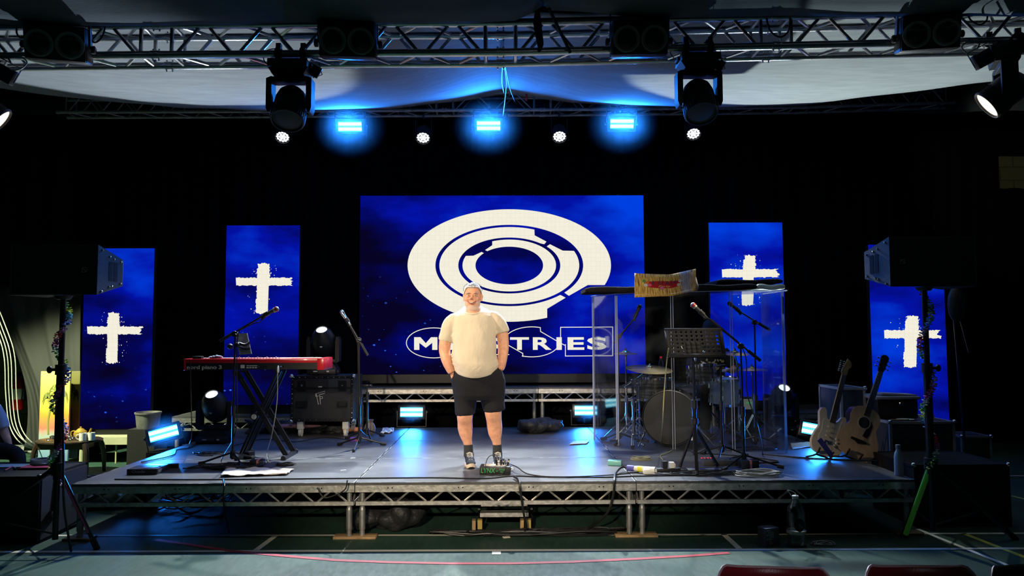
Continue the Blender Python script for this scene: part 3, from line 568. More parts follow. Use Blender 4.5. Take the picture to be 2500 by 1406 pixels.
# --- upright screens with brushed crosses
def cross(parent, x0, x1, y0, y1, vx0, vx1, hy0, hy1, sd):      # pixel box of the cross
    rnd = random.Random(sd); q = lambda x, y, d=.004: Vector((W(x, y, SY).x, SY-d, W(x, y, SY).z))
    mb = MB(); L = []; Rr = []; n = 80
    for i in range(n+1):
        t = i/n; y = y0+(y1-y0)*t; jl = rnd.uniform(-1, 1)*(1.6 if t < .25 or t > .8 else .7); jr = rnd.uniform(-1, 1)*(1.9 if t < .3 else .5)
        e = 4*math.sin(PI*t)**.5-4; L.append((vx0-e*.8+jl+(4 if t < .1 else 0)-(4*t if t > .7 else 0), y)); Rr.append((vx1+e*.6+jr+(3 if t < .3 else -2), y))
    top = [(vx0+(vx1-vx0)*k/14+2, y0+2.5*abs(k-6)/6+rnd.uniform(-1.6, 2.2)) for k in range(15)]; bot = [(vx1-(vx1-vx0)*k/14-2, y1-abs(k-7)*.3+rnd.uniform(-1.8, 1.8)) for k in range(15)]
    pl = [q(*p) for p in top+Rr[1:-1]+bot+L[-2:0:-1]]; mb.add(pl, [list(range(len(pl)))])
    T = [(x0+(x1-x0)*k/44, hy0+rnd.uniform(-1.2, 1.2)) for k in range(45)]; B = [(x1-(x1-x0)*k/44+1, hy1+rnd.uniform(-1.3, 1.3)) for k in range(45)]
    rt = [(x1+rnd.uniform(-9, 3), hy0+(hy1-hy0)*k/7) for k in range(1, 7)]; pl = [q(*p, .005) for p in T+rt+B]; mb.add(pl, [list(range(len(pl)))])
    for i in range(60):
        cx = rnd.gauss((vx0+vx1)/2, 19); cy = rnd.uniform(y0, y1) if rnd.random() < .7 else hy0-rnd.uniform(0, 30); r = rnd.uniform(.3, 1.2)
        mb.add([q(cx+r*math.cos(k), cy+r*math.sin(k)*1.2, .0035) for k in (0, 1.05, 2.1, 3.14, 4.2, 5.24)], [list(range(6))])
    mb.build('cross_image', 'ledwhite', parent)
def upright(x0, x1, yt, seed, bright, dots, lab, c):
    a = W(x0, yt+150, SY).x; b = W(x1, yt+150, SY).x; zt = W((x0+x1)/2, yt, SY).z
    t, cx = screen('upright_screen', lab, a, b, zt-2.5, SY, seed, bright, dots, b-a, 2.5, 'upright screens with a white cross'); cross(t, *c)
upright(203, 373, 606, 5.1, (.05, .22, -.05), 1.6, 'upright blue screen with a white cross, outermost on the left behind the loudspeaker', (213, 348, 762, 887, 262, 290, 797, 816, 1))
upright(550, 730, 550, 8.7, (.0, .22, .0), 1.6, 'upright blue screen with a white cross, behind the keyboard', (576, 714, 642, 766, 627, 656, 678, 697, 2))
upright(1733, 1914, 543, 1.9, (.0, .08, .17), .3, 'upright blue screen with a white cross, behind the clear drum shield', (1762, 1901, 622, 746, 1813, 1842, 657, 677, 3))
upright(2125, 2307, 597, 4.4, (.0, .0, .15), .2, 'upright blue screen with a white cross, outermost on the right behind the guitars', (2158, 2296, 770, 897, 2208, 2240, 806, 826, 4))

# ================================================================ lights on the trusses
def hook(t, p, m='black', s=1):                                      # half coupler round the chord at p
    mb = MB(); mb.lathe([(.036*s, -.02), (.045*s, -.02), (.045*s, .02), (.036*s, .02), (.036*s, -.02)], p, (1, 0, 0), 16); mb.b2((p.x-.018, p.y-.02, p.z-.075*s), (p.x+.018, p.y+.02, p.z-.038*s)); return mb.build('clamp', m, t)
def mover(name, label, loc, sc_=1, hang=False, rz=0, tilt=R(60), lens='lenswhite', group=None, egg=True, lensr=.062, hl=.42):
    # local: base below, head on the yoke above; a hanging one is turned upside down. tilt: angle of the beam from straight up, towards -y
    t = thing(name, label, 'moving head light', (0, 0, 0), group); k = sc_
    mb = MB(); mb.box((0, 0, .045*k), (.36*k, .27*k, .075*k), bev=.012*k); pr = [(-.18, .08), (.18, .08), (.14, .145), (-.14, .145)]
    mb.prism([(x*k, z*k) for x, z in pr], .2*k, TR((0, -.10*k, 0))); mb.b2((-.2*k, -.05*k, .03*k), (-.178*k, .05*k, .06*k)); mb.b2((.178*k, -.05*k, .03*k), (.2*k, .05*k, .06*k))
    for sx in (-1, 1):
        for sy in (-1, 1): mb.cyl((sx*.14*k, sy*.1*k, 0), (sx*.14*k, sy*.1*k, .01*k), .018*k, n=8)
    base = mb.build('base', 'black', t)
    mb = MB(); mb.box((0, -.137*k, .05*k), (.07*k, .004*k, .03*k)); mb.build('display_panel', 'darkgrey', base)
    mb = MB(); mb.box((-.07*k, -.1375*k, .05*k), (.05*k, .003*k, .012*k)); mb.box((.085*k, -.1375*k, .05*k), (.03*k, .003*k, .018*k)); mb.build('sticker', 'white', base)
    mb = MB(); mb.box((0, 0, .175*k), (.37*k, .13*k, .05*k), bev=.012*k)
    for sx in (-1, 1):
        mb.prism([(sx*.155*k, .15*k), (sx*.205*k, .17*k), (sx*.205*k, .44*k), (sx*.19*k, .48*k), (sx*.165*k, .48*k), (sx*.155*k, .40*k)], .13*k, TR((0, -.065*k, 0)))
    mb.build('yoke', 'black', t)
    A = TR((0, 0, .40*k), 0, tilt); ax = A.to_3x3() @ Vector((0, 0, 1))
    mb = MB()
    if egg: prof = [(0, -.17), (.06, -.16), (.11, -.13), (.14, -.07), (.148, 0), (.142, .08), (.12, .15), (.09, .195), (.075, .215), (.07, .22), (.066, .205), (0, .204)]
    else: prof = [(0, -.19), (.05, -.185), (.09, -.165), (.125, -.12), (.143, -.05), (.146, .02), (.140, .06), (.150, .065), (.150, .19), (.144, .2), (.135, .2), (.13, .18), (0, .179)]
    mb.lathe([(r*k, h*k) for r, h in prof], n=32, T=A)
    if not egg:
        for i in range(36): a = 2*PI*i/36; mb.cyl((.151*k*math.cos(a), .151*k*math.sin(a), .075*k), (.151*k*math.cos(a), .151*k*math.sin(a), .185*k), .004*k, n=4, T=A)
    mb.cyl((-.16*k, 0, 0), (.16*k, 0, 0), .03*k, n=12, T=TR((0, 0, .40*k))); hd = mb.build('head', 'black', t)
    lr = (.066 if egg else .13)*k; lz = (.207 if egg else .183)*k
    mb = MB(); mb.lathe([(lr, lz), (lr*.7, lz+.008*k), (0, lz+.011*k)], n=28, T=A); mb.build('lens', lens, hd)
    if egg: mb = MB(); mb.lathe([(.016*k, 0), (.016*k, .004*k), (0, .005*k)], c=(0, -.146*k, .36*k), axis=(0, -1, 0), n=16); mb.build('badge', 'white', hd)
    return t
def place(t, loc, rz=0, flip=False, dz=0):
    t.rotation_euler = (PI if flip else 0, 0, rz); t.location = loc
# floor heads
a = F(553, 1068, S); m1 = mover('moving_head', 'black moving head light standing on the stage behind the keyboard stand, lens lit white', 0, 1.0, tilt=R(38), group='floor moving heads with a white beam'); place(m1, (a.x+.02, 8.72, S))
HEAD_FLOOR = m1
# flight case first, then the head on it
fc = thing('flight_case', 'large dark flight case on wheels with a hand drawn F, behind the keyboard', 'flight case', (W(790, 970, 9.1).x, 9.1, S))
cx = W(789, 970, 9.1).x; x0 = W(711, 970, 9.1).x; x1 = W(862, 970, 9.1).x; zt = W(789, 918, 9.1).z; zb = W(789, 1028, 9.1).z; cy0, cy1 = 9.1, 9.68
mb = MB(); mb.box(((x0+x1)/2, (cy0+cy1)/2, (zt+zb)/2), (x1-x0, cy1-cy0, zt-zb), bev=.012); mb.build('body', 'boxblack', fc)
mb = MB(); e = .03
for x in (x0, x1):
    s = 1 if x == x0 else -1; mb.b2((x-s*.004, cy0-.004, zb), (x+s*e, cy0+.004, zt)); 
for z in (zb, zt):
    s = 1 if z == zb else -1; mb.b2((x0, cy0-.004, z-s*.004), (x1, cy0+.004, z+s*e))
mb.b2((x0, cy0-.005, zt-.155), (x1, cy0+.001, zt-.135)); mb.build('edging', 'satin', fc)
mb = MB()
for i in range(11):
    u = i/10; mb.ell((x0+.03+(x1-x0-.06)*u, cy0-.004, zt-.015), .006, nu=8, nv=6); mb.ell((x0+.03+(x1-x0-.06)*u, cy0-.004, zb+.015), .006, nu=8, nv=6)
for i in range(9):
    u = i/8; mb.ell((x0+.013, cy0-.004, zb+.04+(zt-zb-.08)*u), .006, nu=8, nv=6); mb.ell((x1-.013, cy0-.004, zb+.04+(zt-zb-.08)*u), .006, nu=8, nv=6)
o = mb.build('rivets', 'chrome', fc); o['kind'] = 'stuff'
for x in (x0, x1):
    for z in (zb, zt): mb = MB(); mb.ell((x, cy0+.01, z), .028, nu=12, nv=8); mb.build('ball_corner', 'chrome', fc)
for x in (x0+.13, x1-.13):
    mb = MB(); z = zt-.11; mb.b2((x-.05, cy0-.006, z-.075), (x+.05, cy0+.002, z+.055)); mb.b2((x-.035, cy0-.014, z-.05), (x+.035, cy0-.006, z+.035)); 
    for sx in (-.043, .043):
        for sz in (-.068, .048): mb.ell((x+sx, cy0-.007, z+sz), .005, nu=6, nv=4)
    la = mb.build('latch', 'satin', fc); mb = MB(); mb.lathe([(.014, 0), (.012, .006), (0, .007)], c=(x, cy0-.0145, z), axis=(0, -1, 0), n=12); mb.build('latch_knob', 'chrome', la)
    mb = MB(); z = zb+.2; mb.b2((x-.07, cy0-.006, z-.045), (x+.07, cy0+.002, z+.045)); mb.tube([(x-.05, cy0-.012, z+.02), (x-.05, cy0-.022, z-.02), (x+.05, cy0-.022, z-.02), (x+.05, cy0-.012, z+.02)], .007, 6)
    mb.build('handle', 'satin', fc)
mb = MB(); c = lambda x, y: (W(400+x/3.125, 740+y/3.125, cy0).x, cy0-.006, W(400+x/3.125, 740+y/3.125, cy0).z)
mb.tube([c(1160, 690), c(1158, 712), c(1190, 705), c(1196, 770), c(1180, 772), c(1163, 690), c(1228, 672), c(1228, 688), c(1185, 698)], .0035, 5); mb.tube([c(1192, 715), c(1210, 712), c(1210, 728), c(1196, 730)], .0035, 5)
mb.build('drawn_letter', 'white', fc, label='hand drawn white outline letter F')
mb = MB(); p = c(1193, 638); mb.box((p[0], cy0-.004, p[2]), (.045, .004, .014)); mb.build('maker_plate', 'white', fc)
for x in (x0+.1, x1-.1):
    for y in (cy0+.08, cy1-.08):
        mb = MB(); mb.cyl((x-.018, y, S+.05), (x+.018, y, S+.05), .05, n=20); mb.b2((x-.035, y-.04, S+.095), (x+.035, y+.04, zb)); mb.b2((x-.03, y-.012, S+.045), (x-.022, y+.012, S+.1)); mb.b2((x+.022, y-.012, S+.045), (x+.03, y+.012, S+.1)); mb.build('caster', 'whiteplastic', fc)
m2 = dup(m1, (W(790, 915, 9.38).x, 9.38, zt), 0, 'black moving head light standing on top of the flight case, lens lit white')
m3 = dup(m1, (F(1893, 1050, S).x, 9.35, S), 0, 'black moving head light behind the right end of the clear drum shield')
# heads hanging from the front truss
h1 = mover('hanging_moving_head', 'black moving head hanging from the front truss, left of centre', 0, .80, tilt=R(-28), lens='darkgrey', group='moving heads hanging from the front truss', egg=False)
for x, z in ((-.09, 0), (.09, 0)): hook(h1, Vector((x, 0, -.062)))
mb = MB(); mb.tube([(-.16, 0, .03), (-.2, 0, -.02), (-.19, 0, -.08), (-.12, 0, -.1), (-.09, 0, -.07)], .004, 5, smooth=4); mb.build('safety_cable', 'cable', h1)
mb = MB(); mb.box((.16, -.04, .05), (.09, .02, .085), rot=Matrix.Rotation(R(-30), 3, 'Y'), bev=.004); mb.tube([(.125, -.052, .01), (.19, -.052, -.01), (.215, -.052, .075), (.15, -.052, .10), (.125, -.052, .01)], .004, 5); mb.build('side_lamp', 'satin', h1)
def hangat(t, x, rz=0):
    p = tz(x)+Vector((0, 0, 0)); place(t, (p.x, p.y, p.z-.062), rz, True)
hangat(h1, 711)
h2 = dup(h1, (0, 0, 0), 0, 'black moving head hanging from the front truss, right of centre'); hangat(h2, 1703)
h3 = mover('hanging_moving_head', 'black moving head at the right end of the front truss with a warm lit lens', 0, .80, tilt=R(-53), lens='lenswarm', group='moving heads hanging from the front truss', egg=False)
for x in (-.09, .09): hook(h3, Vector((0, x, -.062)))
place(h3, (tz(2450).x, TY+.0, tz(2450).z-.062), R(-114), True)
h4 = dup(h3, None, None, 'black moving head at the left end of the front truss, half out of view'); place(h4, (tz(-45).x, TY, tz(-45).z-.062), R(114), True)
for x, s, lb in ((2395, 1, 'small square lamp clamped under the right end of the front truss'), (18, -1, 'small square lamp clamped under the left end of the front truss')):
    p = tz(x); t = thing('small_lamp', lb, 'lamp', p, 'small square lamps on the front truss'); q = p+Vector((0, -.02, -.14)); rt = Matrix.Rotation(R(-28*s), 3, 'Y')
    mb = MB(); mb.box(q, (.16, .05, .11), rot=rt, bev=.006); mb.build('housing', 'satin', t)
    mb = MB(); mb.box(q+rt @ Vector((0, -.028, 0)), (.14, .004, .09), rot=rt); mb.build('lamp_glass', mat('lamp_glass', (.02, .03, .08), .1), t)
    mb = MB(); mb.tube([q+rt @ Vector((-.09, 0, -.03)), q+rt @ Vector((-.09, 0, .09)), q+rt @ Vector((.09, 0, .09)), q+rt @ Vector((.09, 0, -.03))], .005, 5); mb.cyl(q+rt @ Vector((0, 0, .09)), p, .008); mb.build('bracket', 'chrome', t)
    mb = MB(); mb.tube([p+Vector((-.1*s, -.03, .0)), p+Vector((-.17*s, -.04, -.06)), p+Vector((-.12*s, -.05, -.12)), p+Vector((0, -.04, -.1)), p+Vector((.1*s, -.03, -.02))], .005, 5, smooth=5)
    mb.build('safety_cable', 'whitecable', t)
# blinders
M['ringgrey'] = mat('worn_grey_ring', (.30, .30, .28), .35)
def blinder(x, y, rz, lb):
    p = W(x, y, TY-.14); t = thing('blinder_lamp', lb, 'stage light', (0, 0, 0), 'two-lamp blinders on the front truss')
    mb = MB(); mb.box((0, .02, 0), (.40, .16, .25), bev=.018); mb.box((0, -.065, 0), (.385, .02, .235), bev=.006); mb.build('housing', 'black', t)
    for s in (-1, 1):
        mb = MB(); mb.lathe([(.093, 0), (.093, .012), (.082, .014), (.078, .004), (.07, .008), (.066, -.004), (.058, .002), (0, .004)], c=(s*.097, -.075, -.01), axis=(0, -1, 0), n=32); mb.build('lamp_ring', 'ringgrey', t)
        mb = MB(); mb.lathe([(.066, .012), (.05, .022), (0, .028)], c=(s*.097, -.075, -.01), axis=(0, -1, 0), n=32); mb.build('lamp_glass', mat('dead_lamp_glass', (.02, .022, .018), .15), t)
    mb = MB()
    for s in (-1, 1): mb.b2((s*.205, -.015, -.02), (s*.212, .025, .19)); mb.lathe([(.028, 0), (.03, .02), (.02, .028), (0, .028)], c=(s*.212, .005, -.02), axis=(s, 0, 0), n=10)
    mb.b2((-.212, -.015, .183), (.212, .025, .19)); mb.b2((-.015, -.01, .19), (.015, .03, .25)); mb.build('bracket', 'black', t)
    t.location = p; t.rotation_euler = (R(14), 0, rz)
blinder(142, 108, R(14), 'black two-lamp blinder on the front truss, far left'); blinder(850, 100, R(5), 'black two-lamp blinder on the front truss, right of the left moving head')
blinder(1560, 95, R(-2), 'black two-lamp blinder on the front truss, left of the right-of-centre moving head'); blinder(2265, 82, R(-12), 'black two-lamp blinder on the front truss, far right')
# strobes and par cans on the back truss
def strobe(loc, tiltx, rz, lb, floor=False, s=1):
    t = thing('strobe_light', lb, 'strobe light', (0, 0, 0), 'blue strobes'); mb = MB(); mb.box((0, .03, 0), (.38, .09, .2), bev=.01)
    for i in range(7): mb.b2((-.16+i*.05, .075, -.07), (-.15+i*.05, .095, .07))
    mb.build('housing', 'satin', t)
    for z in (-.033, .033): mb = MB(); mb.box((0, -.018, z), (.31, .006, .042), bev=.002); mb.build('light_bar', 'whitebar', t)
    mb = MB(); mb.box((0, -.017, 0), (.31, .004, .014)); mb.box((0, -.0165, .062), (.31, .004, .006)); mb.box((0, -.0165, -.062), (.31, .004, .006)); mb.build('blue_diodes', 'bluebar', t)
    mb = MB(); sg = -1 if floor else 1
    for x in (-.2, .2): mb.b2((x-.004, .01, -.02*sg), (x+.004, .05, sg*.2)); mb.lathe([(.022, 0), (.02, .02), (0, .02)], c=(x, .03, 0), axis=(1 if x > 0 else -1, 0, 0), n=10)
    mb.b2((-.2, .01, sg*.193), (.2, .05, sg*.2)); mb.build('bracket', 'satin', t)
    if not floor: hook(t, Vector((0, .03, .27)), s=.8)
    t.location = loc; t.rotation_euler = (tiltx, 0, rz); return t
for x, y, lb in ((855, 309, 'blue-lit strobe on the back truss, left of the three'), (1193, 307, 'blue-lit strobe on the back truss above the logo'), (1518, 302, 'blue-lit strobe on the back truss, right of the three')):
    strobe(W(x, y, 9.66), R(14), 0, lb)
for x, y, Y, tx, rz, lb in ((1005, 1006, 10.3, 6, 0, 'blue-lit strobe under the large screen riser, left of the man'), (1430, 1002, 10.3, 6, 0, 'blue-lit strobe under the large screen riser, left of the drum shield')):
    strobe(W(x, y, Y), R(-tx), R(rz), lb, True)
bx = W(402, 1100, 8.8); mb = MB(); mb.b2((bx.x-.16, 8.68, 0), (bx.x+.16, 8.98, W(400, 1058, 8.8).z-.203)); one('strobe_box', mb, 'matte', 'black box carrying the strobe beside the left edge of the stage', 'box')
s3 = strobe(W(400, 1058, 8.8), R(-16), R(24), 'blue-lit strobe standing beside the stage at its left edge', True); s3.rotation_euler = (R(-16), R(-14), R(22))
s4 = strobe(W(1994, 1050, 8.5), R(-16), R(-20), 'blue-lit strobe standing left of the white electric guitar', True); s4.rotation_euler = (R(-18), R(8), R(-30))
def par(x, y, lb):
    p = W(x, y, 9.68); t = thing('par_light', lb, 'stage light', p, 'white par cans on the back truss'); ax = Vector((-.05*(x-1200)/500, -.62, -.78)).normalized(); T = TR(p) @ Vector((0, 0, 1)).rotation_difference(ax).to_matrix().to_4x4()
    mb = MB(); mb.lathe([(0, -.2), (.05, -.2), (.09, -.16), (.1, -.05), (.1, .02), (.094, .02), (.09, -.005), (0, -.006)], n=28, T=T); mb.build('housing', 'black', t)
    mb = MB(); mb.lathe([(.088, -.002), (0, -.001)], n=28, T=T); 
    mb.build('face', 'satin', t)
    mb = MB()
    for r, n in ((0, 1), (.035, 6), (.068, 12)):
        for i in range(n): a = 2*PI*i/n; mb.lathe([(.017, .001), (.012, .008), (0, .010)], c=(r*math.cos(a), r*math.sin(a), 0), n=8, T=T)
    mb.build('lens_cluster', 'lenswhite', t)
    q = p-ax*.08; mb = MB()
    for s in (-1, 1): mb.b2((q.x+s*.105-.003, q.y-.012, q.z), (q.x+s*.105+.003, q.y+.012, q.z+.22))
    mb.b2((q.x-.105, q.y-.012, q.z+.214), (q.x+.105, q.y+.012, q.z+.22)); mb.cyl((q.x, q.y, q.z+.21), (q.x, q.y, q.z+.27), .012); mb.build('bracket', 'black', t)
for (x, y), lb in zip(PARS, ('leftmost lit par can on the back truss, beside the left moving head', 'lit par can on the back truss left of the middle strobe', 'lit par can on the back truss right of the middle strobe', 'rightmost lit par can on the back truss, under the right moving head')): par(x, y-2, lb)

# ================================================================ loudspeakers on stands with flower garlands
M['spk'] = mat('loudspeaker_paint', (.035, .045, .058), .6, bump=.5, bscale=220)
M['grille'] = mat('black_grille', (.008, .008, .009), .8, bump=.4, bscale=300)
def loudspeaker(px0, px1, px2, pyt, pyb, inner, Y, label):
    # box lying on its side: front grille from px0 to px1 faces the audience, tapered end from px1 to px2 shows its handle
    t = thing('loudspeaker', label, 'loudspeaker', W((px0+px1)/2, pyb, Y), 'loudspeakers on tripod stands')
    s = 1 if px2 > px1 else -1; a = W(px0, pyb, Y); b = W(px1, pyt, Y); zb, zt = a.z, b.z; xo, xi = a.x, b.x; e = W(px2, pyt, Y+.34).x; h = zt-zb
    poly = [(xo, Y+.03), (xo+s*.03, Y), (xi, Y), (e, Y+.34), (e-s*.04, Y+.42), (xo+s*.05, Y+.42)]; n = len(poly)
    mb = MB(); tp = (0, 0, 0, .085, .095, 0)
    vs = [(x, y, zb+tp[i]) for i, (x, y) in enumerate(poly)]+[(x, y, zt-tp[i]) for i, (x, y) in enumerate(poly)]
    mb.add(vs, [list(range(n))[::-1], list(range(n, 2*n))]+[[i, (i+1) % n, n+(i+1) % n, n+i] for i in range(n)]); mb.build('cabinet', 'spk', t, smooth=20)
    mb = MB(); mb.b2((xo+s*.04, Y-.008, zb+.012), (xi-s*.012, Y-.0005, zt-.012)); gr = mb.build('grille', 'grille', t)
    q = W(px1-s*34, (pyt+pyb)/2, Y-.01); mb = MB(); mb.tube([q+Vector((-.016, 0, -.016)), q+Vector((.016, 0, -.016)), q+Vector((.016, 0, .016)), q+Vector((-.016, 0, .016)), q+Vector((-.016, 0, -.016))], .0015, 4); mb.tube([q+Vector((-.012, 0, .012)), q+Vector((0, 0, 0)), q+Vector((.012, 0, -.012))], .0015, 4); mb.build('badge', 'whiteplastic', gr)
    d = Vector((e-xi, .34, 0)).normalized(); nn = Vector((s*d.y, -s*d.x, 0)); nn = nn if nn.y < 0 else -nn
    for k in (.50, .70):
        c = Vector((xi, Y, (zt+zb)/2))+d*(k*(Vector((e-xi, .34, 0)).length)); mb = MB(); w_ = .025; mb.add([c+nn*.002+d*sx*w_+Vector((0, 0, sz*.075)) for sx, sz in ((-1, -1), (1, -1), (1, 1), (-1, 1))]+[c-nn*.003+d*sx*w_+Vector((0, 0, sz*.075)) for sx, sz in ((-1, -1), (1, -1), (1, 1), (-1, 1))], [[0, 1, 2, 3], [4, 5, 6, 7]]+[[i, (i+1) % 4, 4+(i+1) % 4, 4+i] for i in range(4)])
        mb.build('handle_slot', 'matte', t)
    mb = MB()
    for k, z in ((.15, .9), (.45, .80), (.62, .76), (.9, .72), (.15, .07), (.45, .18), (.55, .2), (.9, .27)): mb.ell(Vector((xi, Y, zb+h*z))+d*(k*Vector((e-xi, .34, 0)).length)+nn*.004, .009, nu=8, nv=6)
    o = mb.build('rigging_bolts', 'chrome', t); return t
loudspeaker(16, 240, 302, 597, 720, 1, 5.6, 'black loudspeaker lying sideways on the left garlanded tripod stand')
loudspeaker(2392, 2170, 2108, 578, 699, -1, 5.7, 'black loudspeaker lying sideways on the right garlanded tripod stand')
M['pinkstrip'] = mat('pink_foil_strip', (.75, .06, .25), .35); M['greenstrip'] = mat('green_tube', (.10, .45, .05), .4, emis=(.1, .5, .06), es=.03)
def spkstand(x, Y, ytop, yhub, legs, label, strip_m, lane):
    top = W(x, ytop, Y); hub = W(x-lane*3, yhub, Y); X = top.x; t = thing('loudspeaker_stand', label, 'stand', (X, Y, 0), 'loudspeaker tripod stands')
    ztop = top.z; zh = hub.z; mb = MB(); mb.cyl((X, Y, .12), (X, Y, ztop-.03), .022, n=14); mb.cyl((X, Y, zh-.1), (X, Y, zh+.75), .031, n=14); mb.build('pole', 'satin', t)
    mb = MB(); mb.cyl((X, Y, zh+.72), (X, Y, zh+.8), .042, n=14); mb.build('collar', 'black', t); mb = MB(); mb.cyl((X, Y, zh-.06), (X, Y, zh+.03), .05, n=14); mb.build('leg_hub', 'black', t); mb = MB(); mb.cyl((X, Y, ztop-.03), (X, Y, ztop), .05, .07, n=16); mb.build('top_cup', 'black', t)
    mb = MB(); mb.cyl((X-lane*.03, Y, zh+.76), (X-lane*.09, Y, zh+.76), .012, n=8); mb.ell((X-lane*.09, Y, zh+.76), (.02, .025, .03)); mb.build('knob', 'black', t)
    for i, f in enumerate(legs):
        f = Vector(f); h = Vector((X, Y, zh)); mb = MB(); d = (f-h).normalized(); mb.bar(h, f, .034, .03); lg = mb.build('leg', 'satin', t)
        mb = MB(); mb.cyl(f-d*.09, f, .024, n=10); mb.build('rubber_foot', 'rubber', lg)
        mb = MB(); mb.cyl(Vector((X, Y, .16)), h.lerp(f, .62), .008, n=6); mb.build('brace', 'satin', t)
        if i == 0: mb = MB(); o = Vector((0, -.02, .008)); mb.bar(h.lerp(f, .06)+o, h.lerp(f, .8)+o, .016, .012) if strip_m == 'pinkstrip' else mb.cyl(h.lerp(f, .04)+o, h.lerp(f, .97)+o, .021, n=10); mb.build('coloured_strip', strip_m, lg)
    return X, Y, zh, ztop
g = F(238, 1341, .0); SL = spkstand(155, 5.95, 722, 1138, [(g.x, g.y, 0), (F(-40, 1300, 0).x, 6.1, 0), (W(150, 1250, 6.6).x-.1, 6.6, 0)], 'black tripod loudspeaker stand at the left with a pink striped leg', 'pinkstrip', 1)
g = F(2206, 1310, .0); SR = spkstand(2256, 6.05, 701, 1127, [(g.x, g.y, 0), (F(2452, 1305, 0).x, 6.2, 0), (W(2262, 1200, 6.7).x+.1, 6.75, 0)], 'black tripod loudspeaker stand at the right with a green tube on its leg', 'greenstrip', -1)
cols = [(.75, .04, .05), (.85, .45, .55), (.25, .3, .75), (.3, .6, .65), (.75, .75, .1), (.15, .45, .12), (.6, .6, .62), (.5, .05, .3)]
cm = [mat('petal_colour', tuple(min(.95, k*1.25+.05) for k in c), .7) for c in cols]
def garland(st, z0, z1, turns, rad, sd, label):
    X, Y, zh, zt = st; rnd = random.Random(sd); mb = MB(); n = int((z1-z0)/.017); pts = []
    for i in range(n):
        t = i/n; a = 2*PI*turns*t+sd; z = z0+(z1-z0)*t; c = Vector((X+rad*math.cos(a), Y+rad*.9*math.sin(a), z)); pts.append(c); mb.k = (i//3+sd) % 8
        for k in range(5):
            b = 2*PI*k/5+rnd.random(); r = rnd.uniform(.012, .024); q = c+Vector((math.cos(b)*r, math.sin(b)*r*.8, rnd.uniform(-.012, .012))); ax = Matrix.Rotation(rnd.random()*3, 3, 'X') @ Matrix.Rotation(b, 3, 'Z')
            mb.ell(q, (.015, .009, .003), rot=ax, nu=6, nv=4)
    mb.k = 6; mb.tube(pts, .003, 4); o = mb.build('flower_garland', cm, None); o['kind'] = 'stuff' if False else ''
    del o['kind']; tag(o, label, 'garland', 'flower garlands on the loudspeaker stands')
garland(SL, W(140, 1190, 5.95).z, SL[3]-.03, 3.2, .046, 1, 'multicoloured paper flower garland wound around the left loudspeaker stand')
garland(SR, W(2260, 1140, 6.05).z, SR[3]-.03, 2.6, .046, 4, 'multicoloured paper flower garland wound around the right loudspeaker stand')
# long cable clipped down the left pole
mb = MB(); mb.tube([(SL[0]+.035, SL[1]-.03, SL[2]+.7), (SL[0]+.05, SL[1]-.04, SL[2]+.4), (SL[0]+.06, SL[1]-.03, SL[2]+.1), (SL[0]+.06, SL[1], SL[2]-.3), (SL[0]+.1, SL[1]+.05, .01)], .009, 6, smooth=5); one('speaker_cable', mb, 'cable', 'black cable running down the left loudspeaker stand', 'cable')
mb = MB(); mb.tube([W(2256, 1130, 6.0), W(2350, 1195, 6.0), W(2455, 1302, 6.02)], .006, 6, smooth=4); one('taut_cable', mb, 'cable', 'thin black cable running from the right loudspeaker stand down to the floor', 'cable')
# ================================================================ keyboard corner
KY = 7.55
M['keyred'] = mat('red_keyboard_lacquer', (.62, .015, .025), .28, coat=.4)
kb = thing('stage_piano', 'red and black stage piano on a black X stand, its lettered back to the audience', 'keyboard', (W(620, 890, KY).x, KY, W(620, 905, KY).z))
L_ = W(448, 905, KY); R_ = W(791, 896, KY); kt = W(620, 876, KY).z; kbz = W(620, 902, KY).z; kx0, kx1 = L_.x, R_.x; kd = .33
mb = MB(); mb.b2((kx0+.02, KY+.004, kbz), (kx1-.06, KY+kd, kt-.042)); mb.build('body', 'black', kb)
mb = MB(); mb.b2((kx0+.005, KY-.002, kt-.042), (kx1-.06, KY+kd, kt), bev=.005); mb.b2((kx0, KY-.006, kbz-.006), (kx0+.02, KY+kd+.02, kt+.003), bev=.004); mb.box((kx1-.03, KY+kd/2, (kbz+kt)/2), (.07, kd+.05, kt-kbz+.012), bev=.006); mb.build('red_case', 'keyred', kb)
mb = MB(); a = W(456, 897, KY); b = W(541, 897, KY); mb.text('nord piano 3', b.x-a.x, .050, .002, TR(((a.x+b.x)/2, KY+.002, W(495, 897, KY).z-.003)), bold=.028); mb.build('lettering', 'whiteplastic', kb, label='white lower case lettering on the back panel')
mb = MB(); c = W(592, 895, KY); mb.b2((c.x-.02, KY+.001, c.z-.016), (c.x+.02, KY+.005, c.z+.018)); 
for i in range(4): mb.b2((c.x+.04+i*.028, KY+.001, c.z-.016), (c.x+.06+i*.028, KY+.005, c.z-.006)); mb.b2((c.x+.04+i*.028, KY+.001, c.z+.004), (c.x+.064+i*.028, KY+.005, c.z+.012))
mb.build('rating_plate', 'whiteplastic', kb)
mb = MB()
for i in range(4): x = W(632+i*6, 893, KY).x; mb.cyl((x, KY+.005, c.z), (x, KY-.004, c.z), .008, n=10)
mb.build('sockets', 'chrome', kb); mb = MB()
for i in range(3): x = W(680+i*6, 892, KY).x; mb.cyl((x, KY+.005, c.z), (x, KY-.004, c.z), .008, n=10)
mb.build('sockets', 'chrome', kb)
mb = MB(); 
for i in range(36): x = kx0+.06+i*(kx1-kx0-.16)/36; mb.b2((x, KY+kd-.14, kt-.001), (x+.026, KY+kd+.005, kt+.004))
o = mb.build('white_keys', 'whiteplastic', kb)
mb = MB()
for i in range(14): x = W(580+i*7.5, 880, KY).x; mb.cyl((x, KY+.05, kt), (x, KY+.05, kt+.014+.006*(i % 3 == 0)), .007, n=8)
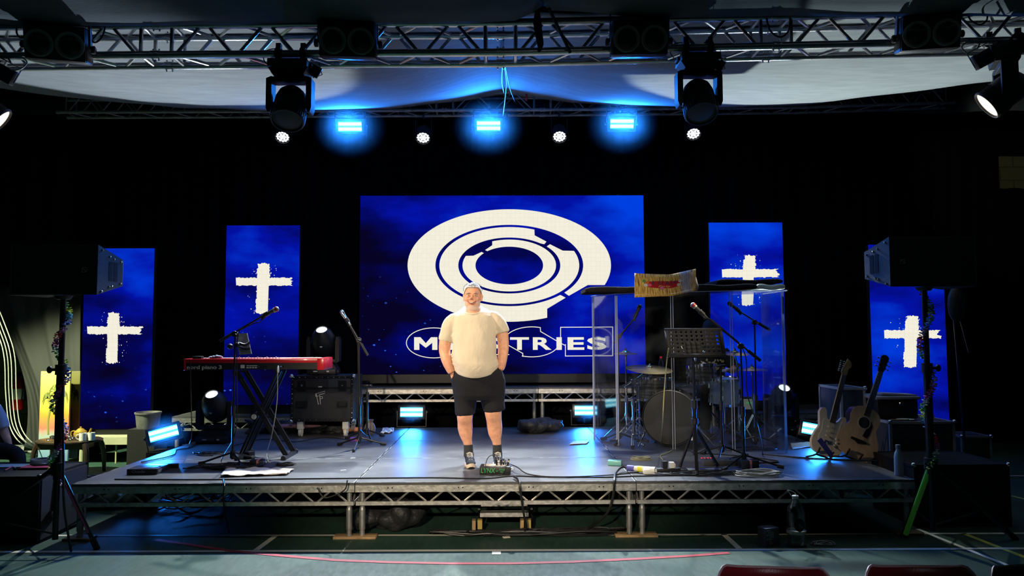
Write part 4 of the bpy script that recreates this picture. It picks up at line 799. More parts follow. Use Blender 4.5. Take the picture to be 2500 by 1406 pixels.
mb.build('control_knobs', 'whiteplastic', kb)
for x, lb in ((520, 'crumpled grey cloth lying on the keyboard, left'),):
    p = W(x, 876, KY); mb = MB()
    for i in range(14): mb.ell((p.x+random.uniform(-.05, .05), KY+.08+random.uniform(-.03, .03), kt+.014+random.uniform(0, .012)), (random.uniform(.015, .035), .03, random.uniform(.008, .016)), rot=Matrix.Rotation(random.uniform(-.5, .5), 3, 'Y'), nu=8, nv=6)
    o = one('crumpled_cloth', mb, mat('grey_blue_fabric', (.4, .42, .5), .9), lb, 'cloth')
mb = MB(); p = W(476, 874, KY); mb.b2((p.x-.04, KY+.03, kt), (p.x+.05, KY+.1, kt+.028), bev=.004); one('power_adapter', mb, 'black', 'small black box on the left end of the keyboard', 'adapter')
mb = MB(); p = W(768, 874, KY); mb.b2((p.x-.05, KY+.05, kt), (p.x+.05, KY+.14, kt+.008)); one('folded_paper', mb, 'cream', 'small cream paper lying on the right end of the keyboard', 'paper')
# X stand
xs_ = thing('keyboard_stand', 'black double-braced X keyboard stand under the red stage piano', 'keyboard stand', (W(623, 1000, KY).x, KY+.15, S))
tl = W(578, 908, KY+.02); tr = W(678, 906, KY+.02)
for nme, tp, bt_, off in (('leg', (tl.x, tl.z), (670, 1128), 0), ('leg', (tr.x, tr.z), (570, 1120), .045)):
    bx = F(bt_[0], bt_[1], S+.03).x; mb = MB()
    for y in (KY+.02+off, KY+.28-off):
        for s in (-.016, .016): mb.bar((tp[0]+s, y, tp[1]), (bx+s, y, S+.035), .02, .028, up=(0, 1, 0))
    mb.build('leg', 'satin', xs_); mb = MB(); mb.bar((bx, KY-.06, S+.02), (bx, KY+.36, S+.02), .035, .035); mb.build('foot_bar', 'satin', xs_)
    mb = MB(); mb.cyl((bx, KY-.085, S+.02), (bx, KY-.055, S+.02), .024, n=10); mb.cyl((bx, KY+.355, S+.02), (bx, KY+.385, S+.02), .024, n=10); mb.build('rubber_end', 'rubber', xs_)
    mb = MB(); mb.bar((tp[0]-.02, KY+.0, tp[1]+.0), (tp[0]-.02, KY+.34, tp[1]+.0), .035, .022); mb.build('support_arm', 'satin', xs_)
c = W(621, 1017, KY); mb = MB(); mb.cyl((c.x, KY-.01, c.z), (c.x, KY+.3, c.z), .04, n=20); mb.build('pivot', 'black', xs_); mb = MB(); mb.cyl((c.x, KY-.018, c.z), (c.x, KY-.01, c.z), .026, n=16); mb.build('pivot_cap', 'whiteplastic', xs_)
# ---- microphone stands
def mic(parent, p, d, m='black', head='chrome', r=.022):                # microphone pointing along d with its grille at the end
    p = V(p); d = V(d).normalized(); mb = MB(); mb.cyl(p, p+d*.13, r*.62, r*.9, n=12); mb.cyl(p-d*.02, p, r*.5, n=10); o = mb.build('microphone', m, parent)
    hm = 'steel' if head == 'red' else head
    mb = MB(); mb.ell(p+d*.155, r*1.15, nu=14, nv=10); mb.cyl(p+d*.125, p+d*.14, r*1.1, n=14); mb.build('microphone_head', hm, o)
    if head == 'red': mb = MB(); mb.cyl(p+d*.146, p+d*.164, r*1.22, n=16); mb.build('red_ring', 'red', o)
    mb = MB(); mb.cyl(p-d*.0+Vector((0, 0, -.03)), p+d*.05, r*.5, n=8); mb.cyl(p+d*.02, p+d*.07, r*1.05, n=12); mb.build('microphone_clip', 'black', parent)
def micstand(label, base, top, boom, micdir, legs=3, lr=.3, group='microphone stands', a0=.4, hub=.11, micm=('black', 'chrome'), domed=False, pole='satin'):
    # base xy on the stage; top: clutch point; boom: (rear end, front end) points
    bx, by = base; t = thing('microphone_stand', label, 'microphone stand', (bx, by, S), group); top = V(top)
    zs = S+.0; mb = MB(); mb.cyl((bx, by, zs+.05), (bx, by, zs+.55), .0135, n=12); mb.cyl((bx, by, zs+.5), top, .009, n=10); mb.build('pole', pole, t)
    mb = MB(); mb.cyl((bx, by, zs+.47), (bx, by, zs+.56), .02, n=12); mb.build('collar', 'black', t); mb = MB(); mb.cyl((bx, by, zs+hub-.05), (bx, by, zs+hub+.02), .026, n=12); mb.build('leg_hub', 'black', t)
    for i in range(legs):
        a = a0+2*PI*i/legs; d = Vector((math.cos(a), math.sin(a), 0)); mb = MB(); p = Vector((bx, by, zs+hub))+d*.02; q = Vector((bx, by, zs+.018))+d*lr; mb.cyl(p, q, .009, n=8)
        lg = mb.build('leg', 'satin', t); mb = MB(); mb.cyl(q-d*.05+Vector((0, 0, .008)), q+d*.01, .017, n=8); mb.build('rubber_foot', 'rubber', lg)
    if boom:
        r0, f0 = V(boom[0]), V(boom[1]); mb = MB(); mb.cyl(r0, f0, .0085, n=10); mb.build('boom_arm', pole, t)
        d = (f0-r0).normalized(); mb = MB(); mb.cyl(r0-d*.05, r0+d*.1, .016, n=10); mb.build('boom_grip', 'rubber', t)
        mb = MB(); mb.lathe([(.028, -.022), (.03, 0), (.028, .022)], top, (0, 1, 0), 14); mb.cyl(top+Vector((0, -.03, 0)), top+Vector((.03, -.045, -.01)), .008, n=8); mb.build('clutch', 'black', t)
        if micdir is not None: mic(t, f0, micdir, *micm)
    return t
Q = lambda x, y, Y: W(x, y, Y)
# keyboard vocal mic, boom from (545,825) to (660,762)
Y = 7.25; b = F(556, 1130, S+.0)
t = micstand('tall boom microphone stand in front of the keyboard with a red-ringed microphone', (W(570, 1000, Y).x, Y), Q(574, 815, Y), (Q(548, 826, Y), Q(640, 772, Y)), Q(668, 758, Y)-Q(640, 772, Y), micm=('darkgrey', 'red'), a0=1.2)
o = [c for c in bpy.data.objects if c.parent == t and c.name.startswith('boom_arm')][0]
mb = MB(); mb.tube([Q(640, 774, Y-.02), Q(636, 785, Y-.02), Q(618, 790, Y-.02), Q(598, 800, Y-.02), Q(585, 808, Y-.03), Q(580, 830, Y-.03), Q(578, 900, Y-.03), Q(576, 1050, Y-.03), F(540, 1125, S+.01), F(560, 1145, S+.01)], .005, 6, smooth=6); one('microphone_cable', mb, 'cable', 'black cable running down the boom stand in front of the keyboard', 'cable')
# lyrics tablet holder on that stand
t = thing('tablet_holder', 'grey tablet seen from behind, clamped to the keyboard microphone stand', 'tablet', Q(592, 845, Y)); pl = [Q(575, 815, Y+.1), Q(603, 813, Y+.1), Q(614, 864, Y+.02), Q(584, 866, Y+.02)]
mb = MB(); n = Vector((0, .012, 0)); mb.add(pl+[p+n for p in pl], [[0, 1, 2, 3], [7, 6, 5, 4], [0, 4, 5, 1], [1, 5, 6, 2], [2, 6, 7, 3], [3, 7, 4, 0]]); mb.build('tablet', mat('grey_aluminium_back', (.30, .31, .34), .35, metal=.6), t)
mb = MB(); mb.tube([Q(572, 842, Y+.0), Q(582, 838, Y+.0), Q(598, 842, Y-.0), Q(609, 836, Y+.03)], .014, 8, smooth=3); mb.tube([Q(585, 848, Y), Q(600, 852, Y), Q(611, 850, Y)], .012, 8, smooth=3); mb.ell(Q(562, 846, Y), .028); mb.ell(Q(580, 842, Y-.01), .024); mb.build('clamp', 'black', t)
# centre-left straight mic stand
Y = 8.25
micstand('slim boom microphone stand left of the large screen riser with a silver microphone', (W(877, 1060, Y).x, Y), Q(876, 830, Y), (Q(892, 858, Y), Q(853, 790, Y)), Q(840, 770, Y)-Q(853, 790, Y), lr=.3, a0=-.9-.67, micm=('chrome', 'chrome'))
mb = MB(); mb.tube([Q(848, 785, Y-.02), Q(858, 805, Y-.02), Q(868, 825, Y-.02), Q(873, 850, Y-.02), Q(874, 950, Y-.03), Q(876, 1040, Y-.03), F(905, 1072, S+.008), F(885, 1078, S+.008)], .0045, 6, smooth=6); one('microphone_cable', mb, 'cable', 'thin black cable hanging down the slim boom stand', 'cable')
# short stand with two keyboards pedals? : short tripod stand behind it
Y = 8.9; micstand('short black stand without a microphone, behind the slim boom stand', (W(896, 1050, Y).x, Y), Q(896, 940, Y), None, None, lr=.26, a0=.9)
mb = MB(); p = Q(896, 942, Y); mb.b2((p.x-.06, Y-.03, p.z-.01), (p.x+.06, Y+.03, p.z+.02), bev=.005); one('stand_bracket', mb, 'satin', 'small bracket on top of the short black stand', 'bracket')

# ================================================================ drum kit behind the clear shield
CH = M['chrome']; M['shell'] = mat('black_oyster_shell', (.03, .032, .036), .18, var=.9, scale=3, stretch=(1, 1, 14), coat=.6); M['skinhead'] = mat('black_drum_head', (.016, .014, .014), .4); M['whitehead'] = mat('white_drum_head', (.6, .6, .58), .5)
M['bluehead'] = mat('pale_shell', (.55, .62, .64), .3, metal=.3)
DX = W(1648, 1000, 8.3).x
def drum(name, label, c, ax, r, h, lugs, head='whitehead', shell='shell', group=None, hoop='chrome'):
    t = thing(name, label, 'drum', c, group); c = V(c); ax = V(ax).normalized(); q = Vector((0, 0, 1)).rotation_difference(ax).to_matrix().to_4x4(); T = Matrix.Translation(c) @ q
    mb = MB(); mb.lathe([(r*.96, -h/2), (r*.96, h/2)], n=40, T=T); mb.build('shell', shell, t)
    for s in (-1, 1):
        mb = MB(); mb.lathe([(r*.97, s*(h/2-.012)), (r*1.03, s*(h/2-.012)), (r*1.03, s*(h/2+.016)), (r*.99, s*(h/2+.018)), (r*.97, s*(h/2+.006)), (r*.97, s*(h/2-.012))], n=40, T=T); mb.build('hoop', hoop, t)
        mb = MB(); mb.lathe([(r*.975, s*(h/2+.003)), (r*.5, s*(h/2+.005)), (0, s*(h/2+.005))], n=40, T=T); mb.build('drum_head', head, t)
    mb = MB()
    for i in range(lugs):
        a = 2*PI*(i+.5)/lugs; x, y = r*math.cos(a), r*math.sin(a)
        for s in (-1, 1): mb.cyl((x*1.02, y*1.02, s*h*.12), (x*1.02, y*1.02, s*(h/2+.01)), .004, n=6, T=T); mb.box((x*.99, y*.99, s*h*.2), (.02, .02, .05), rot=Matrix.Rotation(a, 3, 'Z'), T=T)
    mb.build('tension_lugs', 'chrome', t); return t
bd_c = Vector((DX-.02, 8.42, S+.315)); bd = drum('bass_drum', 'large black-fronted bass drum standing behind the clear shield', bd_c, (-.28, -1, 0), .30, .42, 10, 'skinhead', hoop='satin')
for s in (-1, 1): mb = MB(); mb.cyl(bd_c+Vector((s*.28, -.05, -.12)), (bd_c.x+s*.42, bd_c.y-.25, S+.01), .009, n=8); mb.build('spur', 'chrome', bd)
mb = MB(); p = bd_c+Vector((.11, -.235, -.22)); mb.lathe([(.03, 0), (.03, .003), (0, .004)], c=W(1691, 1068, 8.2), axis=(-.28, -1, 0), n=20, sx=1.3); mb.build('badge', 'chrome', bd)
for (x, y, Y, r, h, ax, nm_, lb, hd, sh) in ((1712, 914, 8.75, .165, .2, (-.05, .10, 1), 'rack_tom', 'chrome-lugged tom drum mounted above the bass drum, behind the music stand', 'whitehead', 'shell'),
        (1600, 950, 8.55, .20, .24, (.05, .03, 1), 'floor_tom', 'black striped tom drum left of the bass drum behind the shield', 'whitehead', 'shell'),
        (1768, 955, 8.6, .17, .28, (0, -.08, 1), 'snare_drum', 'pale shelled drum right of the bass drum behind the shield', 'whitehead', 'bluehead')):
    t = drum(nm_, lb, W(x, y, Y), ax, r, h, 8, hd, sh); c = W(x, y, Y)
    mb = MB()
    if nm_ == 'floor_tom':
        for a in (PI*.9, PI*.2, -PI*.4): mb.cyl((c.x+r*1.06*math.cos(a), c.y+r*1.06*math.sin(a), c.z+.05), (c.x+r*1.1*math.cos(a), c.y+r*1.1*math.sin(a), S+.01), .008, n=8)
    elif nm_ == 'rack_tom': mb.cyl(c+Vector((-.05, 0, -.1)), bd_c+Vector((0, 0, .30)), .012, n=10); mb.lathe([(.03, -.02), (.03, .02)], c+Vector((-.15, -.05, 0)), n=12)
    else:
        mb.cyl(c+Vector((0, 0, -.15)), (c.x, c.y, S+.12), .012, n=10)
        for a in (0, 2.1, 4.2): mb.cyl((c.x, c.y, S+.2), (c.x+.24*math.cos(a), c.y+.24*math.sin(a), S+.015), .008, n=8)
    mb.build('drum_leg' if nm_ != 'rack_tom' else 'tom_holder', 'chrome', t)
def cymbal(label, x, y, Y, r, bx, tilt=(0, -.12), stand=True, a0=0, lean=0):
    c = W(x, y, Y); t = thing('cymbal', label, 'cymbal', c, 'cymbals of the drum kit'); ax = Vector((tilt[0], tilt[1], 1)).normalized()
    mb = MB(); mb.lathe([(0, .035), (.018, .034), (.03, .026), (.04, .016), (r*.5, .008), (r, -.006), (r, -.008), (r*.5, .005), (.04, .013), (0, .02)], c, ax, 48); mb.build('plate', 'brass', t)
    mb = MB(); mb.cyl(c+ax*.03, c+ax*.06, .01, n=8); mb.lathe([(.016, .034), (.016, .045)], c, ax, 12); mb.build('wing_nut', 'chrome', t)
    if stand:
        b = Vector((W(bx, y, Y).x, Y, S)); t2 = thing('cymbal_stand', 'chrome stand holding the '+label.split(',')[0], 'cymbal stand', b, 'cymbal stands')
        mid = Vector((b.x, Y, c.z-.14)) if abs(b.x-c.x) > .03 else c-ax*.01
        mb = MB(); mb.cyl((b.x, Y, S+.12), (b.x, Y, S+.5), .014, n=12); mb.cyl((b.x, Y, S+.48), mid, .010, n=10); mb.build('pole', 'chrome', t2)
        if abs(b.x-c.x) > .03: mb = MB(); mb.cyl(mid+(mid-c)*.5, c-ax*.01, .009, n=10); mb.build('boom_arm', 'chrome', t2)
        mb = MB(); mb.cyl((b.x, Y, S+.44), (b.x, Y, S+.52), .022, n=12); mb.cyl((b.x, Y, S+.26), (b.x, Y, S+.31), .022, n=12); mb.ell((b.x+.035, Y, S+.48), (.02, .008, .012)); mb.lathe([(.026, -.02), (.026, .02)], mid, (0, 1, 0), 12); mb.build('collar', 'chrome', t2)
        for i in range(3):
            a = a0+2*PI*i/3; d = Vector((math.cos(a), math.sin(a), 0)); q = Vector((b.x, Y, S+.02))+d*.3; mb = MB()
            for s in (-.008, .008): n2 = Vector((-d.y, d.x, 0))*s; mb.cyl(Vector((b.x, Y, S+.29))+n2, q+n2, .006, n=6)
            mb.cyl(Vector((b.x, Y, S+.1)), q.lerp(Vector((b.x, Y, S+.29)), .45), .005, n=6); lg = mb.build('leg', 'chrome', t2); mb = MB(); mb.cyl(q-d*.05+Vector((0, 0, .01)), q+d*.02, .018, n=8); mb.build('rubber_foot', 'rubber', lg)
cymbal('large bronze crash cymbal, left of the music stand behind the shield', 1585, 900, 8.35, .26, 1545, (.04, -.16), a0=.3)
cymbal('small bronze cymbal, far left behind the shield', 1527, 862, 8.75, .15, 1528, (0, -.05), a0=1.2)
cymbal('bronze ride cymbal, right of the music stand', 1793, 862, 8.6, .17, 1800, (.02, -.12), a0=.8)
cymbal('thin bronze cymbal, low at the right behind the shield', 1835, 901, 8.9, .19, 1838, (0, -.04), a0=1.8)
# hi-hat like chrome stand left of the bass drum and the foot pedal
mb = MB(); p = F(1552, 1075, S); 
t = thing('percussion_stand', 'chrome double-braced stand left of the bass drum', 'drum stand', (p.x, 8.45, S)); Y = 8.45
mb = MB(); mb.cyl((p.x, Y, S+.08), (p.x, Y, W(1548, 935, Y).z), .013, n=10); mb.cyl(Q(1512, 945, Y), Q(1600, 905, Y), .009, n=8); mb.build('pole', 'chrome', t)
for a in (.5, 2.6, 4.7):
    mb = MB(); q = (p.x+.27*math.cos(a), Y+.27*math.sin(a)*.8, S+.02); mb.cyl((p.x, Y, S+.3), q, .009, n=8); mb.cyl((p.x, Y, S+.1), (p.x*.5+q[0]*.5, Y*.5+q[1]*.5, S+.15), .006, n=6); mb.ell(q, .02); mb.build('leg', 'chrome', t)
for i, (x, y) in enumerate(((1548, 935), (1550, 975), (1549, 1000))): mb = MB(); q = Q(x, y, Y); mb.cyl(q-Vector((0, 0, .025)), q+Vector((0, 0, .025)), .026, n=12); mb.cyl(q, q+Vector((.05, -.01, 0)), .007, n=6); mb.build('collar', 'chrome', t)
t = thing('drum_pedal', 'chrome bass drum pedal at the foot of the drum kit', 'pedal', (DX+.3, 8.95, S)); mb = MB(); mb.box((DX+.1, 8.78, S+.03), (.1, .3, .015), rot=Matrix.Rotation(-.15, 3, 'X')); mb.build('foot_plate', 'chrome', t); mb = MB(); mb.cyl((DX+.05, 8.66, S+.01), (DX+.05, 8.66, S+.26), .01); mb.cyl((DX+.15, 8.66, S+.01), (DX+.15, 8.66, S+.26), .01); mb.cyl((DX+.05, 8.66, S+.25), (DX+.15, 8.66, S+.25), .008); mb.build('pedal_frame', 'chrome', t)
# drum stool
t = thing('drum_stool', 'round black drum stool under the drummer', 'stool', (W(1735, 980, 9.3).x, 9.35, S)); sx = W(1735, 980, 9.3).x
mb = MB(); mb.lathe([(0, .44), (.15, .44), (.165, .46), (.165, .5), (.15, .52), (0, .525)], (sx, 9.35, S), n=24); mb.build('seat', 'matte', t); mb = MB(); mb.cyl((sx, 9.35, S+.15), (sx, 9.35, S+.44), .016)
mb.build('pole', 'chrome', t)
for a in (.3, 2.4, 4.5): mb = MB(); mb.cyl((sx, 9.35, S+.28), (sx+.25*math.cos(a), 9.35+.25*math.sin(a), S+.01), .01, n=8); mb.build('leg', 'chrome', t)
# mixer / laptop behind the drums at the right
p = W(1816, 990, 9.3); t = thing('digital_mixer', 'small mixing desk with a lit screen behind the drum kit, right', 'mixer', (p.x, 9.5, S)); mb = MB(); z0 = W(1816, 1003, 9.3).z; z1 = W(1816, 970, 9.3).z
mb.b2((p.x-.16, 9.3, z0), (p.x+.16, 9.45, z1)); mb.b2((p.x-.17, 9.28, z0-.03), (p.x+.17, 9.6, z0)); mb.build('body', 'darkgrey', t)
mb = MB(); mb.b2((p.x-.13, 9.296, z0+.02), (p.x+.13, 9.2995, z1-.02)); mb.build('display', emat('mixer_screen', (.30, .34, .28), .28), t)
mb = MB(); mb.b2((p.x+.03, 9.292, z0+.09), (p.x+.1, 9.2955, z0+.11)); mb.build('display_field', emat('mixer_green', (.05, .35, .12), .6), t)
mb = MB(); mb.b2((p.x-.2, 9.28, S), (p.x+.2, 9.75, z0-.031)); one('equipment_case', mb, 'boxblack', 'low black case under the small mixing desk behind the drums', 'case')
mb = MB(); c = W(1614, 885, 8.9); mb.lathe([(.0, -.1), (.03, -.1), (.03, .0), (.014, .03), (.014, .05), (0, .05)], c, n=16); o = mb
t = thing('drink_bottle', 'small clear bottle with a red cap behind the crash cymbal', 'bottle', c+Vector((0, 0, -.1))); mb.build('bottle', 'acrylic', t); mb = MB(); mb.cyl(c+Vector((0, 0, .05)), c+Vector((0, 0, .075)), .016, n=12); mb.build('cap', 'red', t)
mb = MB(); mb.b2((c.x-.12, 8.85, S), (c.x+.12, 9.1, c.z-.101)); one('side_shelf', mb, 'matte', 'narrow black stand-box behind the drums carrying the small bottle', 'box')
# ---- clear shield
SH = [(1450, 1072), (1508, 1087), (1646, 1097), (1792, 1104), (1922, 1106)]; zt = S+1.69
P = [F(x, y, S) for x, y in SH]; P = [Vector((P[0].x+.12, P[0].y+.55, S))]+P+[Vector((P[-1].x-.02, P[-1].y+.62, S))]
sh = thing('drum_shield', 'clear acrylic drum shield of hinged panels standing around the drum kit', 'drum shield', (P[3].x, P[3].y, S))
for i, (a, b) in enumerate(zip(P, P[1:])):
    d = (b-a).normalized(); n = Vector((-d.y, d.x, 0))*.003; a2 = a+d*.008; b2 = b-d*.008; mb = MB(); z = Vector((0, 0, zt-S))
    q = [a2-n, b2-n, b2+n, a2+n]; mb.add(q+[v+z for v in q], [[0, 1, 5, 4], [2, 3, 7, 6]]); mb.build('panel', 'acrylic', sh)
    mb = MB(); mb.add(q+[v+z for v in q], [[0, 3, 2, 1], [4, 5, 6, 7], [1, 2, 6, 5], [3, 0, 4, 7]]); mb.build('panel_edge', 'edge', sh)
    if i: mb = MB(); mb.bar(a+d*.012, a+d*.012+z, .018, .008, up=(d.x, d.y, 0)); mb.bar(a-(a-P[i-1]).normalized()*.012, a-(a-P[i-1]).normalized()*.012+z, .018, .008, up=(d.x, d.y, 0)); mb.build('hinge', 'edge', sh)
mb = MB(); mb.bar(P[-2]+Vector((.0, .01, 1.45)), P[-2]+Vector((0, .01, 1.63)), .02, .012); mb.bar(P[-2]+Vector((.0, .01, .02)), P[-2]+Vector((0, .01, .17)), .02, .012); mb.build('hook_tape', 'matte', sh)
# lid
ld = thing('shield_lid', 'clear acrylic lid resting on top of the drum shield', 'drum shield lid', (P[3].x, P[3].y, zt))
mb = MB(); q = [P[1]+Vector((-.02, -.02, 0)), P[2]+Vector((0, -.05, 0)), P[3]+Vector((0, -.05, 0)), P[4]+Vector((0, -.05, 0)), P[5]+Vector((.03, -.04, 0)), P[6]+Vector((.03, 0, 0)), P[0]]
mb.add([Vector((v.x, v.y, zt+.003)) for v in q]+[Vector((v.x, v.y, zt+.011)) for v in q], [list(range(7)), list(range(13, 6, -1))]+[[i, (i+1) % 7, 7+(i+1) % 7, 7+i] for i in range(7)]); mb.build('lid_sheet', 'acrylic', ld)
mb = MB(); mb.tube([Vector((v.x, v.y, zt+.007)) for v in q[:6]], .006, 6); mb.build('lid_rim', 'edge', ld)
def roll(name, label, a, b, wd, th, m='carpet'):                    # thick folded carpet slab with a rounded front edge
    a, b = V(a), V(b); d = b-a; mb = MB(); pr = []
    for k in range(13): t = PI/2+PI*k/12; pr.append((th/2*math.cos(t), th/2*math.sin(t)))
    pr += [(wd, -th/2), (wd, th/2)]; ns = 16; vs = []; n = len(pr)
    for i in range(ns+1):
        u = i/ns; c = a.lerp(b, u)+Vector((0, 0, .006*math.sin(u*9))); s = 1-.35*max(0, (.06-u)/.06, (u-.94)/.06); vs += [c+Vector((0, y, z*s)) for y, z in pr]
    mb.add(vs, [[i*n+k, i*n+(k+1) % n, (i+1)*n+(k+1) % n, (i+1)*n+k] for i in range(ns) for k in range(n)]+[list(range(n))[::-1], list(range(ns*n, ns*n+n))]); return one(name, mb, m, label, 'carpet', 'carpet pads on the drum shield')
za = zt+.012
roll('carpet_pad', 'dark carpet pad on the left end of the drum shield lid', (W(1435, 722, 8.0).x, 8.25, za+.034), (W(1640, 708, 7.9).x, 8.0, za+.04), .5, .065)
roll('carpet_pad', 'dark carpet pad in the middle of the drum shield lid, right of the printed card', (W(1696, 715, 7.75).x, 7.85, za+.034), (W(1850, 712, 7.75).x, 7.8, za+.036), .5, .065)
roll('carpet_pad', 'dark carpet pad lying topmost on the right end of the drum shield lid', (W(1760, 705, 7.75).x, 7.9, za+.098), (W(1919, 700, 7.75).x, 7.86, za+.098), .48, .05)
roll('foam_pad', 'pale translucent pad at the right end of the drum shield lid', (W(1852, 712, 7.75).x, 7.82, za+.036), (W(1921, 710, 7.75).x, 7.82, za+.036), .4, .06, mat('frosted_plastic', (.42, .48, .42), .3))
# printed card
CY = 7.62; t = thing('party_sign', 'curved printed card with LUAU lettering on grass pattern, lying on the drum shield', 'sign', W(1620, 720, CY))
def cardf(u, v):
    x = 1549+u*150; yt = 667+3*math.sin(PI*u*.8)-0 if u < .62 else 669-(u-.62)/.38*13; yb = 726-6*u-(max(0, u-.6)*27); y = yb+(yt-yb)*v; return W(x, y, CY+.10*v-.10*max(0, u-.6))
def straw():
    m, nt, b = nm('straw_print'); N = nt.nodes.new; L = nt.links.new; tc = N('ShaderNodeTexCoord'); mp = N('ShaderNodeMapping'); mp.inputs['Scale'].default_value = (110, 1, 8); L(tc.outputs['Object'], mp.inputs[0])
    n = N('ShaderNodeTexNoise'); n.inputs['Scale'].default_value = 1.4; n.inputs['Detail'].default_value = 3; L(mp.outputs[0], n.inputs[0]); r = N('ShaderNodeValToRGB'); e = r.color_ramp.elements; e[0].position = .38; e[0].color = (.25, .10, .02, 1); e[1].position = .55; e[1].color = (.95, .58, .14, 1); L(n.outputs[0], r.inputs[0])
    sp = N('ShaderNodeSeparateXYZ'); L(tc.outputs['Generated'], sp.inputs[0]); r2 = N('ShaderNodeValToRGB'); e = r2.color_ramp.elements; e[0].position = .72; e[0].color = (0, 0, 0, 1); e[1].position = .78; e[1].color = (1, 1, 1, 1); k = e.new(.86); k.color = (.9, .9, .9, 1); k = e.new(.93); k.color = (0, 0, 0, 1); L(sp.outputs['X'], r2.inputs[0])
    mu = N('ShaderNodeMath'); mu.operation = 'MULTIPLY'; mu.inputs[1].default_value = .55; L(r2.outputs[0], mu.inputs[0])
    mx = N('ShaderNodeMix'); mx.data_type = 'RGBA'; mx.inputs['B'].default_value = (.2, .35, .7, 1); L(mu.outputs[0], mx.inputs['Factor']); L(r.outputs[0], mx.inputs['A']); L(mx.outputs['Result'], b.inputs['Base Color']); b.inputs['Roughness'].default_value = .25; return m
mb = MB(); mb.grid(cardf, 24, 6); mb.build('card', straw(), t, solid=.003)
def oncard(x, y, d=.004): u = (x-1549)/150; v = (726-6*u-y)/(726-6*u-668); p = cardf(u, v); return p+Vector((0, -d, 0))
mb = MB(); mb.grid(lambda u, v: oncard(1582+78*u, 694+(v-.5)*(9+9*math.sin(PI*(.15+.7*u))), .0035), 16, 3); mb.build('banner_print', 'red', t)
for ch, x in zip('LUAU', (1598, 1613, 1629, 1643)):
    mb = MB(); mb.text(ch, .050, .042, .001, TR(oncard(x, 690, .010)), bold=.03); mb.build('letter', mat('dark_red_print', (.06, .0, .02), .5), t)
mb = MB(); mb.text('Party', .13, .026, .001, TR(oncard(1622, 699, .012)), shear=.3); mb.build('lettering', mat('yellow_print', (.8, .65, .12), .5), t)
for k, (x, y, c_) in enumerate(((1572, 686, (.1, .3, .04)), (1580, 690, (.8, .12, .02)), (1586, 696, (.75, .1, .25)), (1576, 696, (.8, .75, .7)), (1660, 689, (.75, .7, .7)), (1657, 698, (.8, .75, .5)), (1616, 703, (.75, .1, .4)))):
    mb = MB(); p = oncard(x, y, .008)
    for q in range(5): mb.ell(p+Vector((.012*math.cos(q*1.257), 0, .010*math.sin(q*1.257))), (.010, .001, .008), nu=8, nv=4)
    mb.build('flower_print', mat('print_ink', c_, .4), t)
mb = MB(); q = [W(1687, 664, CY-.02), W(1696, 665, CY+.2), W(1706, 702, CY+.2), W(1700, 712, CY-.0)]; mb.add(q, [[0, 1, 2, 3]]); mb.build('card_flap', mat('pink_card', (.55, .38, .32), .6), t, solid=.004)
# ---- music stand in front
Y = 6.72; b = F(1697, 1150, S); Y = 6.8; t = thing('music_stand', 'black perforated music stand in front of the drum shield', 'music stand', (W(1697, 1100, Y).x, Y, S)); X = W(1697, 1100, Y).x
def perf():
    a = W(1630, 872, Y-.1); b = W(1760, 801, Y+.05); w_ = b.x-a.x; h = (b-a); hh = b.z-a.z; mb = MB(); nx, nz = 10, 6; th = .003
    ux = Vector((1, 0, 0)); uz = Vector((0, .13, hh)).normalized(); H = math.hypot(.13, hh); o = Vector((a.x, Y-.1, a.z)); mt = .035; cw = (w_-2*mt)/nx; ch = (H-mt*1.2-.015)/nz
    P_ = lambda x, z: o+ux*x+uz*z
    def quad(x0, z0, x1, z1): mb.add([P_(x0, z0), P_(x1, z0), P_(x1, z1), P_(x0, z1)], [[0, 1, 2, 3]])
    quad(0, 0, w_, mt); quad(0, mt+nz*ch, w_, H); quad(0, mt, mt, mt+nz*ch); quad(w_-mt, mt, w_, mt+nz*ch)
    for i in range(nx):
        for j in range(nz):
            x0 = mt+i*cw; z0 = mt+j*ch; x1 = x0+cw; z1 = z0+ch; cx = (x0+x1)/2; cz = (z0+z1)/2; r = min(cw, ch)*.27; solid_ = (1 < i < 6 and j < 3 and i > 2) 
            if solid_: quad(x0, z0, x1, z1); continue
            N8 = 16; ring = [(cx+r*math.cos(2*PI*k/N8), cz+r*math.sin(2*PI*k/N8)) for k in range(N8)]
            out = []
            for k in range(N8):
                ca, sa = math.cos(2*PI*k/N8), math.sin(2*PI*k/N8); s = min((cw/2)/abs(ca) if abs(ca) > 1e-6 else 9, (ch/2)/abs(sa) if abs(sa) > 1e-6 else 9); out.append((cx+ca*s, cz+sa*s))
            vs = [P_(*p) for p in ring]+[P_(*p) for p in out]; fs = [[k, (k+1) % N8, N8+(k+1) % N8, N8+k] for k in range(N8)]
            cs = [P_(x1, z1), P_(x0, z1), P_(x0, z0), P_(x1, z0)]; vs += cs; fs += [[N8+1, N8+3, 2*N8+0][:3] if False else [N8+1, N8+2, 2*N8], [N8+2, N8+3, 2*N8], [N8+5, N8+6, 2*N8+1], [N8+6, N8+7, 2*N8+1], [N8+9, N8+10, 2*N8+2], [N8+10, N8+11, 2*N8+2], [N8+13, N8+14, 2*N8+3], [N8+14, N8+15, 2*N8+3]]
            mb.add(vs, fs)
    return mb, o, uz
mb, o_, uz = perf(); mb.build('desk', 'matte', t, solid=.003, smooth=20)
mb = MB(); a = W(1630, 872, Y-.1); b = W(1760, 872, Y-.1); mb.b2((a.x, Y-.15, a.z-.004), (b.x, Y-.098, a.z)); mb.b2((a.x, Y-.15, a.z-.004), (b.x, Y-.147, a.z+.02)); mb.build('ledge', 'satin', t)
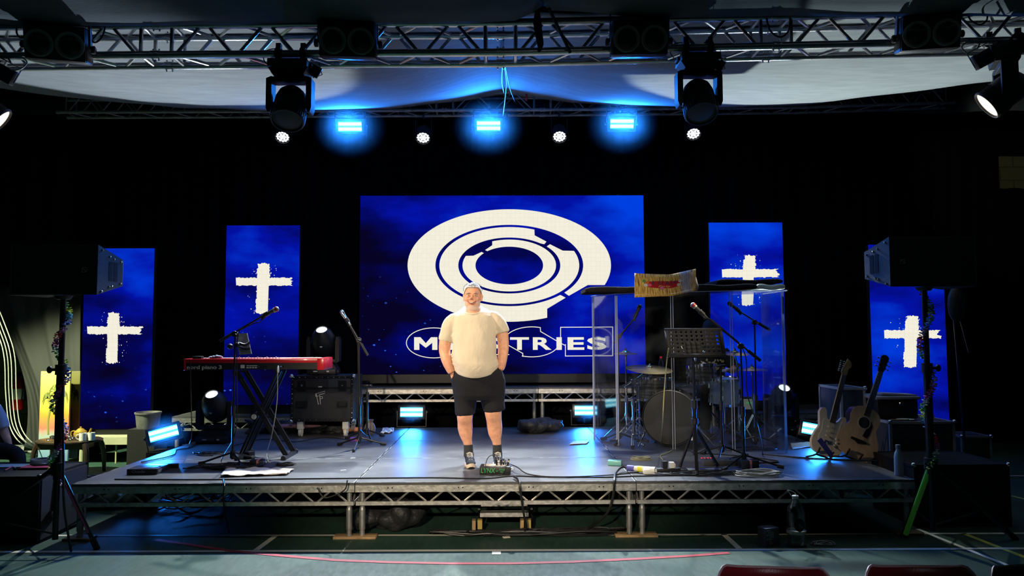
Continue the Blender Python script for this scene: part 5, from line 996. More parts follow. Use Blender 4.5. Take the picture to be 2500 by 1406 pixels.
mb = MB(); mb.tube([Q(1662, 845, Y-.05), Q(1672, 858, Y-.06), Q(1697, 864, Y-.06), Q(1718, 858, Y-.06), Q(1722, 845, Y-.05)], .007, 8, smooth=5); mb.cyl(Q(1697, 864, Y-.05), Q(1697, 880, Y), .014); mb.build('desk_bracket', 'chrome', t)
zt_ = Q(1697, 870, Y).z; mb = MB(); mb.cyl((X, Y, S+.14), (X, Y, S+.62), .02, n=14); mb.cyl((X, Y, S+.6), (X, Y, zt_), .013, n=12); mb.build('pole', 'satin', t)
mb = MB(); mb.cyl((X, Y, S+.56), (X, Y, S+.64), .027, n=14); mb.build('collar', 'black', t); mb = MB(); mb.cyl((X, Y, S+.42), (X, Y, S+.47), .033, n=14); mb.build('leg_hub', 'black', t)
for q in (F(1660, 1143, S), F(1702, 1163, S), F(1752, 1140, S)):
    h = Vector((X, Y, S+.40)); q = q+Vector((0, 0, .015)); mb = MB(); mb.bar(h, q, .03, .012); mb.bar(Vector((X, Y, S+.15)), h.lerp(q, .55), .016, .006); lg = mb.build('leg', 'satin', t); mb = MB(); mb.cyl(q+(h-q).normalized()*.03, q-(h-q).normalized()*.002, .017, n=8); mb.build('rubber_foot', 'rubber', lg)
# vocal stand right of it
Y = 6.95
micstand('boom microphone stand right of the music stand, its microphone raised to the left', (W(1816, 1100, Y).x, Y), Q(1808, 845, Y), (Q(1846, 872, Y), Q(1722, 772, Y)), Q(1698, 750, Y)-Q(1722, 772, Y), lr=.34, a0=-.35, micm=('darkgrey', 'red'))
mb = MB(); mb.tube([Q(1712, 765, Y-.02), Q(1720, 776, Y-.02), Q(1740, 782, Y-.02), Q(1775, 812, Y-.03), Q(1806, 840, Y-.03), Q(1822, 880, Y-.03), Q(1824, 960, Y-.03), Q(1850, 1040, Y-.05), F(1862, 1110, S+.01), F(1850, 1140, S+.01), F(1825, 1150, S+.01)], .005, 6, smooth=6); one('microphone_cable', mb, 'cable', 'black cable looping down beside the boom stand right of the music stand', 'cable')
# stands inside the shield
Y = 8.5; micstand('boom microphone stand inside the drum shield at the left, overhead for the drums', (W(1512, 1070, Y).x, Y), Q(1509, 822, Y), (Q(1505, 830, Y), Q(1548, 778, Y)), Q(1560, 752, Y)-Q(1548, 778, Y), lr=.25, a0=.2, micm=('black', 'black'))
Y = 8.2; micstand('boom microphone stand inside the drum shield at the right', (W(1848, 1070, Y).x, Y), Q(1842, 787, Y), (Q(1870, 800, Y), Q(1808, 762, Y)), Q(1790, 748, Y)-Q(1808, 762, Y), lr=.3, a0=.5, micm=('black', 'black'))
Y = 7.5; micstand('short black stand in front of the shield, between the music stand and the boom stand', (W(1763, 1100, Y).x, Y), Q(1760, 895, Y), None, None, lr=.26, a0=.1)
mb = MB(); p = Q(1760, 893, Y); mb.b2((p.x-.045, Y-.03, p.z-.012), (p.x+.045, Y+.03, p.z+.012), bev=.004); one('stand_bracket', mb, 'satin', 'flat bracket on top of the short black stand before the shield', 'bracket')
mb = MB(); mb.tube([Q(1632, 850, 6.68), Q(1628, 880, 6.75), Q(1622, 950, 6.8), Q(1618, 1030, 6.8), F(1617, 1085, S+.01), F(1640, 1097, S+.008), F(1628, 1106, S+.008), F(1612, 1112, S+.008), F(1618, 1122, S+.008)], .0045, 6, smooth=6); one('olive_cable', mb, mat('olive_cable', (.32, .30, .12), .5), 'thin olive cable hanging from the left edge of the music stand', 'cable')
# ================================================================ people
def loft(mb, rings, n=28):                                           # rings: (centre, rx, ry) horizontal ellipses
    vs = [Vector(c)+Vector((rx*math.cos(2*PI*k/n), ry*math.sin(2*PI*k/n), 0)) for c, rx, ry in rings for k in range(n)]; m = len(rings)
    mb.add(vs, [[i*n+k, i*n+(k+1) % n, (i+1)*n+(k+1) % n, (i+1)*n+k] for i in range(m-1) for k in range(n)]+[list(range(n))[::-1], list(range((m-1)*n, m*n))])
M['sock'] = mat('speckled_sock', (.05, .052, .055), .9, c2=(.012, .014, .018), scale=260); M['shoe'] = mat('dark_knit_shoe', (.022, .028, .042), .8, bump=.4, bscale=200); M['sole'] = mat('cream_sole', (.72, .60, .48), .6)
M['stubble'] = mat('grey_stubble', (.64, .44, .36), .8, var=.10, scale=220, bump=.3, bscale=200); M['eye'] = mat('eye_white', (.7, .68, .64), .2); M['pupil'] = mat('iris_blue_grey', (.05, .07, .09), .15); M['lip'] = mat('lip', (.5, .16, .13), .45); M['mouth'] = mat('mouth_dark', (.09, .015, .015), .6); M['teeth'] = mat('teeth', (.75, .70, .60), .3); M['brow'] = mat('grey_brow', (.38, .27, .21), .8)
MY = 7.15
m = lambda cx, cy, dy=0: W(1000+cx/2.603, 660+cy/2.603, MY+dy)
man = thing('person', 'smiling man in a cream T-shirt and dark shorts standing centre stage, both hands in his pockets', 'person', (m(440, 0).x, MY, S)); man['label'] = 'smiling man in cream T-shirt and dark shorts centre stage, hands in his pockets'
k_ = 1/(2.603*252)                                                      # one crop pixel in metres at the man
# skin: one continuous body
mb = MB(); hc = m(402, 170, .0)
mb.ell(hc+Vector((0, .01, .012)), (.083, .10, .118), nu=28, nv=18); mb.ell(hc+Vector((-.002, -.015, -.055)), (.075, .082, .075), nu=24, nv=14)      # skull, jaw
mb.ell(hc+Vector((-.004, -.06, -.098)), (.04, .032, .03)); mb.ell(hc+Vector((.004, -.03, -.115)), (.068, .06, .04))                                  # chin, double chin
for s in (-1, 1): mb.ell(hc+Vector((-.006+s*.043, -.072, -.022)), (.028, .025, .024)); mb.ell(hc+Vector((-.004+s*.032, -.078, .034)), (.03, .018, .011), rot=Matrix.Rotation(s*.15, 3, 'Y'))
mb.tube([hc+Vector((-.005, -.090, .022)), hc+Vector((-.007, -.103, .0)), hc+Vector((-.008, -.115, -.018))], [.009, .012, .016], 12, smooth=3)
for s in (-1, 1): mb.ell(hc+Vector((-.008+s*.013, -.103, -.021)), (.010, .011, .009))
for s in (-1, 1):
    mb.ell(hc+Vector((s*.087, .015, -.004)), (.010, .022, .034), rot=Matrix.Rotation(s*.2, 3, 'Y')); mb.ell(hc+Vector((s*.088, .008, -.03)), (.008, .012, .012))
mb.tube([hc+Vector((.002, .01, -.07)), m(404, 255, .0), m(402, 300, .0)], [.064, .076, .090], 22, smooth=3)
loft(mb, [(m(402, 285, .05), .13, .09), (m(405, 340, .03), .19, .12), (m(410, 450, 0), .19, .15), (m(413, 560, -.01), .20, .17), (m(425, 660, .02), .2, .15), (m(435, 780, .03), .2, .14)])
mb.tube([m(290, 325, .04), m(240, 400, .04), m(224, 470, .03), m(224, 520, .02), m(236, 575, -.02), m(254, 622, -.03), m(268, 650, -.03)], [.062, .062, .058, .056, .050, .041, .034], 18, smooth=4)
mb.tube([m(535, 320, .04), m(582, 385, .05), m(594, 450, .04), m(595, 500, .02), m(590, 560, -.02), m(585, 605, -.03), m(576, 630, -.03)], [.062, .060, .056, .054, .047, .038, .032], 18, smooth=4)
for px_, py_, s in ((280, 672, 1), (566, 652, -1)):                         # hands: palm, thumb and four fingers closing inside the pockets
    h0 = m(px_, py_, -.02); mb.ell(h0, (.030, .024, .045), rot=Matrix.Rotation(-s*.35, 3, 'Y'))
    for f_ in range(4): b = h0+Vector((s*.012, -.022+f_*.016, -.03)); L = (.030, .036, .034, .027)[f_]; mb.tube([b, b+Vector((s*.01, 0, -L)), b+Vector((s*.024, 0, -L*1.8))], [.009, .0085, .0075], 8, smooth=2)
    mb.tube([h0+Vector((s*.008, -.022, .012)), h0+Vector((s*.024, -.026, -.014)), h0+Vector((s*.036, -.024, -.04))], [.011, .010, .008], 8, smooth=2)
mb.tube([m(360, 780, .03), m(352, 880, .02), m(351, 925, -.0), m(352, 960, .02), m(353, 1000, .035), m(358, 1040, .03), m(367, 1085, .02), m(373, 1120, .02), m(375, 1165, .02)], [.11, .088, .077, .072, .073, .064, .044, .038, .04], 20, smooth=3)
mb.tube([m(518, 780, .03), m(528, 860, .02), m(531, 905, 0), m(536, 950, .02), m(541, 1000, .035), m(545, 1040, .03), m(552, 1082, .02), m(556, 1118, .02), m(558, 1160, .02)], [.11, .092, .081, .074, .074, .065, .044, .038, .04], 20, smooth=3)
body = fused('body', mb, .0065, 'skin', man, 5)
# face
f = lambda x, y, z: hc+Vector((x, y, z))
for s in (-1, 1):
    mb = MB(); mb.ell(f(-.005+s*.034, -.0885, .012), (.0125, .007, .0055)); e = mb.build('eye', 'eye', body); mb = MB(); mb.ell(f(-.005+s*.034, -.0945, .012), (.0052, .003, .0048)); mb.build('iris', 'pupil', e)
    mb = MB(); mb.tube([f(-.005+s*.052, -.082, .030), f(-.005+s*.036, -.0985, .036), f(-.005+s*.018, -.099, .031)], [.004, .0055, .004], 6, smooth=4); mb.build('eyebrow', 'brow', body)
    mb = MB(); mb.tube([f(-.005+s*.049, -.083, .014), f(-.005+s*.035, -.0965, .0195), f(-.005+s*.020, -.092, .014)], .0028, 6, smooth=4); mb.tube([f(-.005+s*.048, -.083, .006), f(-.005+s*.035, -.0955, .003), f(-.005+s*.022, -.091, .007)], .0035, 6, smooth=4); mb.build('eyelid', 'skin', body)
def crescent(w_, up, lo, y0, cx, cz, cur=.030, bow=.012):
    n = 18; vs = [];
    for i in range(n+1):
        u = -1+2*i/n; x = cx+u*w_; z = cz+cur*u*u; yy = y0+cur*1.3*u*u; e = max(0, 1-u*u)**.6; vs += [f(x, yy, z+up*e), f(x, yy, z-lo*e)]
    return vs, [[2*i, 2*i+1, 2*i+3, 2*i+2] for i in range(n)]
mb = MB(); mb.add(*crescent(.040, .008, .011, -.107, -.006, -.060, .018)); mb.build('mouth', 'mouth', body, solid=.003)
mb = MB(); mb.add(*crescent(.034, .0065, .0035, -.1095, -.006, -.058, .014)); mb.build('teeth', 'teeth', body, solid=.002)
mb = MB(); v, _ = crescent(.041, .008, .011, -.108, -.006, -.060, .018); mb.tube(v[0::2], .003, 6); mb.tube(v[1::2], .0045, 6); mb.build('lips', 'lip', body)
body.data.materials.append(M['stubble'])
for p_ in body.data.polygons:
    c_ = p_.center+man.location-hc
    if -.135 < c_.z < -.036 and c_.y < .03 and (abs(c_.x+.006) > .044-(c_.z+.07)*.2 or c_.z < -.083) and c_.y > -.2: p_.material_index = 1
# hair
def hairf(u, v):
    a = 2*PI*u; fr = math.cos(a)       # fr = 1 at the front
    low = .62 if fr > .55 else (.62-(.55-fr)*1.35 if fr > -.2 else -.40); th = low+(PI/2-low)*v; r = (.089, .109, .128)
    p = Vector((math.sin(a)*math.cos(th)*r[0], .012-fr*math.cos(th)*r[1], .014+math.sin(th)*r[2])); return hc+p*(1+.02*noise.noise(p*60))
mb = MB(); mb.grid(hairf, 64, 16); mb.build('hair', 'hair', man, solid=.006, smooth=80)
mb = MB()
for s in (-1, 1):
    c = f(s*.031, -.052, .122); ring = [c+Vector((.027*math.cos(a), .016*math.sin(a)-.004, .010*math.sin(a))) for a in [2*PI*i/20 for i in range(21)]]; mb.tube(ring, .0016, 5); mb.tube([f(s*.058, -.05, .122), f(s*.087, -.01, .10), f(s*.092, .03, .06)], .0018, 5, smooth=3)
mb.tube([f(-.006, -.058, .124), f(.006, -.058, .124)], .0016, 5); mb.build('glasses', 'satin', man, label='dark rimmed glasses pushed up on his hair')
# T-shirt
mb = MB(); R_g = lambda y, x0, x1, ry, dy: (m((x0+x1)/2, y, dy), (x1-x0)/2*k_, ry)
loft(mb, [R_g(226, 345, 458, .045, .085), R_g(244, 322, 488, .07, .075), R_g(266, 296, 520, .116, .05), R_g(292, 274, 540, .142, .04), R_g(340, 270, 552, .14, .02), R_g(400, 277, 550, .158, .0), R_g(460, 274, 548, .172, -.01), R_g(530, 270, 552, .185, -.02), R_g(590, 270, 562, .188, -.025), R_g(630, 275, 570, .184, -.02), R_g(660, 285, 562, .178, -.015), R_g(672, 292, 556, .174, -.012)], 40)
mb.tube([m(350, 300, .04), m(288, 318, .04), m(254, 366, .04), m(238, 415, .04), m(229, 452, .04)], [.05, .078, .082, .077, .072], 22, smooth=3)
mb.tube([m(470, 292, .04), m(532, 306, .04), m(566, 342, .04), m(583, 375, .045), m(590, 398, .045)], [.05, .076, .078, .073, .070], 22, smooth=3)
sh_ = fused('t_shirt', mb, .009, 'cream', man, 6)
me = sh_.data
for v in me.vertices:                                                     # soft folds and a rounded, slightly uneven hem
    p = v.co; d = noise.noise(Vector((p.x*6, p.y*3, p.z*9)))*.010+.006*math.sin(22*p.z+9*p.x)*max(0, 1-abs(p.z-.98)/.35)*(1 if p.y < 0 else .3); n = v.normal; v.co = p+Vector((n.x, n.y, n.z*.4))*d
    cxh = m(430, 0).x-man.location.x; q = (v.co.x-cxh)/.21; v.co.z += max(0, min(1, (1.08-p.z)/.2))*(.058*q*q+.012*q-.012)*(1 if abs(q) < 1.15 else 0)
mb = MB(); ring = [m(402, 254, .0)+Vector((.088*math.cos(a), .022+.108*math.sin(a), -.004+.036*math.sin(a))) for a in [2*PI*i/32 for i in range(33)]]; mb.tube(ring, .011, 8); mb.build('collar', 'cream', sh_)
# shorts
mb = MB()
loft(mb, [R_g(610, 292, 570, .155, .01), R_g(650, 275, 590, .165, .005), R_g(690, 262, 602, .168, .01), R_g(740, 266, 607, .165, .02), R_g(790, 274, 608, .155, .02), R_g(822, 282, 606, .13, .025)], 36)
mb.tube([m(352, 780, .02), m(355, 850, .02), m(353, 895, .01), m(354, 918, .01)], [.122, .105, .092, .086], 24, smooth=3); mb.tube([m(523, 770, .02), m(530, 830, .02), m(537, 875, .01), m(539, 892, .01)], [.125, .112, .104, .10], 24, smooth=3)
so = fused('shorts', mb, .009, 'navy', man, 5)
for v in so.data.vertices: p = v.co; n = v.normal; v.co = p+Vector((n.x, n.y, 0))*(noise.noise(Vector((p.x*7, p.y*4, p.z*5)))*.014)
# socks and shoes
for (kx, ky, tx, ty) in ((374, 1135, 402, 1228), (557, 1128, 582, 1215)):
    a = m(kx, 1112, .02); g = W(1000+kx/2.603, 0, MY).x; hx = a.x; toe = F(1000+tx/2.603, 660+(ty+12)/2.603, S); hy = MY+.075
    mb = MB(); mb.tube([m(kx-1, 1106, .02), m(kx, 1135, .02), (hx+.002, MY+.02, S+.08)], [.044, .044, .048], 18, smooth=3); mb.build('sock', 'sock', man)
    d = Vector((.14 if kx < 450 else .07, -1, 0)).normalized(); L = .305; n = Vector((-d.y, d.x, 0)); h = Vector((hx-.0, hy, S)); T = Matrix.Translation(h) @ Matrix(((n.x, -d.x, 0, 0), (n.y, -d.y, 0, 0), (0, 0, 1, 0), (0, 0, 0, 1)))
    pl = []; N = 36
    for i in range(N):
        t_ = 2*PI*i/N; y = -L/2-L/2*1.0*math.cos(t_)*-1; u = -y/L; wv = (.036+.016*math.sin(PI*min(1, u*.9)**1.3)); pl.append((wv*math.copysign(abs(math.sin(t_))**.6, math.sin(t_)), y))
    def solep(z, g_): return [(x*g_, y*(1)+0, z+(.022*max(0, (-y/L-.8)/.2)**2)) for x, y in pl]
    mb = MB(); vs = solep(.0, .92)+solep(.012, 1.06)+solep(.032, 1.02); mb.add(vs, [list(range(N))[::-1], list(range(2*N, 3*N))]+[[r*N+i, r*N+(i+1) % N, (r+1)*N+(i+1) % N, (r+1)*N+i] for r in (0, 1) for i in range(N)], T)
    shoe_mb = MB(); shoe_mb.ell((0, -.05, .055), (.040, .058, .05), T=T); shoe_mb.ell((0, -L*.45, .052), (.046, .09, .045), rot=Matrix.Rotation(.2, 3, 'X'), T=T); shoe_mb.ell((0, -L*.75, .040), (.047, .068, .034), T=T); shoe_mb.tube([(0, -.055, .06), (0, -.055, .115)], [.045, .046], 16, T=T)
    sb = fused('shoe', shoe_mb, .006, 'shoe', man, 4); mb.build('sole', 'sole', sb)
    mb = MB()
    for i in range(5): y = -L*.36-i*.022; z = .112-i*.0105; mb.tube([(-.030, y-.004, z-.016), (-.012, y, z+.002), (.012, y, z+.002), (.030, y-.004, z-.016)], .0032, 5, T=T)
    mb.tube([(-.03, -L*.3, .11), (0, -L*.34, .125), (.03, -L*.3, .11)], .004, 5, T=T); mb.build('laces', 'whiteplastic', sb)
    mb = MB(); 
    for i in range(4):
        for s in (-1, 1): mb.ell((s*.031, -L*.36-i*.022-.004, .097-i*.0105), .0036, nu=6, nv=4, T=T)
    mb.build('eyelets', 'chrome', sb)
# seated figures
def seated(label, loc, rz, seat, shirt, trousers, arms, hairm, capm=None, s=1.0, printed=False, lean=0):
    t = thing('person', label, 'person', (0, 0, 0)); mb = MB(); hz = seat+.76; hy = -lean
    mb.ell((0, hy, hz), (.078, .095, .115), nu=24, nv=14); mb.ell((0, hy-.02, hz-.06), (.062, .07, .06)); mb.ell((0, hy-.1, hz-.015), (.012, .018, .02))
    for q in (-1, 1): mb.ell((q*.079, hy+.01, hz-.005), (.01, .018, .028)); mb.ell((q*.03, hy-.078, hz-.02), (.02, .02, .02))
    mb.tube([(0, hy+.02, hz-.08), (0, hy*.8+.03, seat+.56)], [.055, .065], 16); loft(mb, [((0, .02, seat+.56-.0), .11, .08), ((0, .02+hy*.6, seat+.48), .18, .1), ((0, 0, seat+.25), .15, .11), ((0, 0, seat+.02), .16, .13)])
    for q, (el, wr) in zip((-1, 1), arms):
        sh0 = Vector((q*.19, .02+hy*.6, seat+.49)); mb.tube([sh0, el, wr], [.055, .043, .028], 14, smooth=5); wd = (V(wr)-V(el)).normalized(); hp = V(wr)+wd*.05; mb.ell(hp, (.032, .042, .02), rot=Vector((0, 1, 0)).rotation_difference(wd).to_matrix())
        sx = Vector((1, 0, 0))-wd*wd.x; sx.normalize()
        for i in range(4): b = hp+wd*.03+sx*(-.024+.016*i); L = (.06, .072, .068, .05)[i]; mb.tube([b, b+wd*L*.5+Vector((0, 0, -.006)), b+wd*L*.75+Vector((0, 0, -.022))], [.0088, .008, .007], 8, smooth=2)
        b = hp-sx*q*.024-wd*.01; mb.tube([b, b-sx*q*.022+wd*.02, b-sx*q*.026+wd*.045], [.010, .009, .008], 8, smooth=2)
    for q in (-1, 1): mb.tube([(q*.10, -.02, seat+.06), (q*.17, -.42, seat+.04), (q*.18, -.46, seat-.08), (q*.19, -.42, .1)], [.085, .062, .058, .036], 14, smooth=4); mb.ell((q*.19, -.48, .04), (.04, .12, .04))
    b = fused('body', mb, .009, 'skin', t, 4)
    for q in (-1, 1): e = MB(); e.ell((q*.03, hy-.087, hz+.012), (.011, .006, .006)); e.build('eye', 'pupil', b)
    e = MB(); e.ell((0, hy-.088, hz-.058), (.025, .006, .006)); e.build('mouth', 'lip', b)
    mb = MB(); loft(mb, [((0, hy*.8+.025, seat+.575), .085, .075), ((0, .02+hy*.6, seat+.545), .17, .105), ((0, .02+hy*.6, seat+.46), .205, .125), ((0, 0, seat+.25), .19, .145), ((0, -.01, seat+.0), .205, .165)], 30)
    for q, (el, wr) in zip((-1, 1), arms): sh0 = Vector((q*.17, .02+hy*.6, seat+.50)); mb.tube([sh0, sh0.lerp(V(el), .45)+Vector((q*.012, 0, 0)), sh0.lerp(V(el), .85)], [.068, .07, .066], 16, smooth=3)
    fused('t_shirt', mb, .012, shirt, t, 5)
    mb = MB()
    for q in (-1, 1): mb.tube([(q*.09, .04, seat+.06), (q*.10, -.05, seat+.06), (q*.17, -.42, seat+.05), (q*.18, -.48, seat-.08), (q*.19, -.43, .10)], [.10, .10, .075, .072, .06], 16, smooth=4)
    fused('trousers', mb, .012, trousers, t, 4)
    for q in (-1, 1): mb = MB(); mb.ell((q*.19, -.49, .045), (.048, .14, .045)); mb.b2((q*.19-.045, -.62, 0), (q*.19+.045, -.36, .02), bev=.006); mb.build('shoe', 'black', t)
    mb = MB()
    if capm: mb.lathe([(.0, .135), (.04, .128), (.075, .095), (.09, .04), (.09, -.01), (.082, -.012)], (0, hy+.01, hz+.0), n=24, sy=1.15); mb.b2((-.06, hy-.16, hz+.03), (.06, hy-.09, hz+.04), bev=.004); mb.build('cap', capm, t)
    else: mb.lathe([(.0, .125), (.04, .12), (.075, .085), (.087, .03), (.085, -.03), (.08, -.03)], (0, hy+.02, hz), n=24, sy=1.15); mb.build('hair', hairm, t)
    if printed:
        mb = MB(); g = random.Random(3)
        for i in range(46):
            a = g.uniform(-.14, .14); z = seat+.33+g.uniform(-.09, .07)*(1-abs(a)*2.2); p = Vector((a, -.165-.0+abs(a)*.25+hy*.3, z)); mb.ell(p, (.018, .008, .010), rot=Matrix.Rotation(g.random()*3, 3, 'Y'), nu=6, nv=4)
        mb.build('shirt_print', mat('gold_print', (.5, .38, .16), .6), t, label='gold printed figure on the shirt')
    t.location = loc; t.rotation_euler = (0, 0, rz); return t
M['blackcotton'] = mat('black_cotton', (.012, .012, .014), .9); M['darkhair'] = mat('dark_hair', (.03, .02, .015), .7); M['paleshirt'] = mat('pale_blue_white_cotton', (.55, .60, .72), .9, bump=.3, bscale=10)
dx = W(1735, 900, 9.3).x
seated('drummer in a black shirt with gold print sitting behind the drum kit', (dx, 9.35, S), R(0), .53, 'blackcotton', 'blackcotton', (((-.27, -.12, .80), (-.20, -.36, .86)), ((.27, -.12, .80), (.12, -.34, .80))), 'darkhair', 'matte', printed=True, lean=.06)
pl_ = W(-84, 1000, 7.6)
seated('person in a pale T-shirt at the left edge, mostly out of view', (pl_.x, 7.75, 0), R(60), .47, 'paleshirt', 'blackcotton', (((-.25, -.08, .68), (-.2, -.32, .62)), ((.25, -.06, .70), (.18, -.3, .60))), 'darkhair')
t = thing('stool', 'plain black stool under the person at the left edge', 'stool', (pl_.x, 7.75, 0)); mb = MB(); mb.lathe([(0, .43), (.17, .43), (.18, .45), (.17, .47), (0, .47)], (pl_.x, 7.75, 0), n=24); mb.build('seat', 'matte', t)
for a in (.7, 2.3, 3.9, 5.5): mb = MB(); mb.cyl((pl_.x+.1*math.cos(a), 7.75+.1*math.sin(a), .43), (pl_.x+.17*math.cos(a), 7.75+.17*math.sin(a), 0), .012, n=8); mb.build('leg', 'satin', t)
# ================================================================ guitars
def guitar_T(foot, top, Y, lean=.12):                                # local: x right, z along the neck from the bottom of the body, faces -y
    a = W(foot[0], foot[1], Y); b = W(top[0], top[1], Y+lean); d = (b-a); L = d.length; d.normalize(); x = d.cross(Vector((0, 1, 0))).normalized(); x = -x if x.x < 0 else x; y = d.cross(x); 
    if y.y < 0: y = -y
    return Matrix(((x.x, y.x, d.x, a.x), (x.y, y.y, d.y, a.y), (x.z, y.z, d.z, a.z), (0, 0, 0, 1))), L
def smoothpoly(P, n=6):
    o = []; m_ = len(P)
    for i in range(m_):
        a, b, c, d = (Vector(P[(i+k-1) % m_]) for k in range(4))
        for j in range(n): t = j/n; q = .5*((2*b)+(c-a)*t+(2*a-5*b+4*c-d)*t*t+(-a+3*b-3*c+d)*t**3); o.append((q.x, q.y))
    return o
def guitar(name, label, foot, top, Y, kind):
    T, L = guitar_T(foot, top, Y); t = thing(name, label, 'guitar', T.translation); k = L/1.0
    if kind == 'e':
        P_ = [(-.02, 0), (-.12, .03), (-.155, .11), (-.14, .2), (-.115, .27), (-.13, .34), (-.145, .41), (-.12, .455), (-.085, .44), (-.06, .37), (-.03, .345), (.03, .345), (.06, .37), (.085, .415), (.12, .42), (.135, .37), (.115, .29), (.115, .22), (.15, .15), (.15, .06), (.09, .01)]
        body_m, depth = mat('white_guitar_lacquer', (.74, .67, .58), .2, coat=.6), .045
    else:
        P_ = [(0, 0), (-.12, .015), (-.185, .08), (-.195, .16), (-.16, .24), (-.13, .30), (-.14, .37), (-.12, .44), (-.06, .475), (0, .48), (.06, .475), (.12, .44), (.14, .37), (.13, .30), (.16, .24), (.195, .16), (.185, .08), (.12, .015)]
        body_m, depth = mat('spruce_guitar_top', (.74, .53, .36), .3, coat=.5, var=.08, scale=12, stretch=(8, 1, 1)), .10
    Pl = [(x*k, z*k) for x, z in smoothpoly(P_)]
    mb = MB(); mb.prism(Pl, .004 if kind == 'a' else depth*k, T); bd_ = mb.build('body', body_m, t)
    if kind == 'a':
        mb = MB(); mb.prism([(x*.995, z*.995+.002) for x, z in Pl], depth*k, T @ Matrix.Translation((0, .0045, 0))); mb.build('sides_and_back', 'darkwood', t)
        mb = MB(); mb.lathe([(.05*k, .0), (.05*k, .003), (0, .003)], c=(0, -.001, .335*k), axis=(0, -1, 0), n=32, T=T); mb.build('sound_hole', 'matte', t)
        mb = MB(); mb.lathe([(.052*k, 0), (.052*k, .0035), (.060*k, .0035), (.060*k, 0)], c=(0, 0, .335*k), axis=(0, -1, 0), n=32, T=T); mb.build('rosette', 'whiteplastic', t)
        mb = MB(); mb.prism([(x*k, z*k) for x, z in ((.045, .32), (.06, .37), (.085, .33), (.078, .24), (.065, .21), (.02, .215), (.03, .26))], -.002, T @ Matrix.Translation((0, -.001, 0))); mb.build('pickguard', mat('tortoise_pickguard', (.03, .012, .03), .2), t)
        mb = MB(); mb.prism([(x*k, z*k) for x, z in ((-.075, .155), (-.07, .175), (-.02, .178), (.02, .178), (.07, .175), (.075, .155), (.03, .15), (0, .135), (-.03, .15))], -.01, T); mb.build('bridge', 'matte', t)
        nz0, bz = .40, .165
    else:
        mb = MB(); mb.prism([(x*k, z*k) for x, z in smoothpoly([(-.06, .08), (-.10, .16), (-.085, .24), (-.095, .34), (-.05, .355), (.0, .34), (.05, .355), (.095, .37), (.085, .28), (.085, .22), (.11, .16), (.09, .10), (.02, .12)], 4)], -.003, T); mb.build('pickguard', 'whiteplastic', t)
        for z in (.19, .235, .285): mb = MB(); mb.box((0, -.006, z*k), (.075*k, .008, .016*k), rot=Matrix.Rotation(.2 if z < .2 else 0, 3, 'Y'), T=T, bev=.003); mb.build('pickup', 'cream', t)
        mb = MB(); mb.box((-.0, -.008, .135*k), (.07*k, .012, .035*k), T=T, bev=.002); mb.tube([(.03*k, -.012, .12*k), (.045*k, -.03, .09*k), (.05*k, -.03, .02*k)], .003, 6, T=T); mb.build('bridge', 'chrome', t)
        for q in ((.075, .19), (.085, .155), (.07, .125)): mb = MB(); mb.lathe([(.011*k, 0), (.009*k, .014), (0, .014)], c=(q[0]*k, -.003, q[1]*k), axis=(0, -1, 0), n=14, T=T); mb.build('control_knob', 'whiteplastic', t)
        nz0, bz = .33, .135
    nl, hw = .83 if kind == 'e' else .83, .021
    mb = MB(); P4 = [(-.028*k, nz0*k), (.028*k, nz0*k), (hw*k, nl*k), (-hw*k, nl*k)]; mb.prism(P4, .02, T @ Matrix.Translation((0, -.006, 0))); mb.build('neck', 'wood', t)
    mb = MB(); mb.prism(P4, -.005, T @ Matrix.Translation((0, -.0065, 0))); fb = mb.build('fingerboard', 'darkwood', t)
    mb = MB()
    for i in range(20): z = nz0+(nl-nz0)*(1-2**(-(i+1)/12))/(1-2**(-21/12)); z = nl-(z-nz0); w_ = .028+(hw-.028)*(z-nz0)/(nl-nz0); mb.box((0, -.0125, z*k), (w_*2*k, .002, .0025), T=T)
    o = mb.build('frets', 'chrome', fb); o['kind'] = 'stuff' if False else ''; del o['kind']
    mb = MB()
    hd = [(-.021, .83), (-.028, .85), (-.045, .88), (-.045, .99), (-.02, 1.0), (.01, .995), (.02, .97), (.03, .9), (.026, .86), (.021, .83)] if kind == 'e' else [(-.021, .83), (-.03, .86), (-.036, .98), (-.02, .995), (0, 1.0), (.02, .995), (.036, .98), (.03, .86), (.021, .83)]
    if kind == 'e': hd = [(.021, .83), (.03, .85), (.03, .9), (.052, .93), (.05, .96), (.03, .985), (.0, 1.0), (-.006, .98), (-.035, .86), (-.021, .83)][::-1]
    mb.prism([(x*k, z*k) for x, z in hd], .014, T @ Matrix.Translation((0, -.004, 0))); h_ = mb.build('headstock', 'wood' if kind == 'e' else 'matte', t)
    for i in range(6):
        mb = MB(); z = (.86+.02*i)*k if kind == 'e' else (.875+.038*(i % 3))*k; s = -1 if kind == 'e' else (1 if i < 3 else -1); x0 = (-.03 if kind == 'e' else s*.03)*k
        mb.cyl((x0, -.004, z), (x0, -.014, z), .005*k, n=8, T=T); mb.cyl((x0, .005, z), (x0+s*.022*k, .005, z), .003*k, n=6, T=T); mb.ell((x0+s*.03*k, .005, z), (.010*k, .004*k, .007*k), nu=8, nv=6, T=T); mb.build('tuning_peg', 'chrome', h_)
    mb = MB()
    for i in range(6): x = -.016+.0064*i; mb.cyl((x*1.3*k, -.016, bz*k), (x*k, -.0135, .84*k), .0006, n=3, T=T)
    mb.build('strings', 'chrome', t)
    mb = MB(); Rt = T.to_3x3(); p = T.translation; mb.tube([T @ Vector((-.07, -.03, .06*k)), T @ Vector((-.07, .02, -.01)), (p.x-.12, p.y+.14, S+.012)], .009, 8, smooth=3); mb.tube([T @ Vector((.07, -.03, .06*k)), T @ Vector((.07, .02, -.01)), (p.x+.14, p.y+.14, S+.012)], .009, 8, smooth=3)
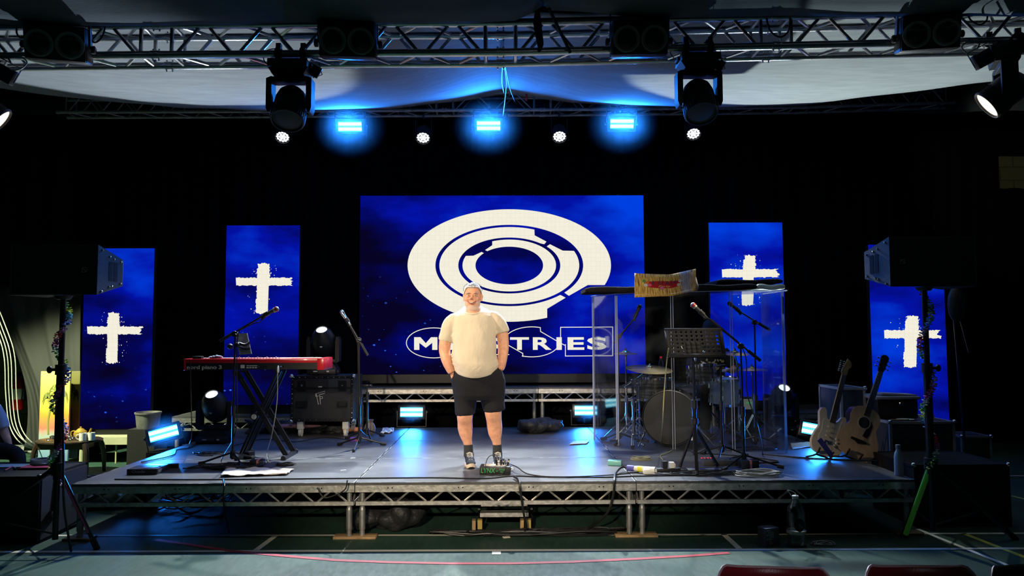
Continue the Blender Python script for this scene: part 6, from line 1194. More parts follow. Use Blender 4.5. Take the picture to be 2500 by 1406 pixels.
    mb.tube([T @ Vector((-.07, .02, -.01)), T @ Vector((.07, .02, -.01))], .009, 8); c = T @ Vector((0, .16, .36*k)); mb.tube([T @ Vector((0, .02, -.01)), (p.x+.02, p.y+.14, p.z+.02), c, (c.x, c.y+.14, S+.012)], .010, 8)
    tt = thing('guitar_stand', 'black A-frame stand holding the '+('white electric guitar' if kind == 'e' else 'acoustic guitar'), 'guitar stand', (p.x, p.y+.1, S), 'guitar stands'); mb.build('frame', 'rubber', tt)
    return t
guitar('electric_guitar', 'white electric guitar with pale headstock leaning on a stand at the right of the stage', (2012, 1112), (2070, 876), 7.3, 'e')
guitar('acoustic_guitar', 'natural topped acoustic guitar with dark headstock at the right of the stage', (2082, 1117), (2163, 867), 7.3, 'a')
mb = MB(); a = W(2000, 1072, 7.22); b = W(2030, 1112, 7.22); mb.bar(a, b, .05, .004, up=(0, 1, 0)); one('guitar_strap', mb, mat('blue_strap', (.05, .06, .35), .6), 'blue strap crossing the lower body of the white electric guitar', 'strap')
# ================================================================ cases at the right
def case(label, a, b, c_='black', edge='edgealu', e=.022, name='flight_case', g=None):
    t = thing(name, label, 'flight case', ((a[0]+b[0])/2, (a[1]+b[1])/2, a[2]), g); mb = MB(); mb.b2(a, b, bev=.005); mb.build('body', 'boxblack' if c_ == 'black' else c_, t)
    mb = MB(); q = .004
    for x in (a[0], b[0]):
        for y in (a[1], b[1]): sx = 1 if x == a[0] else -1; sy = 1 if y == a[1] else -1; mb.b2((x-sx*q, y-sy*q, a[2]), (x+sx*e, y+sy*e, b[2]))
    for z in (a[2], b[2]):
        sz = 1 if z == a[2] else -1
        for y in (a[1], b[1]): sy = 1 if y == a[1] else -1; mb.b2((a[0], y-sy*q, z-sz*q), (b[0], y+sy*e, z+sz*e))
        for x in (a[0], b[0]): sx = 1 if x == a[0] else -1; mb.b2((x-sx*q, a[1], z-sz*q), (x+sx*e, b[1], z+sz*e))
    mb.build('metal_edging', edge, t)
    for x in (a[0], b[0]): mb = MB(); mb.ell((x, a[1], b[2]), .024, nu=10, nv=8); mb.build('ball_corner', 'chrome', t)
    mb = MB(); mx = (a[0]+b[0])/2; mz = (a[2]+b[2])/2; mb.b2((mx-.06, a[1]-.006, mz-.045), (mx+.06, a[1], mz+.045)); mb.tube([(mx-.045, a[1]-.008, mz+.02), (mx-.045, a[1]-.018, mz-.015), (mx+.045, a[1]-.018, mz-.015), (mx+.045, a[1]-.008, mz+.02)], .006, 6); mb.build('handle', 'satin', t); return t
a = W(2052, 947, 8.05); b = W(2112, 960, 8.05)
case('tall dark blue-grey flight case with bright metal edges behind the two guitars', (a.x, 8.05, 0), (b.x+.0, 8.6, a.z), mat('blue_grey_laminate', (.03, .04, .06), .5))
a = W(2172, 1030, 7.55); b = W(2330, 1030, 7.55)
case('wide black flight case used as a table at the right of the stage', (a.x, 7.55, 0), (b.x, 8.3, a.z), 'black'); TZ = a.z; TX0, TX1 = a.x, b.x
a = W(2132, 1000, 7.85); b = W(2236, 962, 7.85)
t = thing('rack_unit', 'open black equipment rack with a grey lid, on the wide flight case', 'equipment rack', ((TX0+TX1)/2-.1, 8.0, TZ+.004)); q0 = W(2142, 970, 7.8).x; q1 = W(2240, 970, 7.8).x; q0 = max(q0, TX0+.01); z1 = W(2190, 968, 7.8).z
mb = MB(); mb.b2((q0, 7.8, TZ+.005), (q1, 8.2, z1-.03), bev=.006); mb.build('body', 'black', t); mb = MB(); mb.b2((q0-.02, 7.78, z1-.03), (q1+.02, 8.22, z1), bev=.005); mb.box(((q0+q1)/2+.05, 7.95, z1+.014), (q1-q0-.05, .2, .02), rot=Matrix.Rotation(.05, 3, 'Y'), bev=.004); mb.build('lid', mat('pale_grey_lid', (.3, .3, .3), .5), t)
mb = MB(); mb.lathe([(.026, 0), (.02, .008), (0, .01)], c=((q0+q1)/2+.04, 7.799, z1-.07), axis=(0, -1, 0), n=14); mb.b2(((q0+q1)/2+.0, 7.79, z1-.1), ((q0+q1)/2+.08, 7.8, z1-.09)); mb.build('latch', 'chrome', t)
mb = MB(); p = Vector((TX0+.22, 7.66, TZ+.004)); mb.lathe([(.0, .0), (.07, .0), (.09, .012), (.07, .006), (0, .005)], p, n=24, sy=.8); one('saucer', mb, 'whiteplastic', 'pale shallow dish on the wide flight case, in front of the rack', 'dish')
t = thing('drinking_glass', 'clear drinking glass lying on the wide flight case', 'glass', (TX0+.40, 7.68, TZ+.03)); mb = MB(); mb.lathe([(.018, 0), (.028, .08), (.026, .08), (.016, .004), (0, .004)], (TX0+.36, 7.68, TZ+.034), (1, .1, 0), n=18); mb.build('glass_body', 'acrylic', t)
mb = MB(); mb.cyl((TX1-.16, 7.66, TZ+.004), (TX1-.16, 7.66, TZ+.06), .018, n=14); mb.cyl((TX1-.16, 7.66, TZ+.06), (TX1-.16, 7.66, TZ+.075), .01, n=10); one('small_bottle', mb, 'white', 'tiny white bottle near the right end of the wide flight case', 'bottle')
mb = MB(); mb.box((TX0+.14, 7.62, TZ+.012), (.2, .03, .012), rot=Matrix.Rotation(.15, 3, 'Z')); one('drum_stick_pack', mb, 'wood', 'flat orange-brown stick pack on the left front edge of the wide flight case', 'pack')
a = W(2245, 1130, 6.55)
mb = MB(); x0 = 3.64; x1 = W(2472, 1135, 6.55).x; zt2 = W(2400, 1137, 6.55).z
case('large black subwoofer box behind the right loudspeaker stand', (x0, 6.6, 0), (x1, 7.35, zt2), 'matte', 'matte', name='subwoofer')
p = W(2350, 1110, 8.8); t = case('small dark case with pale edges at the far right behind the wide flight case', (p.x, 8.8, 0), (p.x+.35, 9.2, W(2350, 1065, 8.8).z), 'matte', 'steel')
# tall stand and bag in the dark
X = W(2352, 900, 8.4).x; t = thing('dark_stand', 'tall thin stand hung with a black bag in the dark right of the right loudspeaker', 'stand', (X, 8.4, 0)); mb = MB(); mb.cyl((X, 8.4, 0), (X-.1, 8.4, W(2330, 700, 8.4).z), .012, n=8); mb.cyl((X-.1, 8.4, W(2330, 700, 8.4).z), (X+.06, 8.38, W(2345, 860, 8.4).z), .008, n=8); mb.build('pole', 'satin', t)
for a_ in (0, 2.1, 4.2): mb = MB(); mb.cyl((X, 8.4, .25), (X+.3*math.cos(a_), 8.4+.3*math.sin(a_), .012), .01, n=6); mb.build('leg', 'satin', t)
mb = MB(); c = W(2335, 742, 8.38); mb.ell(c, (.10, .06, .21)); one('hanging_bag', mb, 'black', 'black bag hanging from the tall thin stand at the right', 'bag')
# water bottle on the stage corner
p = F(2195, 1161, S); t = thing('water_bottle', 'pale blue metal water bottle standing on the right front corner of the stage', 'bottle', p); M['bottleblue'] = mat('pale_blue_enamel', (.38, .47, .50), .35); mb = MB(); mb.lathe([(0, 0), (.033, 0), (.036, .004), (.036, .165), (.030, .195), (.019, .22), (.018, .235), (0, .236)], p, n=28); mb.build('flask', 'bottleblue', t); mb = MB(); mb.lathe([(.0205, .232), (.021, .262), (.019, .268), (0, .268)], p, n=24); mb.build('cap', 'steel', t)
# ================================================================ left side of the hall
tb = F(170, 1118, 0); Yt = 9.35; za_ = W(160, 1072, Yt).z; cx = W(156, 1070, Yt).x; x0, x1 = W(93, 1070, Yt).x, W(247, 1060, Yt).x
t = thing('coffee_table', 'dark round-ended coffee table at the left holding a teapot and mugs', 'table', (cx, Yt, 0)); mb = MB(); mb.lathe([(.93, 0), (1, .008), (1, .022), (.96, .03), (0, .03)], ((x0+x1)/2, Yt, za_-.03), n=40, sx=(x1-x0)/2, sy=.30)
mb.v = mb.v; mb.build('tabletop', 'darkwood', t); mb = MB(); mb.b2((x0+.12, Yt-.2, za_-.10), (x1-.12, Yt+.2, za_-.031)); mb.build('apron', 'darkwood', t)
for sx in (-1, 1):
    for sy in (-1, 1): mb = MB(); c = (x0+x1)/2; h = (x1-x0)/2; mb.tube([(c+sx*h*.72, Yt+sy*.17, za_-.04), (c+sx*h*.82, Yt+sy*.19, za_-.15), (c+sx*h*.86, Yt+sy*.2, 0)], [.04, .03, .02], 8, smooth=3); mb.build('leg', 'darkwood', t)
p = Vector((W(197, 1050, Yt).x, Yt, za_+.0)); t = thing('teapot', 'golden teapot on the dark coffee table', 'teapot', p); mb = MB(); mb.lathe([(0, 0), (.05, 0), (.075, .03), (.08, .06), (.07, .095), (.045, .115), (.04, .12), (0, .122)], p, n=28); mb.build('pot', 'gold', t)
mb = MB(); mb.lathe([(.045, .115), (.03, .13), (.01, .136), (.012, .15), (0, .156)], p, n=20); mb.build('lid', 'gold', t); mb = MB(); mb.tube([p+Vector((.07, 0, .05)), p+Vector((.11, 0, .08)), p+Vector((.13, 0, .13))], [.02, .013, .01], 10, smooth=4); mb.build('spout', 'gold', t); mb = MB(); mb.tube([p+Vector((-.07, 0, .10)), p+Vector((-.115, 0, .09)), p+Vector((-.115, 0, .04)), p+Vector((-.072, 0, .03))], .008, 8, smooth=5); mb.build('handle', 'gold', t)
for x, y_, lb in ((204, -.16, 'white mug on the coffee table in front of the teapot'), (220, -.12, 'white mug on the coffee table, rightmost beside the teapot')):
    p = Vector((W(x, 1055, Yt-.15).x, Yt+y_, za_)); t = thing('mug', lb, 'mug', p, 'mugs on the coffee table'); mb = MB(); mb.lathe([(0, 0), (.038, 0), (.042, .005), (.042, .095), (.038, .095), (.036, .01), (0, .01)], p, n=24); mb.build('cup', 'white', t); mb = MB(); mb.tube([p+Vector((-.04, -.01, .075)), p+Vector((-.068, -.02, .07)), p+Vector((-.068, -.02, .03)), p+Vector((-.04, -.01, .022))], .006, 8, smooth=4); mb.build('handle', 'white', t)
mb = MB(); p = Vector((W(165, 1060, Yt).x, Yt-.12, za_)); rr = random.Random(5)
for i in range(60): mb.ell(p+Vector((rr.uniform(-.14, .16), rr.uniform(-.06, .06), .012+rr.uniform(0, .04))), (rr.uniform(.01, .03), .012, .006), rot=Matrix.Rotation(rr.random()*3, 3, 'X') @ Matrix.Rotation(rr.random()*3, 3, 'Z'), nu=6, nv=4)
tag(mb.build('foil_garland', 'chrome'), 'crumpled silver foil garland heaped on the coffee table', 'foil', None, 'stuff')
# palm painting
def palm(t, x0, x1, y0, y1, Y, th=.03, dark=False):
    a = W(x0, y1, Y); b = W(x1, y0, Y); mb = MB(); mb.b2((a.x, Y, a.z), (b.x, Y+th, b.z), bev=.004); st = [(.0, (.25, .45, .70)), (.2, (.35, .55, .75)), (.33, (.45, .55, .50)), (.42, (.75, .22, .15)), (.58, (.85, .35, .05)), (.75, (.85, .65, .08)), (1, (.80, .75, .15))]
    mb.build('canvas', ramp_mat('sunset_paint', [(p, tuple(k*.16 for k in c)) if dark else (p, c) for p, c in st]), t); g = mat('palm_green_paint', (.25, .28, .06) if not dark else (.01, .015, .01), .6); mb = MB(); w_ = b.x-a.x; h = b.z-a.z  # dark board: sunset and palm colours scaled down to paint in its shade
    P = lambda u, v: Vector((a.x+w_*u, Y-.003, a.z+h*v))
    mb.tube([P(.32, .30), P(.30, .45), P(.38, .6), P(.52, .74)], .012, 6, smooth=4); mb.tube([P(.62, .30), P(.55, .45), P(.50, .55), P(.25, .68)], .009, 6, smooth=4)
    for cx_, cz_, L in ((.52, .76, .26), (.25, .70, .16), (.8, .72, .16)):
        for k in range(9): an = -.5+k*.52; mb.tube([P(cx_, cz_), P(cx_+L*.6*math.cos(an), cz_+L*.30*math.sin(an)+.02), P(cx_+L*math.cos(an), cz_+L*.32*math.sin(an)-.05)], [.006, .010, .002], 5, smooth=3)
    for q in mb.v: q.y = max(q.y, Y-.005)
    mb.build('palm_trees', g, t)
Yp = 9.95; t = thing('palm_painting', 'tall painted board of palm trees against a yellow and orange sunset', 'painting', (W(130, 1118, Yp).x, Yp, 0)); palm(t, 92, 172, 906, 1126, Yp)
Yp = 10.12; t = thing('palm_painting', 'second palm tree board behind the bright one, shade painted into its colours', 'painting', (W(180, 1118, Yp).x, Yp, 0)); palm(t, 150, 196, 906, 1119, Yp, dark=True)
# fire extinguisher on the wall
Ye = 11.4; p = W(42, 1000, Ye); t = thing('fire_extinguisher', 'red fire extinguisher behind hanging cables at the far left', 'fire extinguisher', p); mb = MB(); mb.lathe([(0, 0), (.075, 0), (.08, .02), (.08, .40), (.06, .46), (.025, .49), (.025, .51), (0, .51)], p, n=28); mb.build('cylinder', 'red', t)
mb = MB(); mb.lathe([(.081, .16), (.081, .32)], p, n=28); mb.build('paper_label', 'white', t); mb = MB(); mb.b2((p.x-.02, Ye-.03, p.z+.5), (p.x+.03, Ye+.02, p.z+.56)); mb.tube([p+Vector((.03, -.02, .53)), p+Vector((.09, -.03, .5)), p+Vector((.10, -.04, .3)), p+Vector((.09, -.05, .15))], .01, 8, smooth=4); mb.build('valve_and_hose', 'black', t); mb = MB(); mb.b2((p.x-.03, Ye+.08, p.z+.1), (p.x+.03, 12.2, p.z+.35)); mb.build('wall_bracket', 'steel', t)
for k, (x0_, x1_, m_) in enumerate(((30, 110, 'whitecable'), (14, 95, 'whitecable'), (40, 130, 'greycable'), (22, 120, 'greycable'))):
    mb = MB(); mb.tube([W(x0_-90, 640, 10.0), W(x0_-25, 800, 10.0), W(x0_-4, 870, 10.0), W(x0_, 960, 10.0), W(x0_+10, 1040, 9.9), W((x0_+x1_)/2, 1085, 9.8), F(x1_, 1098, .02), F(x1_+25, 1100, .02)], .0065, 6, smooth=6); one('hanging_cable', mb, m_, ('pale thick cable hanging at the far left, nearest the fire extinguisher', 'pale thick cable hanging at the far left, leftmost of all', 'thin grey cable curving down at the far left onto the floor, outermost', 'thin grey cable hanging between the pale cables at the far left')[k], 'cable', 'cables hanging at the far left')
mb = MB()
for i in range(26):
    c = F(95+rr.uniform(-38, 22), 1097+rr.uniform(-4, 7), .02); mb.tube([c+Vector((rr.uniform(-.25, .25), rr.uniform(-.15, .15), rr.uniform(0, .05))) for _ in range(5)], .011, 6, smooth=4)
tag(mb.build('cable_heap', 'greycable'), 'tangled heap of pale cables on the floor left of the palm painting', 'cables', None, 'stuff')
mb = MB(); p = F(70, 1082, 0)
for i in range(10): mb.ell(p+Vector((rr.uniform(-.3, .25), rr.uniform(-.1, .25), .05)), (.12, .08, .05), rot=Matrix.Rotation(rr.random(), 3, 'Z'), nu=10, nv=6)
one('dark_bag', fused_ if False else mb, 'matte', 'crumpled dark bag on the floor below the fire extinguisher', 'bag')
# left black subwoofer and the things on it
x1 = -3.86; zt2 = .55; lsub = case('large black subwoofer box at the left front beside the stage', (-5.4, 6.25, 0), (x1, 6.95, zt2), 'matte', 'matte', name='subwoofer'); mb = MB(); mb.b2((x1+.001+.004, 6.27, .03), (x1+.008+.004, 6.93, zt2-.02)); mb.build('side_panel', 'darkgrey', lsub, label='grey side panel')
G = lambda x, y: F(x, y, zt2+.004)
p = G(100, 1129); mb = MB(); mb.lathe([(.055, 0), (.085, 0), (.085, .035), (.055, .035), (.055, 0)], p, n=28); one('tape_roll', mb, mat('grey_tape', (.35, .33, .30), .6), 'roll of grey tape on the left subwoofer box', 'tape')
t = thing('notebook', 'pink covered notebook with black pens on it, on the left subwoofer box', 'notebook', G(95, 1141)); mb = MB(); mb.box(G(95, 1141)+Vector((0, 0, .006)), (.26, .18, .012), rot=Matrix.Rotation(.15, 3, 'Z')); mb.build('cover', mat('pink_cover', (.45, .05, .12), .6), t)
for k in range(3): mb = MB(); q = G(95+k*9, 1140)+Vector((0, 0, .020)); mb.cyl(q+Vector((-.09, -.03*k+.02, 0)), q+Vector((.09, .02, 0)), .006, n=8); one('pen', mb, 'black', ('black pen on the pink notebook, left', 'black pen on the pink notebook, middle', 'black pen on the pink notebook, right')[k], 'pen', 'pens on the pink notebook')
mb = MB(); q = G(75, 1146)+Vector((0, 0, .008)); mb.cyl(q+Vector((-.13, -.0, 0)), q+Vector((.14, .01, 0)), .007, n=8); mb.ell(q+Vector((-.14, 0, 0)), .014); one('marker', mb, 'black', 'long black stick with a round end in front of the pink notebook', 'stick')
mb = MB(); mb.box(G(30, 1137)+Vector((0, 0, .002)), (.5, .16, .003), rot=Matrix.Rotation(.1, 3, 'Z')); one('paper_sheet', mb, 'white', 'white papers on the far left of the subwoofer box', 'paper')
mb = MB(); mb.cyl(G(12, 1150)+Vector((0, 0, .006)), G(30, 1142)+Vector((0, 0, .012)), .006, n=6); one('pencil', mb, mat('pink_pencil', (.6, .1, .2), .5), 'pink pencil at the far left of the subwoofer box', 'pencil')
# things on the rear left riser
z = .632; p = F(515, 1000, z); p = Vector((W(515, 985, 10.25).x, 10.25, z)); t = thing('milk_bottle', 'plastic milk bottle with a red cap on the left riser deck', 'bottle', p); mb = MB(); mb.lathe([(0, 0), (.045, 0), (.05, .01), (.05, .13), (.03, .18), (.022, .2), (.022, .215), (0, .215)], p, n=20); mb.build('bottle', mat('milky_plastic', (.6, .55, .5), .35), t); mb = MB(); mb.cyl(p+Vector((0, 0, .212)), p+Vector((0, 0, .235)), .024, n=14); mb.build('cap', 'red', t); mb = MB(); mb.lathe([(.0505, .012), (.0505, .07)], p, n=20); mb.build('drink_level', mat('orange_drink', (.6, .2, .06), .4), t)
mb = MB(); c = W(388, 1022, 9.9); mb.lathe([(.13, 0), (.15, .18), (.16, .18), (.16, .2), (.148, .2), (.12, .01), (0, .01)], (c.x, 9.6, 0), n=28); mb.v = [v+Vector((0, 0, c.z-.08)) for v in mb.v]; one('grey_tub', mb, 'steel', 'grey tub on a box between the outer left screen and the left riser', 'tub')
mb = MB(); mb.b2((c.x-.17, 9.42, 0), (c.x+.17, 9.78, c.z-.081)); one('support_box', mb, 'matte', 'black box under the grey tub', 'box')
# guitar bag with pink lining in front of the left riser
def bag(name, label, c, r, m_, n, sd, cat='bag'):
    g = random.Random(sd); mb = MB()
    for i in range(n): mb.ell(V(c)+Vector((g.uniform(-1, 1)*r[0]*.62, g.uniform(-1, 1)*r[1]*.5, r[2]*g.uniform(.35, .62))), (r[0]*g.uniform(.3, .5), r[1]*g.uniform(.35, .6), r[2]*g.uniform(.3, .5)), rot=Matrix.Rotation(g.uniform(-.5, .5), 3, 'Z') @ Matrix.Rotation(g.uniform(-.3, .3), 3, 'Y'), nu=14, nv=10)
    t = thing(name, label, cat, V(c)); o = fused('fabric', mb, .014, m_, t, 3)
    for v in o.data.vertices: p = v.co; v.co = p+v.normal*(noise.noise(p*9+Vector((sd, 0, 0)))*.022+noise.noise(p*24)*.008); v.co.z = max(v.co.z, 0)
    return t
M['jacket'] = mat('black_nylon', (.018, .019, .021), .55, bump=.5, bscale=30)
bag('jacket', 'dark jacket lying crumpled on the stage right of the man', F(1311, 1056, S), (.36, .2, .17), 'jacket', 16, 3, 'jacket')
c = W(735, 1045, 9.55); t = bag('guitar_bag', 'open black guitar bag with pink lining lying behind the keyboard stand', (c.x, 9.55, S), (.72, .16, .14), 'jacket', 18, 8)
mb = MB(); mb.ell((c.x-.05, 9.42, S+.10), (.34, .06, .03)); mb.build('pink_lining', mat('pink_lining', (.45, .20, .22), .8), t)
bag('holdall', 'black holdall lying under the stage beside the left pair of legs', (F(945, 1302, 0).x+.02, 6.66, 0), (.34, .2, .26), 'jacket', 14, 5)
c = F(262, 1298, 0); bag('bin_bag', 'shiny black bin bag under the left end of the stage', (W(270, 1240, 7.6).x, 7.6, 0), (.42, .25, .32), mat('shiny_black_plastic', (.012, .012, .013), .12, bump=.8, bscale=18), 16, 11)
t = bag('white_bag', 'pale carrier bag with green leaves under the left end of the stage', (W(265, 1215, 7.5).x, 7.5, 0), (.24, .15, .24), mat('pale_plastic', (.40, .44, .36), .35, bump=.6, bscale=14), 12, 13)
mb = MB()
for k in range(9): p = Vector((W(300, 1215, 7.4).x, 7.4, .14)); an = k*.7; d = Vector((math.cos(an)*.06, math.sin(an)*.03, .06)); mb.ell(p+d, (.05, .008, .014), rot=Matrix.Rotation(-.9+.25*k, 3, 'Y'), nu=10, nv=6)
mb.build('leaves', mat('bright_leaf', (.12, .38, .04), .5), t)
# ================================================================ things on the stage
D = lambda x, y, d=0: F(x, y, S+d)
p = D(346, 1159); t = thing('board_game', 'black board game box lying on the left front of the stage', 'board game', p); w_ = (D(379, 1159)-D(307, 1159)).x; rz = .03; A = TR((p.x, p.y, S), rz)
mb = MB(); mb.b2((-w_/2, 0, .0), (w_/2, .27, .05), bev=.003); mb.v = [A @ v for v in mb.v]; mb.build('box', mat('black_gloss_card', (.018, .018, .022), .3), t)
mb = MB(); mb.text('Cluedo', .115, .026, .001, A @ Matrix.Translation((-.03, -.001, .029))); mb.build('lettering', 'steel', t)
mb = MB(); mb.b2((w_/2+.0005, .02, .012), (w_/2+.0015, .1, .042)); mb.b2((-.08, .08, .0505), (.09, .19, .0515)); mb.v = [A @ v for v in mb.v]; mb.build('box_picture', mat('box_art', (.25, .26, .28), .4, c2=(.04, .04, .05), scale=30), t)
def coil(c, r, n, rc=.0055, sd=0, sy=.8, m_='cable', tail=None):
    g = random.Random(sd); mb = MB(); P = []
    for k in range(n):
        ox, oy, rr_ = g.uniform(-.12, .12)*r, g.uniform(-.12, .12)*r, r*g.uniform(.75, 1.05)
        for j in range(14): a = 2*PI*j/14; P.append(V(c)+Vector((ox+rr_*math.cos(a), oy+rr_*sy*math.sin(a), rc+.004*k*math.fabs(math.sin(a*1.5+k))+.002*k)))
    mb.tube(P+(tail or []), rc, 6, smooth=2); return mb
def tangle(c, rx, ry, n, rc=.0055, sd=0, h=.05):
    g = random.Random(sd); mb = MB()
    for k in range(n):
        a0 = g.random()*6.28; cx_, cy_ = g.uniform(-.4, .4)*rx, g.uniform(-.4, .4)*ry; L = g.uniform(.4, .9); P = []
        for j in range(9): a = a0+j*.7*(1 if k % 2 else -1); P.append(V(c)+Vector((cx_+rx*L*math.cos(a), cy_+ry*L*math.sin(a*1.1), rc+h*g.random()*.6)))
        mb.tube(P, rc, 6, smooth=3)
    return mb
one('cable_tangle', tangle(D(545, 1142), .30, .13, 13, sd=2), 'cable', 'tangle of black cables on the stage at the foot of the keyboard stands', 'cables')
one('coiled_cable', coil(D(697, 1136), .09, 4, sd=4, sy=.5), 'cable', 'small coil of black cable right of the keyboard stand foot', 'cable')
one('coiled_cable', coil(D(1848, 1160), .20, 7, sd=6, sy=.5), 'greycable', 'grey coiled cable in front of the boom stand, right front of the stage', 'cable')
one('coiled_cable', coil(D(1566, 1122), .11, 5, sd=7, sy=.5, rc=.005), mat('olive_cable2', (.22, .21, .12), .5), 'olive coiled cable behind the cable connector in front of the drum shield', 'cable')
one('cable_tangle', tangle(D(1735, 1158), .42, .08, 10, sd=9, h=.03), 'cable', 'black cables around the feet of the music stand', 'cables')
one('cable_tangle', tangle(D(1835, 1098), .38, .12, 8, sd=12, h=.03), 'cable', 'black cables inside the right corner of the drum shield', 'cables')
one('cable_tangle', tangle(D(835, 1058), .25, .13, 6, sd=15, h=.02, rc=.004), 'cable', 'thin cables on the stage around the slim boom stand', 'cables')
one('cable_tangle', tangle(D(505, 1108), .22, .1, 4, sd=16, h=.02, rc=.004), 'cable', 'few loops of thin cable on the stage left of the keyboard stand', 'cables')
one('cable_tangle', tangle((W(1280, 1300, 6.5).x, 6.42, 0), .85, .07, 16, sd=17, rc=.008, h=.07), 'cable', 'long bundle of black cables on the hall floor under the stage front', 'cables')
one('cable_tangle', tangle((W(450, 1290, 7.6).x, 7.5, 0), .5, .35, 7, sd=18, rc=.007, h=.25), 'cable', 'loose black cables under the left half of the stage', 'cables')
def line(name, pts, r, m_, lb, cat='cable', s=6): mb = MB(); mb.tube(pts, r, 6, smooth=s); return one(name, mb, m_, lb, cat)
line('floor_cable', [D(455, 1095, .006), D(510, 1070, .006), D(560, 1088, .006), D(640, 1072, .006), D(720, 1078, .006), D(790, 1068, .006), D(860, 1074, .006)], .0045, 'cable', 'thin black cable lying across the stage behind the keyboard')
line('floor_cable', [D(345, 1128, .006), D(420, 1112, .006), D(432, 1098, .006), D(470, 1090, .006), D(505, 1062, .006)], .005, 'cable', 'thin black cable on the stage behind the board game box')
line('floor_cable', [D(280, 1170, .006), D(520, 1170.5, .006), D(800, 1168, .006), D(1050, 1166, .006), D(1180, 1168, .006), D(1250, 1162, .006), D(1330, 1164, .006), D(1470, 1165, .006), D(1560, 1162, .006), D(1700, 1160, .006)], .006, 'cable', 'long black cable running along the front edge of the stage')
line('floor_cable', [D(1232, 1128, .03), D(1262, 1140, .05), D(1290, 1157, .006), D(1360, 1164, .012), D(1480, 1160, .006), D(1560, 1152, .006)], .005, 'cable', 'black cable curving from the stage box to the right')
line('floor_cable', [D(1860, 1108, .006), D(1960, 1117, .006), D(2060, 1122, .006), D(2180, 1126, .006)], .006, 'cable', 'black cable running from the drum shield towards the guitars')
line('floor_cable', [D(1690, 1105, .006), D(1800, 1112, .006), D(1880, 1122, .006), D(1900, 1128, .006), D(1840, 1130, .006)], .006, 'cable', 'black cable in front of the right half of the drum shield')
line('hanging_cable', [D(1255, 1163, .02), D(1266, 1172, .012), W(1270, 1195, 6.27), W(1278, 1250, 6.28), W(1284, 1290, 6.35), F(1262, 1302, .02), F(1180, 1306, .02)], .011, 'cable', 'thick black cable dropping over the stage front from the stage box')
line('hanging_cable', [D(1545, 1148, .02), D(1520, 1140, .04), D(1503, 1155, .02), W(1500, 1172, 6.28), W(1497, 1210, 6.26), W(1480, 1255, 6.3), F(1430, 1292, .03), F(1370, 1300, .02), F(1290, 1303, .02)], .011, 'cable', 'thick black cable looping over the stage front near the right pair of legs')
line('hanging_cable', [D(545, 1168, .008), W(548, 1183, 6.29), W(545, 1210, 6.28), W(549, 1250, 6.35), F(560, 1300, .02)], .006, 'cable', 'pair of thin black cables hanging over the front edge below the keyboard')
line('hanging_cable', [W(848, 1172, 6.28), W(842, 1195, 6.26), W(815, 1210, 6.27), W(790, 1214, 6.28), W(775, 1190, 6.29)], .006, 'cable', 'black cable looped at the left seam of the stage front')
# keyboard cables
line('keyboard_cable', [W(465, 878, 7.5), W(465, 900, 7.5), W(466, 960, 7.5), W(468, 1060, 7.5), D(462, 1090, .01), D(480, 1110, .006), D(520, 1112, .006)], .005, 'cable', 'black cable hanging from the left end of the keyboard to the stage')
line('keyboard_cable', [W(679, 892, 7.5), W(678, 915, 7.45), W(676, 985, 7.45), W(664, 1060, 7.45), D(652, 1105, .02), D(655, 1128, .01)], .005, 'greycable', 'grey cable hanging from the sockets of the keyboard to the stage')
mb = MB(); p = W(679, 902, 7.5); mb.cyl(p+Vector((0, 0, -.03)), p+Vector((0, 0, .03)), .011, n=10); one('jack_plug', mb, 'whiteplastic', 'cream plug hanging in the keyboard sockets', 'plug')
# small gear
def unit(name, lb, x, y, sx, sy, sz, m_, rz=0, cat='box', dz=0, parts=()):
    p = D(x, y); t = thing(name, lb, cat, p); A = TR((p.x, p.y+sy/2, S), rz); mb = MB(); mb.box((0, 0, sz/2), (sx, sy, sz), T=A, bev=min(.006, sz*.2)); mb.build('body', m_, t)
    for nme, c_, d_, mm in parts: mb = MB(); mb.box(c_, d_, T=A, bev=0); mb.build(nme, mm, t)
    return t
M['pinktape'] = mat('pink_tape', (.55, .20, .24), .6); M['purple'] = mat('purple_plastic', (.12, .04, .35), .5); M['orange'] = mat('orange_fabric', (.6, .25, .12), .7); M['cyanp'] = mat('translucent_cyan_plastic', (.20, .55, .50), .25, trans=.2); M['yellow'] = mat('yellow_label', (.7, .65, .05), .5); M['bluep'] = mat('blue_plug', (.08, .08, .35), .5); M['green'] = mat('green_marker_ink', (.03, .45, .12), .5)
unit('power_strip', 'black power strip behind the board game box', 405, 1144, .20, .05, .04, 'black', .25, 'power strip', parts=(('socket_face', (0, 0, .041), (.17, .035, .002), 'darkgrey'),))
unit('direct_box', 'black signal box with a pink tape strip at the foot of the keyboard stand', 624, 1140, .13, .1, .06, 'black', .1, 'signal box', parts=(('tape', (.01, -.0, .0305), (.02, .104, .063), 'pinktape'),))
unit('sustain_pedal', 'small black foot pedal behind the signal box at the keyboard stand', 604, 1121, .07, .1, .07, 'satin', -.3, 'pedal')
unit('direct_box', 'black signal box with a pink tape strip beside the boom stand, right front', 1833, 1146, .16, .11, .08, 'black', .05, 'signal box', parts=(('tape', (.0, -.0, .0405), (.02, .114, .083), 'pinktape'),))
unit('pedal_board', 'dark effects pedal board behind the music stand', 1766, 1137, .38, .16, .05, 'darkgrey', .03, 'effects pedal', parts=tuple(('foot_switch', (-.15+.075*i, -.04, .056), (.02, .02, .012), 'chrome') for i in range(5))+tuple(('red_lamp', (-.17+.03*i, .05, .053), (.016, .01, .004), emat('red_led', (1, .05, .08), 1.2)) for i in range(4)))
unit('pedal_board', 'lower black pedal unit between the music stand legs', 1722, 1156, .30, .10, .035, 'black', -.02, 'effects pedal', parts=(('stripe', (0, -.02, .036), (.24, .01, .002), 'bluep'),))
